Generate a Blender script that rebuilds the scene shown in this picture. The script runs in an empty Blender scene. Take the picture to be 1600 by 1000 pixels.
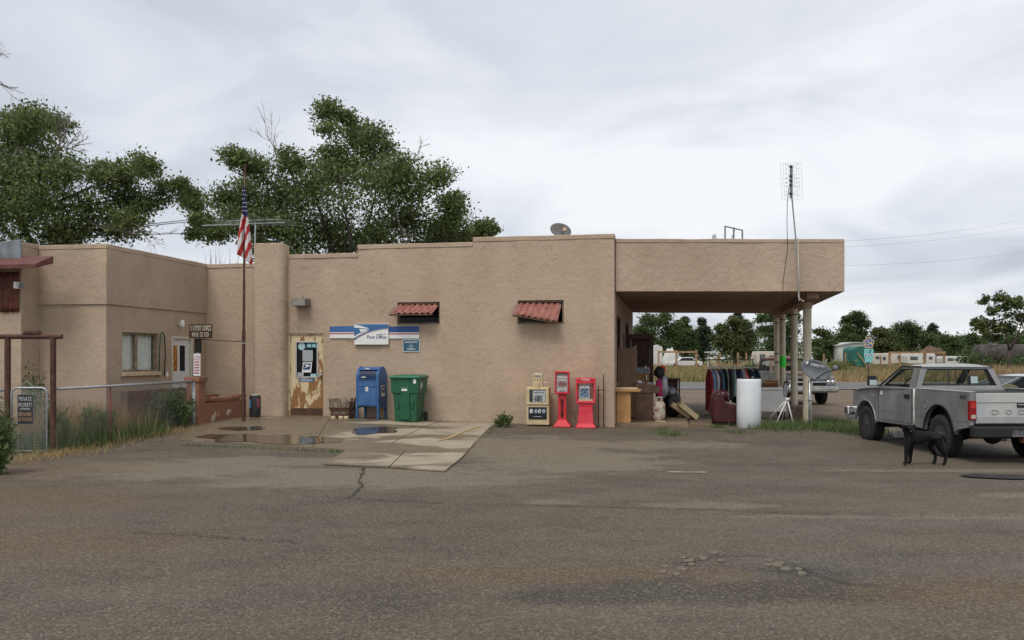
import bpy, math, random
import numpy as np
from mathutils import Vector, Matrix, noise as mnoise

random.seed(7)
R = math.radians
SC = bpy.context.scene
COL = SC.collection

# ------------------------------------------------------------------ camera
F, HY, CH = 1350.0, 560.0, 1.7          # focal length and horizon of the photograph in its pixels, eye height
cam_d = bpy.data.cameras.new('camera')
cam_d.sensor_width = 36.0
cam_d.lens = 36.0 * F / 1600.0
cam_d.shift_y = (HY - 500.0) / 1600.0
cam_d.clip_start = 0.1
cam_d.clip_end = 3000.0
cam = bpy.data.objects.new('camera', cam_d)
cam.location = (0, 0, CH)
cam.rotation_euler = (R(90), 0, 0)
COL.objects.link(cam)
SC.camera = cam

# ------------------------------------------------------------------ world, sun, exposure
SUN_EL, SUN_AZ = R(58), R(205)           # high sun behind the clouds, over the photographer's left shoulder
world = bpy.data.worlds.new('World')
SC.world = world
world.use_nodes = True
wn, wl = world.node_tree.nodes, world.node_tree.links
wn.clear()
w_out = wn.new('ShaderNodeOutputWorld')
w_bg = wn.new('ShaderNodeBackground'); w_bg.inputs[1].default_value = 0.10
w_sky = wn.new('ShaderNodeTexSky'); w_sky.sky_type = 'NISHITA'; w_sky.sun_disc = False
w_sky.sun_elevation = SUN_EL; w_sky.sun_rotation = SUN_AZ
w_tc = wn.new('ShaderNodeTexCoord')
w_sep = wn.new('ShaderNodeSeparateXYZ'); wl.new(w_tc.outputs['Generated'], w_sep.inputs[0])
w_add = wn.new('ShaderNodeMath'); w_add.operation = 'ADD'; w_add.inputs[1].default_value = 0.22
w_abs = wn.new('ShaderNodeMath'); w_abs.operation = 'ABSOLUTE'; wl.new(w_sep.outputs[2], w_abs.inputs[0]); wl.new(w_abs.outputs[0], w_add.inputs[0])
def _div(a):
    d = wn.new('ShaderNodeMath'); d.operation = 'DIVIDE'; wl.new(a, d.inputs[0]); wl.new(w_add.outputs[0], d.inputs[1]); return d.outputs[0]
w_cmb = wn.new('ShaderNodeCombineXYZ')
wl.new(_div(w_sep.outputs[0]), w_cmb.inputs[0]); wl.new(_div(w_sep.outputs[1]), w_cmb.inputs[1])
def _noise(scale, detail, rough, dist, off):
    mp = wn.new('ShaderNodeMapping'); mp.inputs['Location'].default_value = off
    wl.new(w_cmb.outputs[0], mp.inputs[0])
    n = wn.new('ShaderNodeTexNoise'); n.inputs['Scale'].default_value = scale; n.inputs['Detail'].default_value = detail
    n.inputs['Roughness'].default_value = rough; n.inputs['Distortion'].default_value = dist
    wl.new(mp.outputs[0], n.inputs['Vector']); return n.outputs['Fac']
w_big = _noise(0.55, 2.5, 0.45, 0.3, (3.4, 0.55, 0))
w_med = _noise(1.9, 7.0, 0.55, 0.7, (1.3, 4.2, 0))
w_mixf = wn.new('ShaderNodeMath'); w_mixf.operation = 'MULTIPLY_ADD'; w_mixf.inputs[1].default_value = 0.55
wl.new(w_med, w_mixf.inputs[0]); wl.new(w_big, w_mixf.inputs[2])
w_ramp = wn.new('ShaderNodeValToRGB')
el = w_ramp.color_ramp.elements
el[0].position = 0.55; el[0].color = (4.1, 4.4, 4.9, 1)
el[1].position = 0.92; el[1].color = (7.2, 7.3, 7.55, 1)
e = el.new(0.72); e.color = (5.4, 5.7, 6.2, 1)
wl.new(w_mixf.outputs[0], w_ramp.inputs[0])
w_mix = wn.new('ShaderNodeMix'); w_mix.data_type = 'RGBA'; w_mix.inputs[0].default_value = 0.93
wl.new(w_sky.outputs[0], w_mix.inputs[6]); wl.new(w_ramp.outputs[0], w_mix.inputs[7])
wl.new(w_mix.outputs[2], w_bg.inputs[0]); wl.new(w_bg.outputs[0], w_out.inputs[0])

sun_d = bpy.data.lights.new('sun', 'SUN'); sun_d.energy = 1.5; sun_d.angle = R(25); sun_d.color = (1.0, 0.96, 0.90)
sun = bpy.data.objects.new('sun', sun_d); COL.objects.link(sun)
_d = Vector((math.sin(SUN_AZ) * math.cos(SUN_EL), math.cos(SUN_AZ) * math.cos(SUN_EL), math.sin(SUN_EL)))
sun.rotation_euler = (-_d).to_track_quat('-Z', 'Y').to_euler()
sun.location = _d * 60

SC.cycles.max_bounces = 6; SC.cycles.diffuse_bounces = 4; SC.cycles.glossy_bounces = 3; SC.cycles.transparent_max_bounces = 24
SC.view_settings.view_transform = 'Standard'
SC.view_settings.look = 'None'
SC.view_settings.exposure = 0.40
SC.view_settings.gamma = 1.0
SC.view_settings.use_curve_mapping = False

# ------------------------------------------------------------------ frames of the place
BB = R(10.5)                              # the building stands turned by this angle
CX, CY = 2.38, 20.10                      # its front right-hand corner
cb, sb = math.cos(BB), math.sin(BB)
def bw(u, v, z=0.0):                      # building frame -> world
    return Vector((CX + u * cb + v * sb, CY - u * sb + v * cb, z))
def wb(X, Y):
    dx, dy = X - CX, Y - CY
    return dx * cb - dy * sb, dx * sb + dy * cb
def ray(x, y):
    return Vector(((x - 800.0) / F, 1.0, -(y - HY) / F))
def uz(x, y, v=0.0):                      # a point of a wall parallel to the front, measured in the photograph
    d = ray(x, y); ox, oy = -CX, -CY
    v0 = ox * sb + oy * cb; dv = d.x * sb + d.y * cb
    t = (v - v0) / dv
    u, _ = wb(d.x * t, t)
    return u, CH + d.z * t
def vz(x, y, u=0.0):                      # a point of a wall parallel to the building's side
    d = ray(x, y)
    u0 = -CX * cb + CY * sb; du = d.x * cb - d.y * sb
    t = (u - u0) / du
    _, v = wb(d.x * t, t)
    return v, CH + d.z * t
def at(x, y, Y):
    return Vector(((x - 800.0) / F * Y, Y, CH - (y - HY) / F * Y))
def sstep(a, b, x):
    t = min(1.0, max(0.0, (x - a) / (b - a))); return t * t * (3 - 2 * t)
def lerp(a, b, t): return a + (b - a) * t
def gz(X, Y):                             # height of the ground
    u, v = wb(X, Y)
    if u < -3: h = lerp(0.17, 0.27, sstep(-3, -7.5, u))
    elif u < 0: h = lerp(0.10, 0.17, -u / 3.0)
    else: h = lerp(0.10, 0.0, sstep(0, 9, u))
    h *= sstep(-6.8, -1.2, v)
    if v > 8: h *= 1 - sstep(8, 16, v)
    h += 0.55 * sstep(63, 112, Y)
    return h
def gpt(X, Y, dz=0.0): return Vector((X, Y, gz(X, Y) + dz))
def gpx(x, y, dz=0.0):                    # where the photograph's pixel meets the ground
    Y = CH * F / max(4.0, y - HY)
    for _ in range(12):
        X = (x - 800.0) / F * Y
        Y = (CH - gz(X, Y)) * F / max(4.0, y - HY)
    X = (x - 800.0) / F * Y
    return gpt(X, Y, dz)

# ------------------------------------------------------------------ materials
MATS = {}
def mat(name, col, rough=0.75, var=0.15, scale=6.0, bump=0.0, bscale=60.0, metal=0.0, col2=None, lo=0.4, hi=0.65, spec=0.4, detail=6.0, coat=0.0):
    """principled surface with mottled colour (col, or col towards col2) and fine relief"""
    if name in MATS: return MATS[name]
    m = bpy.data.materials.new(name); m.use_nodes = True
    n, l = m.node_tree.nodes, m.node_tree.links
    p = n['Principled BSDF']
    tc = n.new('ShaderNodeTexCoord')
    nz = n.new('ShaderNodeTexNoise'); nz.inputs['Scale'].default_value = scale; nz.inputs['Detail'].default_value = detail; nz.inputs['Roughness'].default_value = 0.62
    l.new(tc.outputs['Object'], nz.inputs['Vector'])
    rp = n.new('ShaderNodeValToRGB')
    c1 = tuple(c * (1 - var) for c in col[:3]) if col2 is None else col[:3]
    c2 = tuple(min(1.0, c * (1 + var)) for c in col[:3]) if col2 is None else col2[:3]
    rp.color_ramp.elements[0].position = lo; rp.color_ramp.elements[0].color = (*c1, 1)
    rp.color_ramp.elements[1].position = hi; rp.color_ramp.elements[1].color = (*c2, 1)
    l.new(nz.outputs['Fac'], rp.inputs[0]); l.new(rp.outputs[0], p.inputs['Base Color'])
    p.inputs['Roughness'].default_value = rough; p.inputs['Metallic'].default_value = metal
    p.inputs['Specular IOR Level'].default_value = spec
    p.inputs['Coat Weight'].default_value = coat
    if bump > 0:
        b = n.new('ShaderNodeBump'); b.inputs['Strength'].default_value = bump; b.inputs['Distance'].default_value = 0.02
        n2 = n.new('ShaderNodeTexNoise'); n2.inputs['Scale'].default_value = bscale; n2.inputs['Detail'].default_value = 4
        l.new(tc.outputs['Object'], n2.inputs['Vector']); l.new(n2.outputs['Fac'], b.inputs['Height']); l.new(b.outputs[0], p.inputs['Normal'])
    MATS[name] = m
    return m

def stucco_mat():
    m = bpy.data.materials.new('tan_stucco'); m.use_nodes = True
    n, l = m.node_tree.nodes, m.node_tree.links; p = n['Principled BSDF']
    g = n.new('ShaderNodeNewGeometry')
    def nz(scale, det, vec, rough=0.6):
        t = n.new('ShaderNodeTexNoise'); t.inputs['Scale'].default_value = scale; t.inputs['Detail'].default_value = det; t.inputs['Roughness'].default_value = rough
        l.new(vec, t.inputs['Vector']); return t.outputs['Fac']
    mp = n.new('ShaderNodeMapping'); mp.inputs['Scale'].default_value = (1, 1, 0.6); l.new(g.outputs['Position'], mp.inputs[0])
    r1 = n.new('ShaderNodeValToRGB')
    r1.color_ramp.elements[0].position = 0.33; r1.color_ramp.elements[0].color = (0.405, 0.307, 0.224, 1)
    r1.color_ramp.elements[1].position = 0.70; r1.color_ramp.elements[1].color = (0.478, 0.367, 0.272, 1)
    l.new(nz(0.9, 7, mp.outputs[0]), r1.inputs[0])
    # dirty blotches and rain streaks
    r2 = n.new('ShaderNodeValToRGB')
    r2.color_ramp.elements[0].position = 0.50; r2.color_ramp.elements[0].color = (1, 1, 1, 1)
    r2.color_ramp.elements[1].position = 0.78; r2.color_ramp.elements[1].color = (0.84, 0.81, 0.77, 1)
    mp2 = n.new('ShaderNodeMapping'); mp2.inputs['Scale'].default_value = (0.9, 0.9, 0.5); mp2.inputs['Location'].default_value = (5, 2, 1); l.new(g.outputs['Position'], mp2.inputs[0])
    l.new(nz(1.0, 6, mp2.outputs[0]), r2.inputs[0])
    mx = n.new('ShaderNodeMix'); mx.data_type = 'RGBA'; mx.blend_type = 'MULTIPLY'; mx.inputs[0].default_value = 0.8
    l.new(r1.outputs[0], mx.inputs[6]); l.new(r2.outputs[0], mx.inputs[7])
    # mended patches with a firm outline, and hairline cracks
    r4 = n.new('ShaderNodeValToRGB'); r4.color_ramp.elements[0].position = 0.615; r4.color_ramp.elements[1].position = 0.63
    r4.color_ramp.elements[0].color = (1, 1, 1, 1); r4.color_ramp.elements[1].color = (1.09, 1.07, 1.04, 1)
    l.new(nz(0.8, 3, g.outputs['Position'], 0.5), r4.inputs[0])
    vc = n.new('ShaderNodeTexVoronoi'); vc.feature = 'DISTANCE_TO_EDGE'; vc.inputs['Scale'].default_value = 0.62
    wv = n.new('ShaderNodeVectorMath'); wv.operation = 'ADD'; wn3 = n.new('ShaderNodeTexNoise'); wn3.inputs['Scale'].default_value = 2.2; wn3.inputs['Detail'].default_value = 5
    l.new(g.outputs['Position'], wn3.inputs['Vector']); l.new(g.outputs['Position'], wv.inputs[0]); l.new(wn3.outputs['Color'], wv.inputs[1]); l.new(wv.outputs[0], vc.inputs['Vector'])
    r5 = n.new('ShaderNodeValToRGB'); r5.color_ramp.elements[0].position = 0.0; r5.color_ramp.elements[1].position = 0.007
    r5.color_ramp.elements[0].color = (0.70, 0.68, 0.65, 1); r5.color_ramp.elements[1].color = (1, 1, 1, 1); l.new(vc.outputs['Distance'], r5.inputs[0])
    mx4 = n.new('ShaderNodeMix'); mx4.data_type = 'RGBA'; mx4.blend_type = 'MULTIPLY'; mx4.inputs[0].default_value = 1.0; l.new(mx.outputs[2], mx4.inputs[6]); l.new(r4.outputs[0], mx4.inputs[7])
    mx5 = n.new('ShaderNodeMix'); mx5.data_type = 'RGBA'; mx5.blend_type = 'MULTIPLY'; mx5.inputs[0].default_value = 0.55; l.new(mx4.outputs[2], mx5.inputs[6]); l.new(r5.outputs[0], mx5.inputs[7])
    mx = mx5
    # a few chipped white spots
    r3 = n.new('ShaderNodeValToRGB'); r3.color_ramp.interpolation = 'CONSTANT'
    r3.color_ramp.elements[0].position = 0.0; r3.color_ramp.elements[0].color = (0, 0, 0, 1)
    r3.color_ramp.elements[1].position = 0.775; r3.color_ramp.elements[1].color = (1, 1, 1, 1)
    l.new(nz(4.6, 3, g.outputs['Position'], 0.7), r3.inputs[0])
    mx2 = n.new('ShaderNodeMix'); mx2.data_type = 'RGBA'; mx2.inputs[7].default_value = (0.62, 0.56, 0.48, 1)
    l.new(r3.outputs[0], mx2.inputs[0]); l.new(mx.outputs[2], mx2.inputs[6]); l.new(mx2.outputs[2], p.inputs['Base Color'])
    p.inputs['Roughness'].default_value = 0.92; p.inputs['Specular IOR Level'].default_value = 0.2
    ad = n.new('ShaderNodeMath'); ad.operation = 'MULTIPLY_ADD'; ad.inputs[1].default_value = 0.35
    l.new(nz(38, 4, g.outputs['Position']), ad.inputs[0]); l.new(nz(7, 5, g.outputs['Position']), ad.inputs[2])
    b = n.new('ShaderNodeBump'); b.inputs['Strength'].default_value = 0.75; b.inputs['Distance'].default_value = 0.03
    l.new(ad.outputs[0], b.inputs['Height']); l.new(b.outputs[0], p.inputs['Normal'])
    MATS['stucco'] = m; return m

def leaf_mat(name, dark, light, trans=0.25):
    m = bpy.data.materials.new(name); m.use_nodes = True
    n, l = m.node_tree.nodes, m.node_tree.links
    n.clear()
    o = n.new('ShaderNodeOutputMaterial'); g = n.new('ShaderNodeNewGeometry')
    rp = n.new('ShaderNodeValToRGB'); rp.color_ramp.elements[0].color = (*dark, 1); rp.color_ramp.elements[1].color = (*light, 1); rp.color_ramp.elements[0].position = 0.15; rp.color_ramp.elements[1].position = 0.88
    nz = n.new('ShaderNodeTexNoise'); nz.inputs['Scale'].default_value = 0.8; nz.inputs['Detail'].default_value = 3
    l.new(g.outputs['Position'], nz.inputs['Vector'])
    ad = n.new('ShaderNodeMath'); ad.operation = 'MULTIPLY_ADD'; ad.inputs[1].default_value = 0.55
    mu = n.new('ShaderNodeMath'); mu.operation = 'MULTIPLY'; mu.inputs[1].default_value = 0.5
    l.new(nz.outputs['Fac'], mu.inputs[0]); l.new(g.outputs['Random Per Island'], ad.inputs[0]); l.new(mu.outputs[0], ad.inputs[2])
    l.new(ad.outputs[0], rp.inputs[0])
    p = n.new('ShaderNodeBsdfPrincipled'); p.inputs['Roughness'].default_value = 0.6; p.inputs['Specular IOR Level'].default_value = 0.25
    t = n.new('ShaderNodeBsdfTranslucent'); mx = n.new('ShaderNodeMixShader'); mx.inputs[0].default_value = trans
    l.new(rp.outputs[0], p.inputs['Base Color']); l.new(rp.outputs[0], t.inputs[0])
    l.new(p.outputs[0], mx.inputs[1]); l.new(t.outputs[0], mx.inputs[2]); l.new(mx.outputs[0], o.inputs[0])
    MATS[name] = m; return m

def glass_mat(name, tint=(0.75, 0.8, 0.8), refl=0.12, dens=0.25):
    """a thin pane: mostly seen through, tinted, with mirror reflections growing at grazing angles"""
    m = bpy.data.materials.new(name); m.use_nodes = True
    n, l = m.node_tree.nodes, m.node_tree.links; n.clear()
    o = n.new('ShaderNodeOutputMaterial')
    t = n.new('ShaderNodeBsdfTransparent'); t.inputs[0].default_value = (*tint, 1)
    d = n.new('ShaderNodeBsdfPrincipled'); d.inputs['Base Color'].default_value = (0.02, 0.022, 0.022, 1); d.inputs['Roughness'].default_value = 0.03
    lw = n.new('ShaderNodeLayerWeight'); lw.inputs[0].default_value = 0.5
    fr = n.new('ShaderNodeMath'); fr.operation = 'POWER'; fr.inputs[1].default_value = 4.0; l.new(lw.outputs['Facing'], fr.inputs[0])
    ad = n.new('ShaderNodeMath'); ad.operation = 'MULTIPLY_ADD'; ad.use_clamp = True; ad.inputs[1].default_value = 0.6; ad.inputs[2].default_value = dens
    mx = n.new('ShaderNodeMixShader')
    l.new(fr.outputs[0], ad.inputs[0]); l.new(ad.outputs[0], mx.inputs[0]); l.new(t.outputs[0], mx.inputs[1]); l.new(d.outputs[0], mx.inputs[2])
    l.new(mx.outputs[0], o.inputs[0]); MATS[name] = m; return m

stucco = stucco_mat()
M_white = mat('white_paint', (0.72, 0.72, 0.70), 0.5, 0.06, 9)
M_blue = mat('postal_blue', (0.030, 0.100, 0.265), 0.5, 0.12, 4, 0.08, 30, col2=(0.060, 0.145, 0.31))
M_signblue = mat('sign_blue', (0.045, 0.135, 0.32), 0.45, 0.10, 4)
M_navy = mat('navy_print', (0.02, 0.05, 0.14), 0.5, 0.05)
M_redp = mat('red_print', (0.40, 0.03, 0.04), 0.5, 0.08)
M_signwhite = mat('sign_white', (0.74, 0.74, 0.72), 0.4, 0.04, 5)
M_black = mat('black_rubber', (0.022, 0.021, 0.020), 0.85, 0.3, 14, 0.2, 50)
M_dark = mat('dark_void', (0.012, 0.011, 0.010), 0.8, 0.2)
M_galv = mat('galvanised_steel', (0.42, 0.44, 0.45), 0.42, 0.15, 18, metal=0.7)
M_chrome = mat('chrome', (0.70, 0.70, 0.70), 0.22, 0.12, 7, metal=1.0)
M_greymetal = mat('grey_metal', (0.18, 0.19, 0.20), 0.5, 0.15, 10)
M_rust = mat('rusty_steel', (0.060, 0.027, 0.020), 0.8, 0.35, 9, 0.25, 40, col2=(0.115, 0.050, 0.032))
M_redrust = mat('red_corrugated', (0.23, 0.080, 0.058), 0.7, 0.2, 7, 0.1, 40, col2=(0.36, 0.16, 0.12))
M_cream = mat('cream_column', (0.62, 0.55, 0.41), 0.6, 0.10, 4, 0.05, 30)
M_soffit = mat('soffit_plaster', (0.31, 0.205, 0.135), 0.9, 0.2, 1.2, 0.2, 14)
M_brownwood = mat('dark_brown_wood', (0.100, 0.055, 0.036), 0.6, 0.3, 5)
M_midwood = mat('walnut_board', (0.130, 0.070, 0.038), 0.6, 0.22, 4)
M_lightwood = mat('pine_wood', (0.46, 0.25, 0.095), 0.6, 0.16, 5)
M_palewood = mat('pale_wood', (0.60, 0.47, 0.29), 0.65, 0.12, 6)
M_paper = mat('newsprint', (0.42, 0.44, 0.43), 0.8, 0.3, 26)
M_conc = mat('grey_concrete', (0.27, 0.24, 0.195), 0.9, 0.2, 5, 0.3, 50)
M_terra = mat('terracotta_paint', (0.25, 0.112, 0.066), 0.85, 0.2, 4, 0.3, 26)
M_brick = mat('old_brown_brick', (0.150, 0.066, 0.042), 0.9, 0.3, 8, 0.3, 40)
M_glass = glass_mat('clear_pane', (0.80, 0.84, 0.82), dens=0.08)
M_darkglass = glass_mat('dark_pane', (0.14, 0.16, 0.17), dens=0.35)
M_bark = mat('elm_bark', (0.060, 0.046, 0.036), 0.9, 0.3, 8, 0.4, 24)
M_dead = mat('dead_twigs', (0.24, 0.20, 0.165), 0.9, 0.2, 6)
M_leaf = leaf_mat('elm_leaves', (0.038, 0.064, 0.020), (0.235, 0.290, 0.105), 0.42)
M_leaffar = leaf_mat('far_leaves', (0.034, 0.058, 0.022), (0.110, 0.160, 0.056))
M_leafconifer = leaf_mat('conifer_needles', (0.018, 0.032, 0.018), (0.052, 0.080, 0.040), 0.1)
M_leafold = leaf_mat('olive_leaves', (0.045, 0.062, 0.020), (0.140, 0.170, 0.062))
M_weed = leaf_mat('weed_green', (0.050, 0.082, 0.028), (0.150, 0.200, 0.070))
M_straw = leaf_mat('dry_straw', (0.23, 0.145, 0.058), (0.46, 0.34, 0.165))
M_field = leaf_mat('field_grass', (0.24, 0.165, 0.085), (0.46, 0.345, 0.19))
M_fieldgreen = leaf_mat('field_green', (0.085, 0.105, 0.032), (0.21, 0.215, 0.075))

# ------------------------------------------------------------------ mesh helpers
class B:
    def __init__(s): s.v = []; s.f = []; s.m = []; s.k = 0
    def add(s, vs, fs):
        o = len(s.v); s.v += [tuple(p) for p in vs]; s.f += [tuple(i + o for i in q) for q in fs]; s.m += [s.k] * len(fs); return s
    def mi(s, k): s.k = k; return s
    def box(s, x0, x1, y0, y1, z0, z1, T=None):
        vs = [(x, y, z) for z in (z0, z1) for y in (y0, y1) for x in (x0, x1)]
        if T is not None: vs = [T @ Vector(p) for p in vs]
        return s.add(vs, [(0, 2, 3, 1), (4, 5, 7, 6), (0, 1, 5, 4), (1, 3, 7, 5), (3, 2, 6, 7), (2, 0, 4, 6)])
    def tube(s, pts, r, n=8, cap=True):
        pts = [Vector(p) for p in pts]; N = len(pts)
        rs = r if isinstance(r, (list, tuple)) else [r] * N
        vs = []; up = None
        for i, p in enumerate(pts):
            t = (pts[min(i + 1, N - 1)] - pts[max(i - 1, 0)])
            if t.length < 1e-9: t = Vector((0, 0, 1))
            t.normalize()
            if up is None:
                up = Vector((0, 0, 1)) if abs(t.z) < 0.9 else Vector((0, 1, 0))
            a = t.cross(up)
            if a.length < 1e-6: a = t.cross(Vector((1, 0.3, 0)))
            a.normalize(); b = a.cross(t).normalized(); up = b
            for k in range(n):
                q = 2 * math.pi * (k + 0.5) / n
                vs.append(p + (a * math.cos(q) + b * math.sin(q)) * rs[i])
        fs = []
        for i in range(N - 1):
            for k in range(n):
                a0 = i * n + k; a1 = i * n + (k + 1) % n
                fs.append((a0, a1, a1 + n, a0 + n))
        if cap: fs.append(tuple(range(n))[::-1]); fs.append(tuple(range((N - 1) * n, N * n)))
        return s.add(vs, fs)
    def lathe(s, prof, n=24, c=(0, 0, 0), cap=True, sx=1.0, sy=1.0):
        vs = []
        for r, z in prof:
            for k in range(n):
                q = 2 * math.pi * k / n
                vs.append((c[0] + r * math.cos(q) * sx, c[1] + r * math.sin(q) * sy, c[2] + z))
        fs = []
        for i in range(len(prof) - 1):
            for k in range(n):
                a0 = i * n + k; a1 = i * n + (k + 1) % n
                fs.append((a0, a1, a1 + n, a0 + n))
        if cap: fs.append(tuple(range(n))[::-1]); fs.append(tuple(range((len(prof) - 1) * n, len(prof) * n)))
        return s.add(vs, fs)
    def prism(s, poly, a0, a1, ax='y'):
        """polygon in the two other axes, extruded along ax from a0 to a1"""
        N = len(poly)
        def P3(p, a):
            if ax == 'y': return (p[0], a, p[1])
            if ax == 'x': return (a, p[0], p[1])
            return (p[0], p[1], a)
        vs = [P3(p, a0) for p in poly] + [P3(p, a1) for p in poly]
        fs = [tuple(range(N)), tuple(range(2 * N - 1, N - 1, -1))]
        for i in range(N): fs.append((i, i + N, (i + 1) % N + N, (i + 1) % N))
        return s.add(vs, fs)
    def poly(s, pts): return s.add(pts, [tuple(range(len(pts)))])
    def mesh(s, name, mats, smooth=False, fixn=True):
        me = bpy.data.meshes.new(name); me.from_pydata(s.v, [], s.f)
        if not isinstance(mats, (list, tuple)): mats = [mats]
        for m in mats: me.materials.append(m)
        if len(mats) > 1: me.polygons.foreach_set('material_index', s.m)
        if fixn and len(s.v) < 60000:
            import bmesh
            bm = bmesh.new(); bm.from_mesh(me); bmesh.ops.recalc_face_normals(bm, faces=bm.faces); bm.to_mesh(me); bm.free()
        if smooth: me.polygons.foreach_set('use_smooth', [True] * len(me.polygons))
        me.update(); return me
    def build(s, name, mats, parent=None, smooth=False, bevel=0.0, seg=2, fixn=True, sharp=None):
        o = bpy.data.objects.new(name, s.mesh(name, mats, smooth, fixn)); COL.objects.link(o); o.parent = parent
        if bevel > 0:
            md = o.modifiers.new('bevel', 'BEVEL'); md.width = bevel; md.segments = seg; md.limit_method = 'ANGLE'; md.angle_limit = R(35)
            md.harden_normals = False
        if sharp is not None:
            for p in o.data.polygons: p.use_smooth = True
            try: o.data.set_sharp_from_angle(angle=R(sharp))
            except Exception: pass
        return o

def tag(o, label=None, cat=None, group=None, kind=None):
    if label: o['label'] = label
    if cat: o['category'] = cat
    if group: o['group'] = group
    if kind: o['kind'] = kind
    return o
def thing(name, label, cat, loc=(0, 0, 0), rz=0.0, group=None):
    o = bpy.data.objects.new(name, None); o.empty_display_size = 0.2; COL.objects.link(o)
    o.location = loc; o.rotation_euler = (0, 0, rz)
    return tag(o, label, cat, group)
def copy_tree(o, parent=None):
    c = o.copy(); COL.objects.link(c); c.parent = parent
    for ch in list(o.children): copy_tree(ch, c)
    return c
def on_wall(x, v):                        # ground point in front of the facade at pixel column x, v metres behind (-: before) the wall
    d = ray(x, HY); v0 = -CX * sb - CY * cb; t = (v - v0) / (d.x * sb + d.y * cb)
    return gpt(d.x * t, t)
def col_at(x, Y): return gpt((x - 800.0) / F * Y, Y)

_fonts = {}
def text_mesh(txt, extrude=0.06, bold=0.0, shear=0.0):
    key = (txt, extrude, bold, shear)
    if key in _fonts: return _fonts[key]
    cu = bpy.data.curves.new('lettering', 'FONT'); cu.body = txt; cu.extrude = extrude; cu.offset = bold; cu.resolution_u = 2; cu.shear = shear
    ob = bpy.data.objects.new('lettering', cu); COL.objects.link(ob)
    bpy.context.view_layer.update()
    me = bpy.data.meshes.new_from_object(ob.evaluated_get(bpy.context.evaluated_depsgraph_get()))
    vs = [v.co.copy() for v in me.vertices]; fs = [tuple(p.vertices) for p in me.polygons]
    bpy.data.objects.remove(ob); bpy.data.curves.remove(cu); bpy.data.meshes.remove(me)
    _fonts[key] = (vs, fs); return vs, fs
def letters(txt, x0, x1, z0, z1, y, m, parent, name='lettering', depth=0.004, bold=0.0, shear=0.0, up=False):
    """lettering facing -y fitted into a rectangle; up=True reads bottom to top"""
    vs, fs = text_mesh(txt, 0.06, bold, shear)
    ax = min(v.x for v in vs); bx_ = max(v.x for v in vs); ay = min(v.y for v in vs); by = max(v.y for v in vs)
    out = []
    for v in vs:
        a = (v.x - ax) / (bx_ - ax); c = (v.y - ay) / (by - ay)
        if up: out.append((x1 - c * (x1 - x0), y - (v.z + 0.06) / 0.12 * depth, z0 + a * (z1 - z0)))
        else: out.append((x0 + a * (x1 - x0), y - (v.z + 0.06) / 0.12 * depth, z0 + c * (z1 - z0)))
    return B().add(out, fs).build(name, m, parent, fixn=False)

def leaves(centers, size, rng, aspect=0.55, droop=0.0):
    """a numpy array of leaf centres -> one quad per leaf, randomly turned"""
    n = len(centers)
    a = rng.normal(size=(n, 3)); a /= np.linalg.norm(a, axis=1)[:, None] + 1e-9
    c = rng.normal(size=(n, 3)); b = np.cross(a, c); b /= np.linalg.norm(b, axis=1)[:, None] + 1e-9
    s = size * (0.45 + 1.25 * rng.random(n) ** 1.6)[:, None]
    a = a * s * 0.5; b = b * s * 0.5 * aspect
    q = np.stack([centers - a, centers + b - a * 0.1, centers + a, centers - b - a * 0.1], axis=1).reshape(-1, 3)
    return q
def quads_mesh(name, q, m):
    n = len(q) // 4
    me = bpy.data.meshes.new(name)
    me.vertices.add(4 * n); me.vertices.foreach_set('co', q.astype(np.float32).ravel())
    me.loops.add(4 * n); me.loops.foreach_set('vertex_index', np.arange(4 * n, dtype=np.int32))
    me.polygons.add(n); me.polygons.foreach_set('loop_start', np.arange(0, 4 * n, 4, dtype=np.int32))
    me.update(calc_edges=True); me.validate(); me.materials.append(m); return me
def quads_obj(name, q, m, parent=None):
    o = bpy.data.objects.new(name, quads_mesh(name, q, m)); COL.objects.link(o); o.parent = parent; return o
def blades(pts, h, w, rng, lean=0.35):
    """grass blades rooted at pts: each a bent strip of two quads (as two leaves)"""
    n = len(pts); pts = np.asarray(pts)
    hh = h * rng.uniform(0.45, 1.25, n); th = rng.uniform(0, 2 * np.pi, n); le = lean * rng.uniform(0.1, 1.3, n) * hh
    d = np.stack([np.cos(th), np.sin(th), np.zeros(n)], 1); sd = np.stack([-np.sin(th), np.cos(th), np.zeros(n)], 1)
    ph = rng.uniform(0, 2 * np.pi, n); sd = np.stack([np.cos(ph), np.sin(ph), np.zeros(n)], 1)
    ww = (w * rng.uniform(0.6, 1.3, n))[:, None]
    up = np.zeros((n, 3)); up[:, 2] = 1
    p1 = pts + up * (hh * 0.55)[:, None] + d * (le * 0.35)[:, None]
    p2 = pts + up * hh[:, None] + d * le[:, None]
    v = np.stack([pts - sd * ww, pts + sd * ww, p1 + sd * ww * 0.75, p1 - sd * ww * 0.75, p2 + sd * ww * 0.12, p2 - sd * ww * 0.12], 1)
    return v.reshape(-1, 3)
def blades_obj(name, v, m, parent=None):
    n = len(v) // 6
    base = (np.arange(n) * 6)[:, None]
    idx = (base + np.array([[0, 1, 2, 3, 3, 2, 4, 5]])).astype(np.int32).ravel()
    me = bpy.data.meshes.new(name)
    me.vertices.add(6 * n); me.vertices.foreach_set('co', v.astype(np.float32).ravel())
    me.loops.add(8 * n); me.loops.foreach_set('vertex_index', idx)
    me.polygons.add(2 * n); me.polygons.foreach_set('loop_start', np.arange(0, 8 * n, 4, dtype=np.int32))
    me.update(calc_edges=True); me.validate(); me.materials.append(m)
    o = bpy.data.objects.new(name, me); COL.objects.link(o); o.parent = parent; return o
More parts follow.
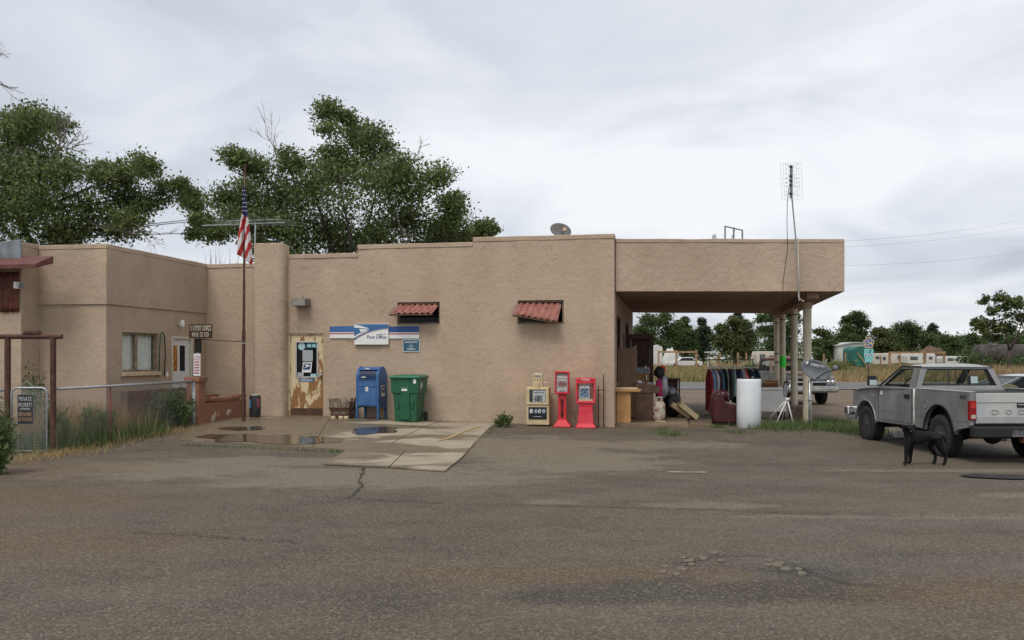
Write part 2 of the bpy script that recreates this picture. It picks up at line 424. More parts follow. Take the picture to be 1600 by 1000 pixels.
# ------------------------------------------------------------------ ground
def ground_mat():
    m = bpy.data.materials.new('worn_asphalt_lot'); m.use_nodes = True
    n, l = m.node_tree.nodes, m.node_tree.links; p = n['Principled BSDF']
    g = n.new('ShaderNodeNewGeometry'); pos = g.outputs['Position']
    sp = n.new('ShaderNodeSeparateXYZ'); l.new(pos, sp.inputs[0])
    def nz(scale, det=5, off=(0, 0, 0), sc=(1, 1, 1), rough=0.6):
        mp = n.new('ShaderNodeMapping'); mp.inputs['Location'].default_value = off; mp.inputs['Scale'].default_value = sc; l.new(pos, mp.inputs[0])
        t = n.new('ShaderNodeTexNoise'); t.inputs['Scale'].default_value = scale; t.inputs['Detail'].default_value = det; t.inputs['Roughness'].default_value = rough
        l.new(mp.outputs[0], t.inputs['Vector']); return t.outputs['Fac']
    def ramp(src, a, b, ca=(0, 0, 0, 1), cb_=(1, 1, 1, 1)):
        r = n.new('ShaderNodeValToRGB'); r.color_ramp.elements[0].position = a; r.color_ramp.elements[1].position = b
        r.color_ramp.elements[0].color = ca; r.color_ramp.elements[1].color = cb_; l.new(src, r.inputs[0]); return r.outputs[0]
    def mix(fac, a, b, mode='MIX'):
        x = n.new('ShaderNodeMix'); x.data_type = 'RGBA'; x.blend_type = mode
        for sock, val in ((0, fac), (6, a), (7, b)):
            if isinstance(val, (int, float, tuple)): x.inputs[sock].default_value = val
            else: l.new(val, x.inputs[sock])
        return x.outputs[2]
    def math_(op, a, b, c=None, clamp=False):
        x = n.new('ShaderNodeMath'); x.operation = op; x.use_clamp = clamp
        for i, val in enumerate((a, b, c)):
            if val is None: continue
            if isinstance(val, (int, float)): x.inputs[i].default_value = val
            else: l.new(val, x.inputs[i])
        return x.outputs[0]
    def mapr(src, a, b):
        x = n.new('ShaderNodeMapRange'); x.interpolation_type = 'SMOOTHSTEP'; x.inputs[1].default_value = a; x.inputs[2].default_value = b; l.new(src, x.inputs[0]); return x.outputs[0]
    def spot(x0, y0, rx, ry):             # a soft elliptical zone on the ground, 1 inside
        dx = math_('MULTIPLY', math_('SUBTRACT', sp.outputs[0], x0), 1 / rx); dy = math_('MULTIPLY', math_('SUBTRACT', sp.outputs[1], y0), 1 / ry)
        r2 = math_('ADD', math_('MULTIPLY', dx, dx), math_('MULTIPLY', dy, dy))
        return math_('SUBTRACT', 1.0, r2)
    asph = ramp(nz(0.75, 8, (3, 1, 0), (1, 1.5, 1), 0.7), 0.34, 0.68, (0.070, 0.058, 0.042, 1), (0.136, 0.111, 0.079, 1))
    asph = mix(ramp(nz(0.30, 5, (7, 3, 0), (1, 2.2, 1)), 0.46, 0.74), asph, (0.135, 0.100, 0.066, 1))   # blown-in dirt
    def zone(col, base, zs, amt, lo, hi, nsc, off):
        f = None
        for z in zs:
            q = spot(*z); f = q if f is None else math_('MAXIMUM', f, q)
        f = math_('ADD', f, math_('MULTIPLY_ADD', nz(nsc, 7, off, (1, 1.6, 1), 0.68), 2.6, -1.3))
        f = math_('MULTIPLY', mapr(f, lo, hi), amt)
        return mix(f, base, col)
    worn = [(-1.9, 12.4, 3.3, 1.5), (0.9, 14.2, 2.2, 1.8), (-5.5, 13.2, 3.0, 1.3), (2.6, 16.4, 2.4, 0.9), (0.4, 15.6, 1.9, 2.6), (-4.2, 14.2, 1.8, 1.0)]
    c = zone((0.200, 0.166, 0.120, 1), asph, worn, 0.80, 0.15, 0.75, 1.3, (1, 8, 0))
    streak = [(7.0, 13.1, 3.2, 0.25), (5.5, 9.3, 4.5, 0.22), (2.3, 10.0, 1.0, 0.35), (0.4, 10.2, 0.5, 0.25), (6.3, 10.7, 0.7, 0.35), (9.5, 12.0, 3, 0.3)]
    c = zone((0.19, 0.158, 0.114, 1), c, streak, 0.7, 0.2, 0.8, 2.6, (4, 2, 0))
    mud = [(-6.5, 10.2, 3.6, 1.4), (-5.2, 8.0, 3.2, 0.9), (-8.2, 13.0, 3.2, 1.5), (0.6, 6.8, 2.2, 0.35), (3.0, 6.3, 2.0, 0.5)]
    c = zone((0.120, 0.080, 0.046, 1), c, mud, 0.75, 0.0, 0.9, 0.9, (9, 4, 0))
    oil = [(1.7, 6.3, 1.6, 0.5), (0.6, 6.2, 0.9, 0.35), (2.3, 6.9, 0.5, 0.2)]
    c = zone((0.040, 0.036, 0.031, 1), c, oil, 0.65, 0.1, 0.9, 1.6, (2, 6, 0))
    # packed dirt beyond the forecourt and out to the road, then field soil
    dirtf = math_('MULTIPLY', mapr(math_('ADD', sp.outputs[1], math_('MULTIPLY', nz(0.6, 5), 3.0)), 20.6, 22.6), mapr(sp.outputs[0], 1.2, 2.2))
    dirt = ramp(nz(0.8, 7, (2, 9, 0)), 0.3, 0.7, (0.125, 0.085, 0.054, 1), (0.20, 0.143, 0.092, 1))
    c = mix(dirtf, c, dirt)
    fld = mapr(math_('ADD', sp.outputs[1], math_('MULTIPLY', nz(0.3, 4), 2.0)), 61.5, 63.5)
    c = mix(fld, c, ramp(nz(0.15, 6), 0.35, 0.65, (0.14, 0.12, 0.045, 1), (0.30, 0.22, 0.095, 1)))
    # stones: pale and dark chips
    vo = n.new('ShaderNodeTexVoronoi'); vo.inputs['Scale'].default_value = 70; l.new(pos, vo.inputs['Vector'])
    sv = n.new('ShaderNodeSeparateColor'); l.new(vo.outputs['Color'], sv.inputs[0])
    c = mix(math_('MULTIPLY', math_('GREATER_THAN', sv.outputs[0], 0.82), 0.45), c, (0.26, 0.225, 0.175, 1))
    c = mix(math_('MULTIPLY', math_('LESS_THAN', sv.outputs[1], 0.22), 0.50), c, (0.035, 0.032, 0.029, 1))
    c = mix(0.85, c, ramp(nz(30, 6), 0.25, 0.78, (0.62, 0.62, 0.62, 1), (1.35, 1.35, 1.35, 1)), 'MULTIPLY')
    l.new(c, p.inputs['Base Color'])
    wet = math_('MULTIPLY_ADD', ramp(nz(0.35, 5, (5, 5, 0), (1, 1.8, 1)), 0.42, 0.66), -0.26, 0.88)
    l.new(wet, p.inputs['Roughness']); p.inputs['Specular IOR Level'].default_value = 0.30
    hh = math_('MULTIPLY_ADD', vo.outputs['Distance'], -0.9, math_('MULTIPLY', nz(18, 4), 0.7))
    b = n.new('ShaderNodeBump'); b.inputs['Strength'].default_value = 0.55; b.inputs['Distance'].default_value = 0.02
    l.new(hh, b.inputs['Height']); l.new(b.outputs[0], p.inputs['Normal'])
    return m
M_ground = ground_mat()
def steps(a, b, fine_a, fine_b, d):
    out = [fine_a]
    while out[-1] < fine_b: out.append(out[-1] + d)
    s = d
    while out[-1] < b: s *= 1.35; out.append(min(b, out[-1] + s))
    s = d
    while out[0] > a: s *= 1.35; out.insert(0, max(a, out[0] - s))
    return out
gx = steps(-1500, 1500, -14, 16, 0.4); gy = steps(-60, 2600, 3, 36, 0.4)
gb = B()
gb.v = [(x, y, gz(x, y) + 0.006 * (mnoise.noise(Vector((x * 0.5, y * 0.5, 0)))) * (1 if y < 40 else 0)) for y in gy for x in gx]
nx = len(gx)
gb.f = [(j * nx + i, j * nx + i + 1, (j + 1) * nx + i + 1, (j + 1) * nx + i) for j in range(len(gy) - 1) for i in range(nx - 1)]
gb.m = [0] * len(gb.f)
ground = tag(gb.build('ground', M_ground, smooth=True, fixn=False), kind='structure')

def drape(poly, dz, d=0.35, rough=0.0):
    """cut a polygon on the ground into a fine sheet that follows it; poly: world XY"""
    import bmesh
    bm = bmesh.new()
    vs = [bm.verts.new((p[0], p[1], 0)) for p in poly]
    bm.faces.new(vs)
    x0, x1 = min(p[0] for p in poly), max(p[0] for p in poly); y0, y1 = min(p[1] for p in poly), max(p[1] for p in poly)
    for ax, a0, a1 in ((0, x0, x1), (1, y0, y1)):
        k = a0 + d
        while k < a1:
            co = (k, 0, 0) if ax == 0 else (0, k, 0); no = (1, 0, 0) if ax == 0 else (0, 1, 0)
            bmesh.ops.bisect_plane(bm, geom=list(bm.verts) + list(bm.edges) + list(bm.faces), plane_co=co, plane_no=no)
            k += d
    b = B(); b.v = [(v.co.x, v.co.y, gz(v.co.x, v.co.y) + dz) for v in bm.verts]
    bm.verts.index_update()
    b.f = [tuple(v.index for v in f.verts) for f in bm.faces]; b.m = [0] * len(b.f); bm.free()
    return b
def px_poly(pts): return [tuple(gpx(x, y)[:2]) for x, y in pts]

def slab_mat():
    m = bpy.data.materials.new('wet_concrete'); m.use_nodes = True
    n, l = m.node_tree.nodes, m.node_tree.links; p = n['Principled BSDF']
    g = n.new('ShaderNodeNewGeometry')
    def nz(s, d, off=(0, 0, 0), sc=(1, 1, 1)):
        mp = n.new('ShaderNodeMapping'); mp.inputs['Location'].default_value = off; mp.inputs['Scale'].default_value = sc; l.new(g.outputs['Position'], mp.inputs[0])
        t = n.new('ShaderNodeTexNoise'); t.inputs['Scale'].default_value = s; t.inputs['Detail'].default_value = d; t.inputs['Roughness'].default_value = 0.55; l.new(mp.outputs[0], t.inputs['Vector']); return t.outputs['Fac']
    sp = n.new('ShaderNodeSeparateXYZ'); l.new(g.outputs['Position'], sp.inputs[0])
    mr = n.new('ShaderNodeMapRange'); mr.inputs[1].default_value = -3.2; mr.inputs[2].default_value = 0.2; mr.inputs[3].default_value = 0.13; mr.inputs[4].default_value = -0.16; l.new(sp.outputs[0], mr.inputs[0])
    ad = n.new('ShaderNodeMath'); ad.operation = 'ADD'; l.new(nz(0.55, 4, (1.2, 3.6, 0), (0.8, 1.6, 1)), ad.inputs[0]); l.new(mr.outputs[0], ad.inputs[1])
    wr = n.new('ShaderNodeValToRGB'); wr.color_ramp.elements[0].position = 0.475; wr.color_ramp.elements[1].position = 0.52; l.new(ad.outputs[0], wr.inputs[0])
    r = n.new('ShaderNodeValToRGB'); r.color_ramp.elements[0].position = 0.3; r.color_ramp.elements[1].position = 0.7
    r.color_ramp.elements[0].color = (0.25, 0.208, 0.148, 1); r.color_ramp.elements[1].color = (0.34, 0.285, 0.205, 1); l.new(nz(2.5, 8), r.inputs[0])
    mx = n.new('ShaderNodeMix'); mx.data_type = 'RGBA'; mx.blend_type = 'MULTIPLY'; mx.inputs[7].default_value = (0.52, 0.49, 0.45, 1)
    l.new(wr.outputs[0], mx.inputs[0]); l.new(r.outputs[0], mx.inputs[6]); l.new(mx.outputs[2], p.inputs['Base Color'])
    rr = n.new('ShaderNodeMapRange'); rr.inputs[3].default_value = 0.85; rr.inputs[4].default_value = 0.38; l.new(wr.outputs[0], rr.inputs[0]); l.new(rr.outputs[0], p.inputs['Roughness'])
    b = n.new('ShaderNodeBump'); b.inputs['Strength'].default_value = 0.25; b.inputs['Distance'].default_value = 0.01; l.new(nz(60, 3), b.inputs['Height']); l.new(b.outputs[0], p.inputs['Normal'])
    return m
M_slab = slab_mat()
pave = tag(bpy.data.objects.new('pavement', None), kind='structure'); COL.objects.link(pave)
def wall_pt(x, v): p = on_wall(x, v); return (p.x, p.y)
SLABS = [   # the concrete in front of the door, poured in panels, and the walk that runs out from it
    [wall_pt(318, 0.3), wall_pt(520, -0.02), gpx(487, 700), gpx(280, 688)],
    [wall_pt(521.5, -0.02), wall_pt(690, -0.02), gpx(611, 693), gpx(540, 704), gpx(488.5, 700)],
    [wall_pt(692, -0.02), wall_pt(775, -0.02), gpx(744, 690), gpx(613, 693)],
    [gpx(542, 705), gpx(632, 706), gpx(607, 732), gpx(505, 727)],
    [gpx(633.5, 706), gpx(728, 710), gpx(695, 738), gpx(609, 732)],
    [gpx(614, 694), gpx(743, 691.3), gpx(729, 709), gpx(543, 704.5)],
]
for q in SLABS:
    q = [(p[0], p[1]) for p in q]
    b = drape(q, 0.010, 0.4)
    o = b.build('slab', M_slab, pave)
    md = o.modifiers.new('thickness', 'SOLIDIFY'); md.thickness = 0.02; md.offset = -1
M_puddle = bpy.data.materials.new('puddle_water'); M_puddle.use_nodes = True
_p = M_puddle.node_tree.nodes['Principled BSDF']; _p.inputs['Base Color'].default_value = (0.055, 0.045, 0.034, 1); _p.inputs['Roughness'].default_value = 0.035; _p.inputs['Specular IOR Level'].default_value = 0.6
M_wet = mat('wet_dark_mud', (0.030, 0.026, 0.021), 0.62, 0.2, 3, 0.1, 20, spec=0.3)
def blob(pts, k=6, amp=0.10, seed=0):
    out = []
    for i in range(len(pts)):
        a, b_ = Vector(pts[i][:2]), Vector(pts[(i + 1) % len(pts)][:2]); d = (b_ - a); nrm = Vector((-d.y, d.x)).normalized() if d.length > 0 else Vector((0, 0))
        for j in range(k):
            t = j / k; q = a + d * t
            out.append(tuple(q + nrm * amp * mnoise.noise(Vector((q.x * 2.3, q.y * 2.3, seed)))))
    return out
for pts, dz, amp in (
    ([(306, 684), (330, 680), (390, 679.5), (450, 682), (505, 683), (540, 687), (520, 693), (470, 697), (400, 693), (340, 690)], 0.018, 0.22),
    ([(548, 677), (560, 670), (600, 668), (625, 670), (612, 676), (585, 679), (560, 681)], 0.018, 0.18),
    ([(340, 671), (370, 667), (410, 668), (405, 673), (370, 675)], 0.018, 0.2),
    ([(1495, 744), (1530, 742), (1600, 744), (1660, 748), (1650, 752), (1580, 750), (1520, 747)], 0.018, 0.12),
    ([(1385, 678), (1420, 672), (1450, 676), (1440, 684), (1400, 685)], 0.012, 0.06),
    ([(1322, 648), (1345, 644), (1365, 650), (1350, 655), (1325, 654)], 0.012, 0.06)):
    q = blob(px_poly(pts), 5, amp, len(pts))
    tag(drape(q, dz, 0.6).build('puddle', M_puddle if pts[0][0] < 800 else M_wet), kind='structure')
# cracks: narrow ribbons of dark, slightly sunken filler with weeds in the wide one
M_crack = mat('crack_filler', (0.035, 0.030, 0.024), 0.95, 0.3, 20)
def ribbon(pxs, w, dz, m, name, parent, jit=0.04, k=5, seed=1):
    pts = [gpx(*p) for p in pxs]; c = []
    for i in range(len(pts) - 1):
        for j in range(k): c.append(pts[i].lerp(pts[i + 1], j / k))
    c.append(pts[-1]); b = B(); vs = []
    for i, q in enumerate(c):
        t = (c[min(i + 1, len(c) - 1)] - c[max(0, i - 1)]); nrm = Vector((-t.y, t.x, 0)).normalized()
        o = jit * mnoise.noise(Vector((i * 0.9, seed, 0))); ww = w * (0.5 + abs(mnoise.noise(Vector((i * 0.7, seed, 4)))) * 1.3)
        for s in (-1, 1):
            r = q + nrm * (o + s * ww); vs.append((r.x, r.y, gz(r.x, r.y) + dz))
    b.add(vs, [(2 * i, 2 * i + 1, 2 * i + 3, 2 * i + 2) for i in range(len(c) - 1)])
    return b.build(name, m, parent)
ribbon([(568, 731), (566, 742), (561, 752), (566, 760), (556, 770), (546, 779)], 0.013, 0.014, M_crack, 'crack', ground, 0.06)
ribbon([(200, 833), (300, 837), (400, 845), (470, 848)], 0.012, 0.016, M_crack, 'crack', ground, 0.08, 8, 2)
ribbon([(470, 776), (540, 779), (620, 784), (760, 789), (900, 792), (1000, 795), (1100, 797), (1250, 803), (1400, 807), (1500, 806), (1600, 806)], 0.012, 0.016, M_crack, 'crack', ground, 0.10, 9, 3)
ribbon([(1060, 884), (1110, 872), (1180, 868), (1230, 880), (1290, 905), (1330, 915)], 0.008, 0.016, M_crack, 'crack', ground, 0.06, 8, 5)
# broken asphalt showing as pale fragments
M_frag = mat('pale_fragment', (0.145, 0.122, 0.092), 0.9, 0.18, 20, 0.3, 60)
rnd = random.Random(3)
for (x0, y0, x1, y1, kk, w) in ((1044, 893, 1112, 872, 14, 7), (1205, 872, 1252, 897, 14, 7)):
    for i in range(kk):
        t = i / (kk - 1); cx_ = lerp(x0, x1, t) + rnd.uniform(-18, 18); cy_ = lerp(y0, y1, t) + rnd.uniform(-8, 8)
        n_ = rnd.randint(5, 7); rr_ = rnd.uniform(0.7, 1.3) * w
        pl = [gpx(cx_ + math.cos(6.283 * j / n_) * rr_ * rnd.uniform(0.7, 1.1), cy_ + math.sin(6.283 * j / n_) * rr_ * 0.38 * rnd.uniform(0.7, 1.1)) for j in range(n_)]
        B().prism([(p.x, p.y) for p in pl], -0.02, 0.0065 + i * 0.0009, 'z').build('asphalt_fragment', M_frag, ground)
M_line = mat('worn_road_paint', (0.55, 0.54, 0.50), 0.8, 0.25, 12)
M_yline = mat('worn_yellow_paint', (0.42, 0.27, 0.10), 0.85, 0.3, 9, col2=(0.32, 0.25, 0.15))
ribbon([(1043, 739), (1103, 739.5)], 0.022, 0.018, M_line, 'paint_line', ground, 0.0, 6)
ribbon([(752, 666), (700, 686), (672, 694)], 0.05, 0.019, M_yline, 'paint_line', pave, 0.0, 6)
# the county road
M_road = mat('road_asphalt', (0.115, 0.112, 0.108), 0.7, 0.12, 0.6, 0.2, 30)
rb = B(); RX = (-120, 160); RY0, RY1 = 47.5, 60.5
nseg = 40
for i in range(nseg + 1):
    x = lerp(RX[0], RX[1], i / nseg); rb.v += [(x, RY0 - (x - 10) * 0.05, 0.03), (x, RY1 - (x - 10) * 0.05, 0.03)]
rb.f = [(2 * i, 2 * i + 2, 2 * i + 3, 2 * i + 1) for i in range(nseg)]; rb.m = [0] * nseg
road = tag(rb.build('road', M_road), kind='structure')
for yy, w, mm in ((RY0 + 0.9, 0.10, M_line), (RY1 - 0.9, 0.10, M_line), ((RY0 + RY1) / 2, 0.09, M_yline)):
    b = B(); b.add([(RX[0], yy - w - (RX[0] - 10) * 0.05, 0.036), (RX[1], yy - w - (RX[1] - 10) * 0.05, 0.036), (RX[1], yy + w - (RX[1] - 10) * 0.05, 0.036), (RX[0], yy + w - (RX[0] - 10) * 0.05, 0.036)], [(0, 1, 2, 3)])
    b.build('paint_line', mm, road)

# ------------------------------------------------------------------ the building
PO = thing('post_office_building', 'long low tan stucco building with a parapet and a forecourt canopy on round columns', 'building', (CX, CY, 0), -BB)
def panel(name, o, d, L, z0, z1, n, holes=(), thick=0.26, amp=0.010, m=None, parent=PO, step=0.3, reveal=0.2, cap=True, ztop=None):
    """a plastered wall face from o along d (building u,v), outward normal n, with openings that have reveals"""
    o, d, n = Vector(o), Vector(d).normalized(), Vector(n).normalized()
    As = {0.0, L}; Zs = {z0, z1}
    for h in holes: As |= {h[0], h[1]}; Zs |= {h[2], h[3]}
    def fill(S):
        S = sorted(S); out = [S[0]]
        for k in S[1:]:
            c = max(1, int(math.ceil((k - out[-1]) / step))); a0 = out[-1]
            out += [a0 + (k - a0) * i / c for i in range(1, c + 1)]
        return out
    A, Z = fill(As), fill(Zs); b = B(); idx = {}
    inh = lambda a, z: any(h[0] < a < h[1] and h[2] < z < h[3] for h in holes)
    def P(a, z, dep=0.0):
        key = (round(a, 4), round(z, 4), dep)
        if key not in idx:
            w = o + d * a
            k = amp * (mnoise.noise(Vector((w.x * 1.3, w.y * 1.3, z * 1.3))) + 0.5 * mnoise.noise(Vector((w.x * 4.1, w.y * 4.1, z * 4.1)))) if dep == 0.0 else 0
            zz = z + (0.014 * mnoise.noise(Vector((w.x * 1.7, w.y * 1.7, 9.0))) if z >= z1 - 1e-6 else 0)
            q = w + n * (k - dep); idx[key] = len(b.v); b.v.append((q.x, q.y, zz))
        return idx[key]
    for i in range(len(A) - 1):
        for j in range(len(Z) - 1):
            if inh((A[i] + A[i + 1]) / 2, (Z[j] + Z[j + 1]) / 2): continue
            b.f.append((P(A[i], Z[j]), P(A[i + 1], Z[j]), P(A[i + 1], Z[j + 1]), P(A[i], Z[j + 1])))
    for h in holes:
        aa = [a for a in A if h[0] <= a <= h[1]]; zz = [z for z in Z if h[2] <= z <= h[3]]
        for i in range(len(aa) - 1):
            for z in (h[2], h[3]): b.f.append((P(aa[i], z), P(aa[i + 1], z), P(aa[i + 1], z, reveal), P(aa[i], z, reveal)))
        for j in range(len(zz) - 1):
            for a in (h[0], h[1]): b.f.append((P(a, zz[j]), P(a, zz[j + 1]), P(a, zz[j + 1], reveal), P(a, zz[j], reveal)))
    if cap:
        for i in range(len(A) - 1): b.f.append((P(A[i], z1), P(A[i + 1], z1), P(A[i + 1], z1, thick), P(A[i], z1, thick)))
        for j in range(len(Z) - 1):
            for a in (0.0, L): b.f.append((P(a, Z[j]), P(a, Z[j + 1]), P(a, Z[j + 1], thick), P(a, Z[j], thick)))
        b.f.append((P(0.0, z0, thick), P(L, z0, thick), P(L, z1, thick), P(0.0, z1, thick)))
    b.m = [0] * len(b.f)
    return b.build(name, m or stucco, parent, sharp=50)
def coping(o, d, L, z, n, h=0.10, proud=0.014, t=0.30):
    o, d, n = Vector(o), Vector(d).normalized(), Vector(n).normalized(); b = B(); vs = []
    k = max(2, int(L / 0.35))
    for i in range(k + 1):
        w = o + d * (L * i / k); j = 0.010 * mnoise.noise(Vector((w.x * 2, w.y * 2, z))); jz = 0.018 * mnoise.noise(Vector((w.x * 1.9, w.y * 1.9, 3)))
        for dep, zz in ((proud + j, z - h + jz * 0.6), (proud + j, z + 0.012 + jz), (-t, z + 0.012 + jz), (-t, z - h)):
            q = w + n * dep; vs.append((q.x, q.y, zz))
    fs = []
    for i in range(k):
        for s in range(4): fs.append((4 * i + s, 4 * i + 4 + s, 4 * i + 4 + (s + 1) % 4, 4 * i + (s + 1) % 4))
    fs += [(0, 1, 2, 3), (4 * k, 4 * k + 3, 4 * k + 2, 4 * k + 1)]
    return b.add(vs, fs).build('coping', stucco, PO, bevel=0.012, sharp=50)

uL = uz(443, 500)[0]; u1 = uz(559, 500)[0]; u2 = uz(739, 500)[0]
Z1, Z2, Z3 = 4.28, 4.48, 4.59
dr = (uz(449.5, 600)[0], uz(505, 600)[0], 0.0, uz(478, 521)[1])
w1 = (uz(621, 490)[0], uz(687, 490)[0], uz(650, 507)[1], uz(650, 472)[1])
w2 = (uz(809, 490)[0], uz(881, 490)[0], uz(845, 506)[1], uz(845, 469)[1])
panel('front_wall', (uL - 0.1, 0), (1, 0), u1 - uL + 0.1, 0, Z1, (0, -1), [(dr[0] - uL + 0.1, dr[1] - uL + 0.1, -0.5, dr[3])])
panel('front_wall', (u1, 0), (1, 0), u2 - u1, 0, Z2, (0, -1), [(w1[0] - u1, w1[1] - u1, w1[2], w1[3])])
panel('front_wall', (u2, 0), (1, 0), -u2, 0, Z3, (0, -1), [(w2[0] - u2, w2[1] - u2, w2[2], w2[3])])
coping((uL, 0), (1, 0), u1 - uL, Z1, (0, -1)); coping((u1, 0), (1, 0), u2 - u1, Z2, (0, -1)); coping((u2, 0), (1, 0), -u2 + 0.01, Z3, (0, -1))
# side wall under the canopy, with the old shop front
SWH = 3.4
panel('side_wall', (0, 0.27), (0, 1), 9.33, 0, Z3 - 0.02, (1, 0), [(0.6, 2.6, 0.95, 2.75), (3.1, 4.1, 0.02, 2.35), (4.6, 6.6, 0.95, 2.75), (7.9, 8.8, 1.35, 2.55)], reveal=0.12)
for (a0, a1, z0, z1, mm) in ((0.6, 2.6, 0.95, 2.75, M_rust), (4.6, 6.6, 0.95, 2.75, M_rust), (7.9, 8.8, 1.35, 2.55, M_cream)):
    wn_ = B(); y0, y1 = 0.27 + a0, 0.27 + a1
    for q in ((y0, y1, z0, z0 + 0.06), (y0, y1, z1 - 0.06, z1), (y0, y0 + 0.06, z0 + 0.061, z1 - 0.061), (y1 - 0.06, y1, z0 + 0.061, z1 - 0.061), ((y0 + y1) / 2 - 0.03, (y0 + y1) / 2 + 0.03, z0 + 0.061, z1 - 0.061)):
        wn_.box(-0.10, -0.03, q[0], q[1], q[2], q[3])
    wo = wn_.build('window', mm, PO, bevel=0.006)
    B().box(-0.075, -0.065, y0 + 0.06, y1 - 0.06, z0 + 0.06, z1 - 0.06).build('pane', M_darkglass, wo)
sd = B().box(-0.10, -0.05, 3.38, 4.36, 0.06, 2.34).build('shop_door', M_rust, PO, bevel=0.008)
B().box(-0.049, -0.044, 3.55, 4.2, 1.0, 2.15).build('pane', M_darkglass, sd)
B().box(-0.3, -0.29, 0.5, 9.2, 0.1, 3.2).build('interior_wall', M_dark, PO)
# roof decks and the walls that close the block behind
B().box(uL + 0.3, -0.27, 0.27, 9.34, 3.9, 4.0).build('roof', M_conc, PO)
panel('rear_wall', (uL - 0.1, 9.6), (1, 0), -uL + 0.1, 0, Z1, (0, 1))
# pilaster: a plastered chimney breast beside the door with a broken top
pu0, pu1 = uz(394, 600, -0.22)[0], uz(443, 600, -0.22)[0]
pz = 1.7 + (HY - 382) / F * (20.1 + 8.6 * 0.182)
b = B(); npr = 14; rows = 22; ring = []
for k in range(npr + 1):
    t = k / npr
    uu = lerp(pu0, pu1, t); e_ = min(t, 1 - t) * npr / 2.2
    vv = -0.24 + 0.10 * (1 - min(1, e_)) ** 2
    ring.append((uu, vv))
for j in range(rows + 1):
    for k, (uu, vv) in enumerate(ring):
        zt = pz + 0.05 * mnoise.noise(Vector((uu * 5, 1, 0))) - (0.05 if k in (9, 10) else 0) - (0.06 if k in (0, npr) else 0)
        z = zt * j / rows; q = 0.018 * mnoise.noise(Vector((uu * 2, vv * 2, z * 1.8))) + 0.006 * mnoise.noise(Vector((uu * 7, vv, z * 6)))
        fl = 0.05 * (1 - sstep(0, 0.35, z))
        b.v.append((uu + (q if k in (0, npr) else 0), vv + q - fl, z))
w_ = npr + 1
for j in range(rows):
    for k in range(npr): b.f.append((j * w_ + k, j * w_ + k + 1, (j + 1) * w_ + k + 1, (j + 1) * w_ + k))
o2 = len(b.v)
for j in range(rows + 1): b.v += [(pu0, 0.5, b.v[j * w_][2]), (pu1, 0.1, b.v[j * w_ + npr][2])]
for j in range(rows):
    b.f.append((o2 + 2 * j, j * w_, (j + 1) * w_, o2 + 2 * j + 2)); b.f.append((j * w_ + npr, o2 + 2 * j + 1, o2 + 2 * j + 3, (j + 1) * w_ + npr))
b.f.append(tuple(rows * w_ + k for k in range(w_)) + (o2 + 2 * rows + 1, o2 + 2 * rows)); b.m = [0] * len(b.f)
b.build('pilaster', stucco, PO, sharp=50)
B().box(pu0 + 0.38, pu0 + 0.58, -0.16, -0.04, pz - 0.12, pz - 0.015).build('exposed_brick', mat('orange_brick', (0.42, 0.12, 0.05), 0.9), PO, bevel=0.01)
# recessed wall and the left wing
VR = 0.45
uW = uz(322, 500, VR)[0]; zR = uz(340, 413, VR)[1]
panel('recessed_wall', (uW, VR), (1, 0), pu0 - uW + 0.2, 0, zR, (0, -1)); coping((uW, VR), (1, 0), pu0 - uW + 0.1, zR, (0, -1))
vN, zN = vz(166, 380, uW)
# openings of the wing wall (a runs from the near corner to the back)
La = VR - vN
va = lambda x: vz(x, 500, uW)[0] - vN
zwin = (vz(218, 581, uW)[1], vz(218, 520, uW)[1]); zdo = vz(285, 526, uW)[1]
hw = (va(191), va(247), zwin[0], zwin[1]); hd = (va(268), va(301), -0.5, zdo)
zb = vz(166, 475, uW)[1]
panel('wing_wall', (uW, vN), (0, 1), La, 0, zb, (1, 0), [hw, hd], amp=0.006, reveal=0.14)
panel('wing_wall_upper', (uW + 0.035, vN - 0.02), (0, 1), La + 0.02, zb, zR + 0.01, (1, 0), amp=0.022, thick=0.3)
coping((uW + 0.035, vN - 0.03), (0, 1), La, zR, (1, 0), 0.09, 0.01)
uJ = uz(62, 500, vN)[0]
panel('wing_front', (uJ, vN), (1, 0), uW - uJ, 0, zb, (0, -1), amp=0.006); panel('wing_front_upper', (uJ, vN - 0.035), (1, 0), uW - uJ + 0.03, zb, zR + 0.01, (0, -1), amp=0.022, thick=0.3)
coping((uJ, vN - 0.035), (1, 0), uW - uJ + 0.04, zR, (0, -1), 0.09, 0.01)
vM = vz(33, 500, uJ)[0]
panel('wing_return', (uJ, vM), (0, 1), vN - vM, 0, zR + 0.02, (1, 0), amp=0.02); coping((uJ, vM), (0, 1), vN - vM, zR + 0.02, (1, 0), 0.09, 0.01)
uE = uJ - 5.0
panel('wing_gable', (uE, vM), (1, 0), uJ - uE, 0, zR + 0.02, (0, -1), amp=0.015)
B().box(uE, uW - 0.3, vN + 0.3, 9.0, zR - 0.3, zR - 0.2).build('roof', M_conc, PO)
panel('rear_wall', (uE, 9.0), (1, 0), uL - uE, 0, zR, (0, 1))
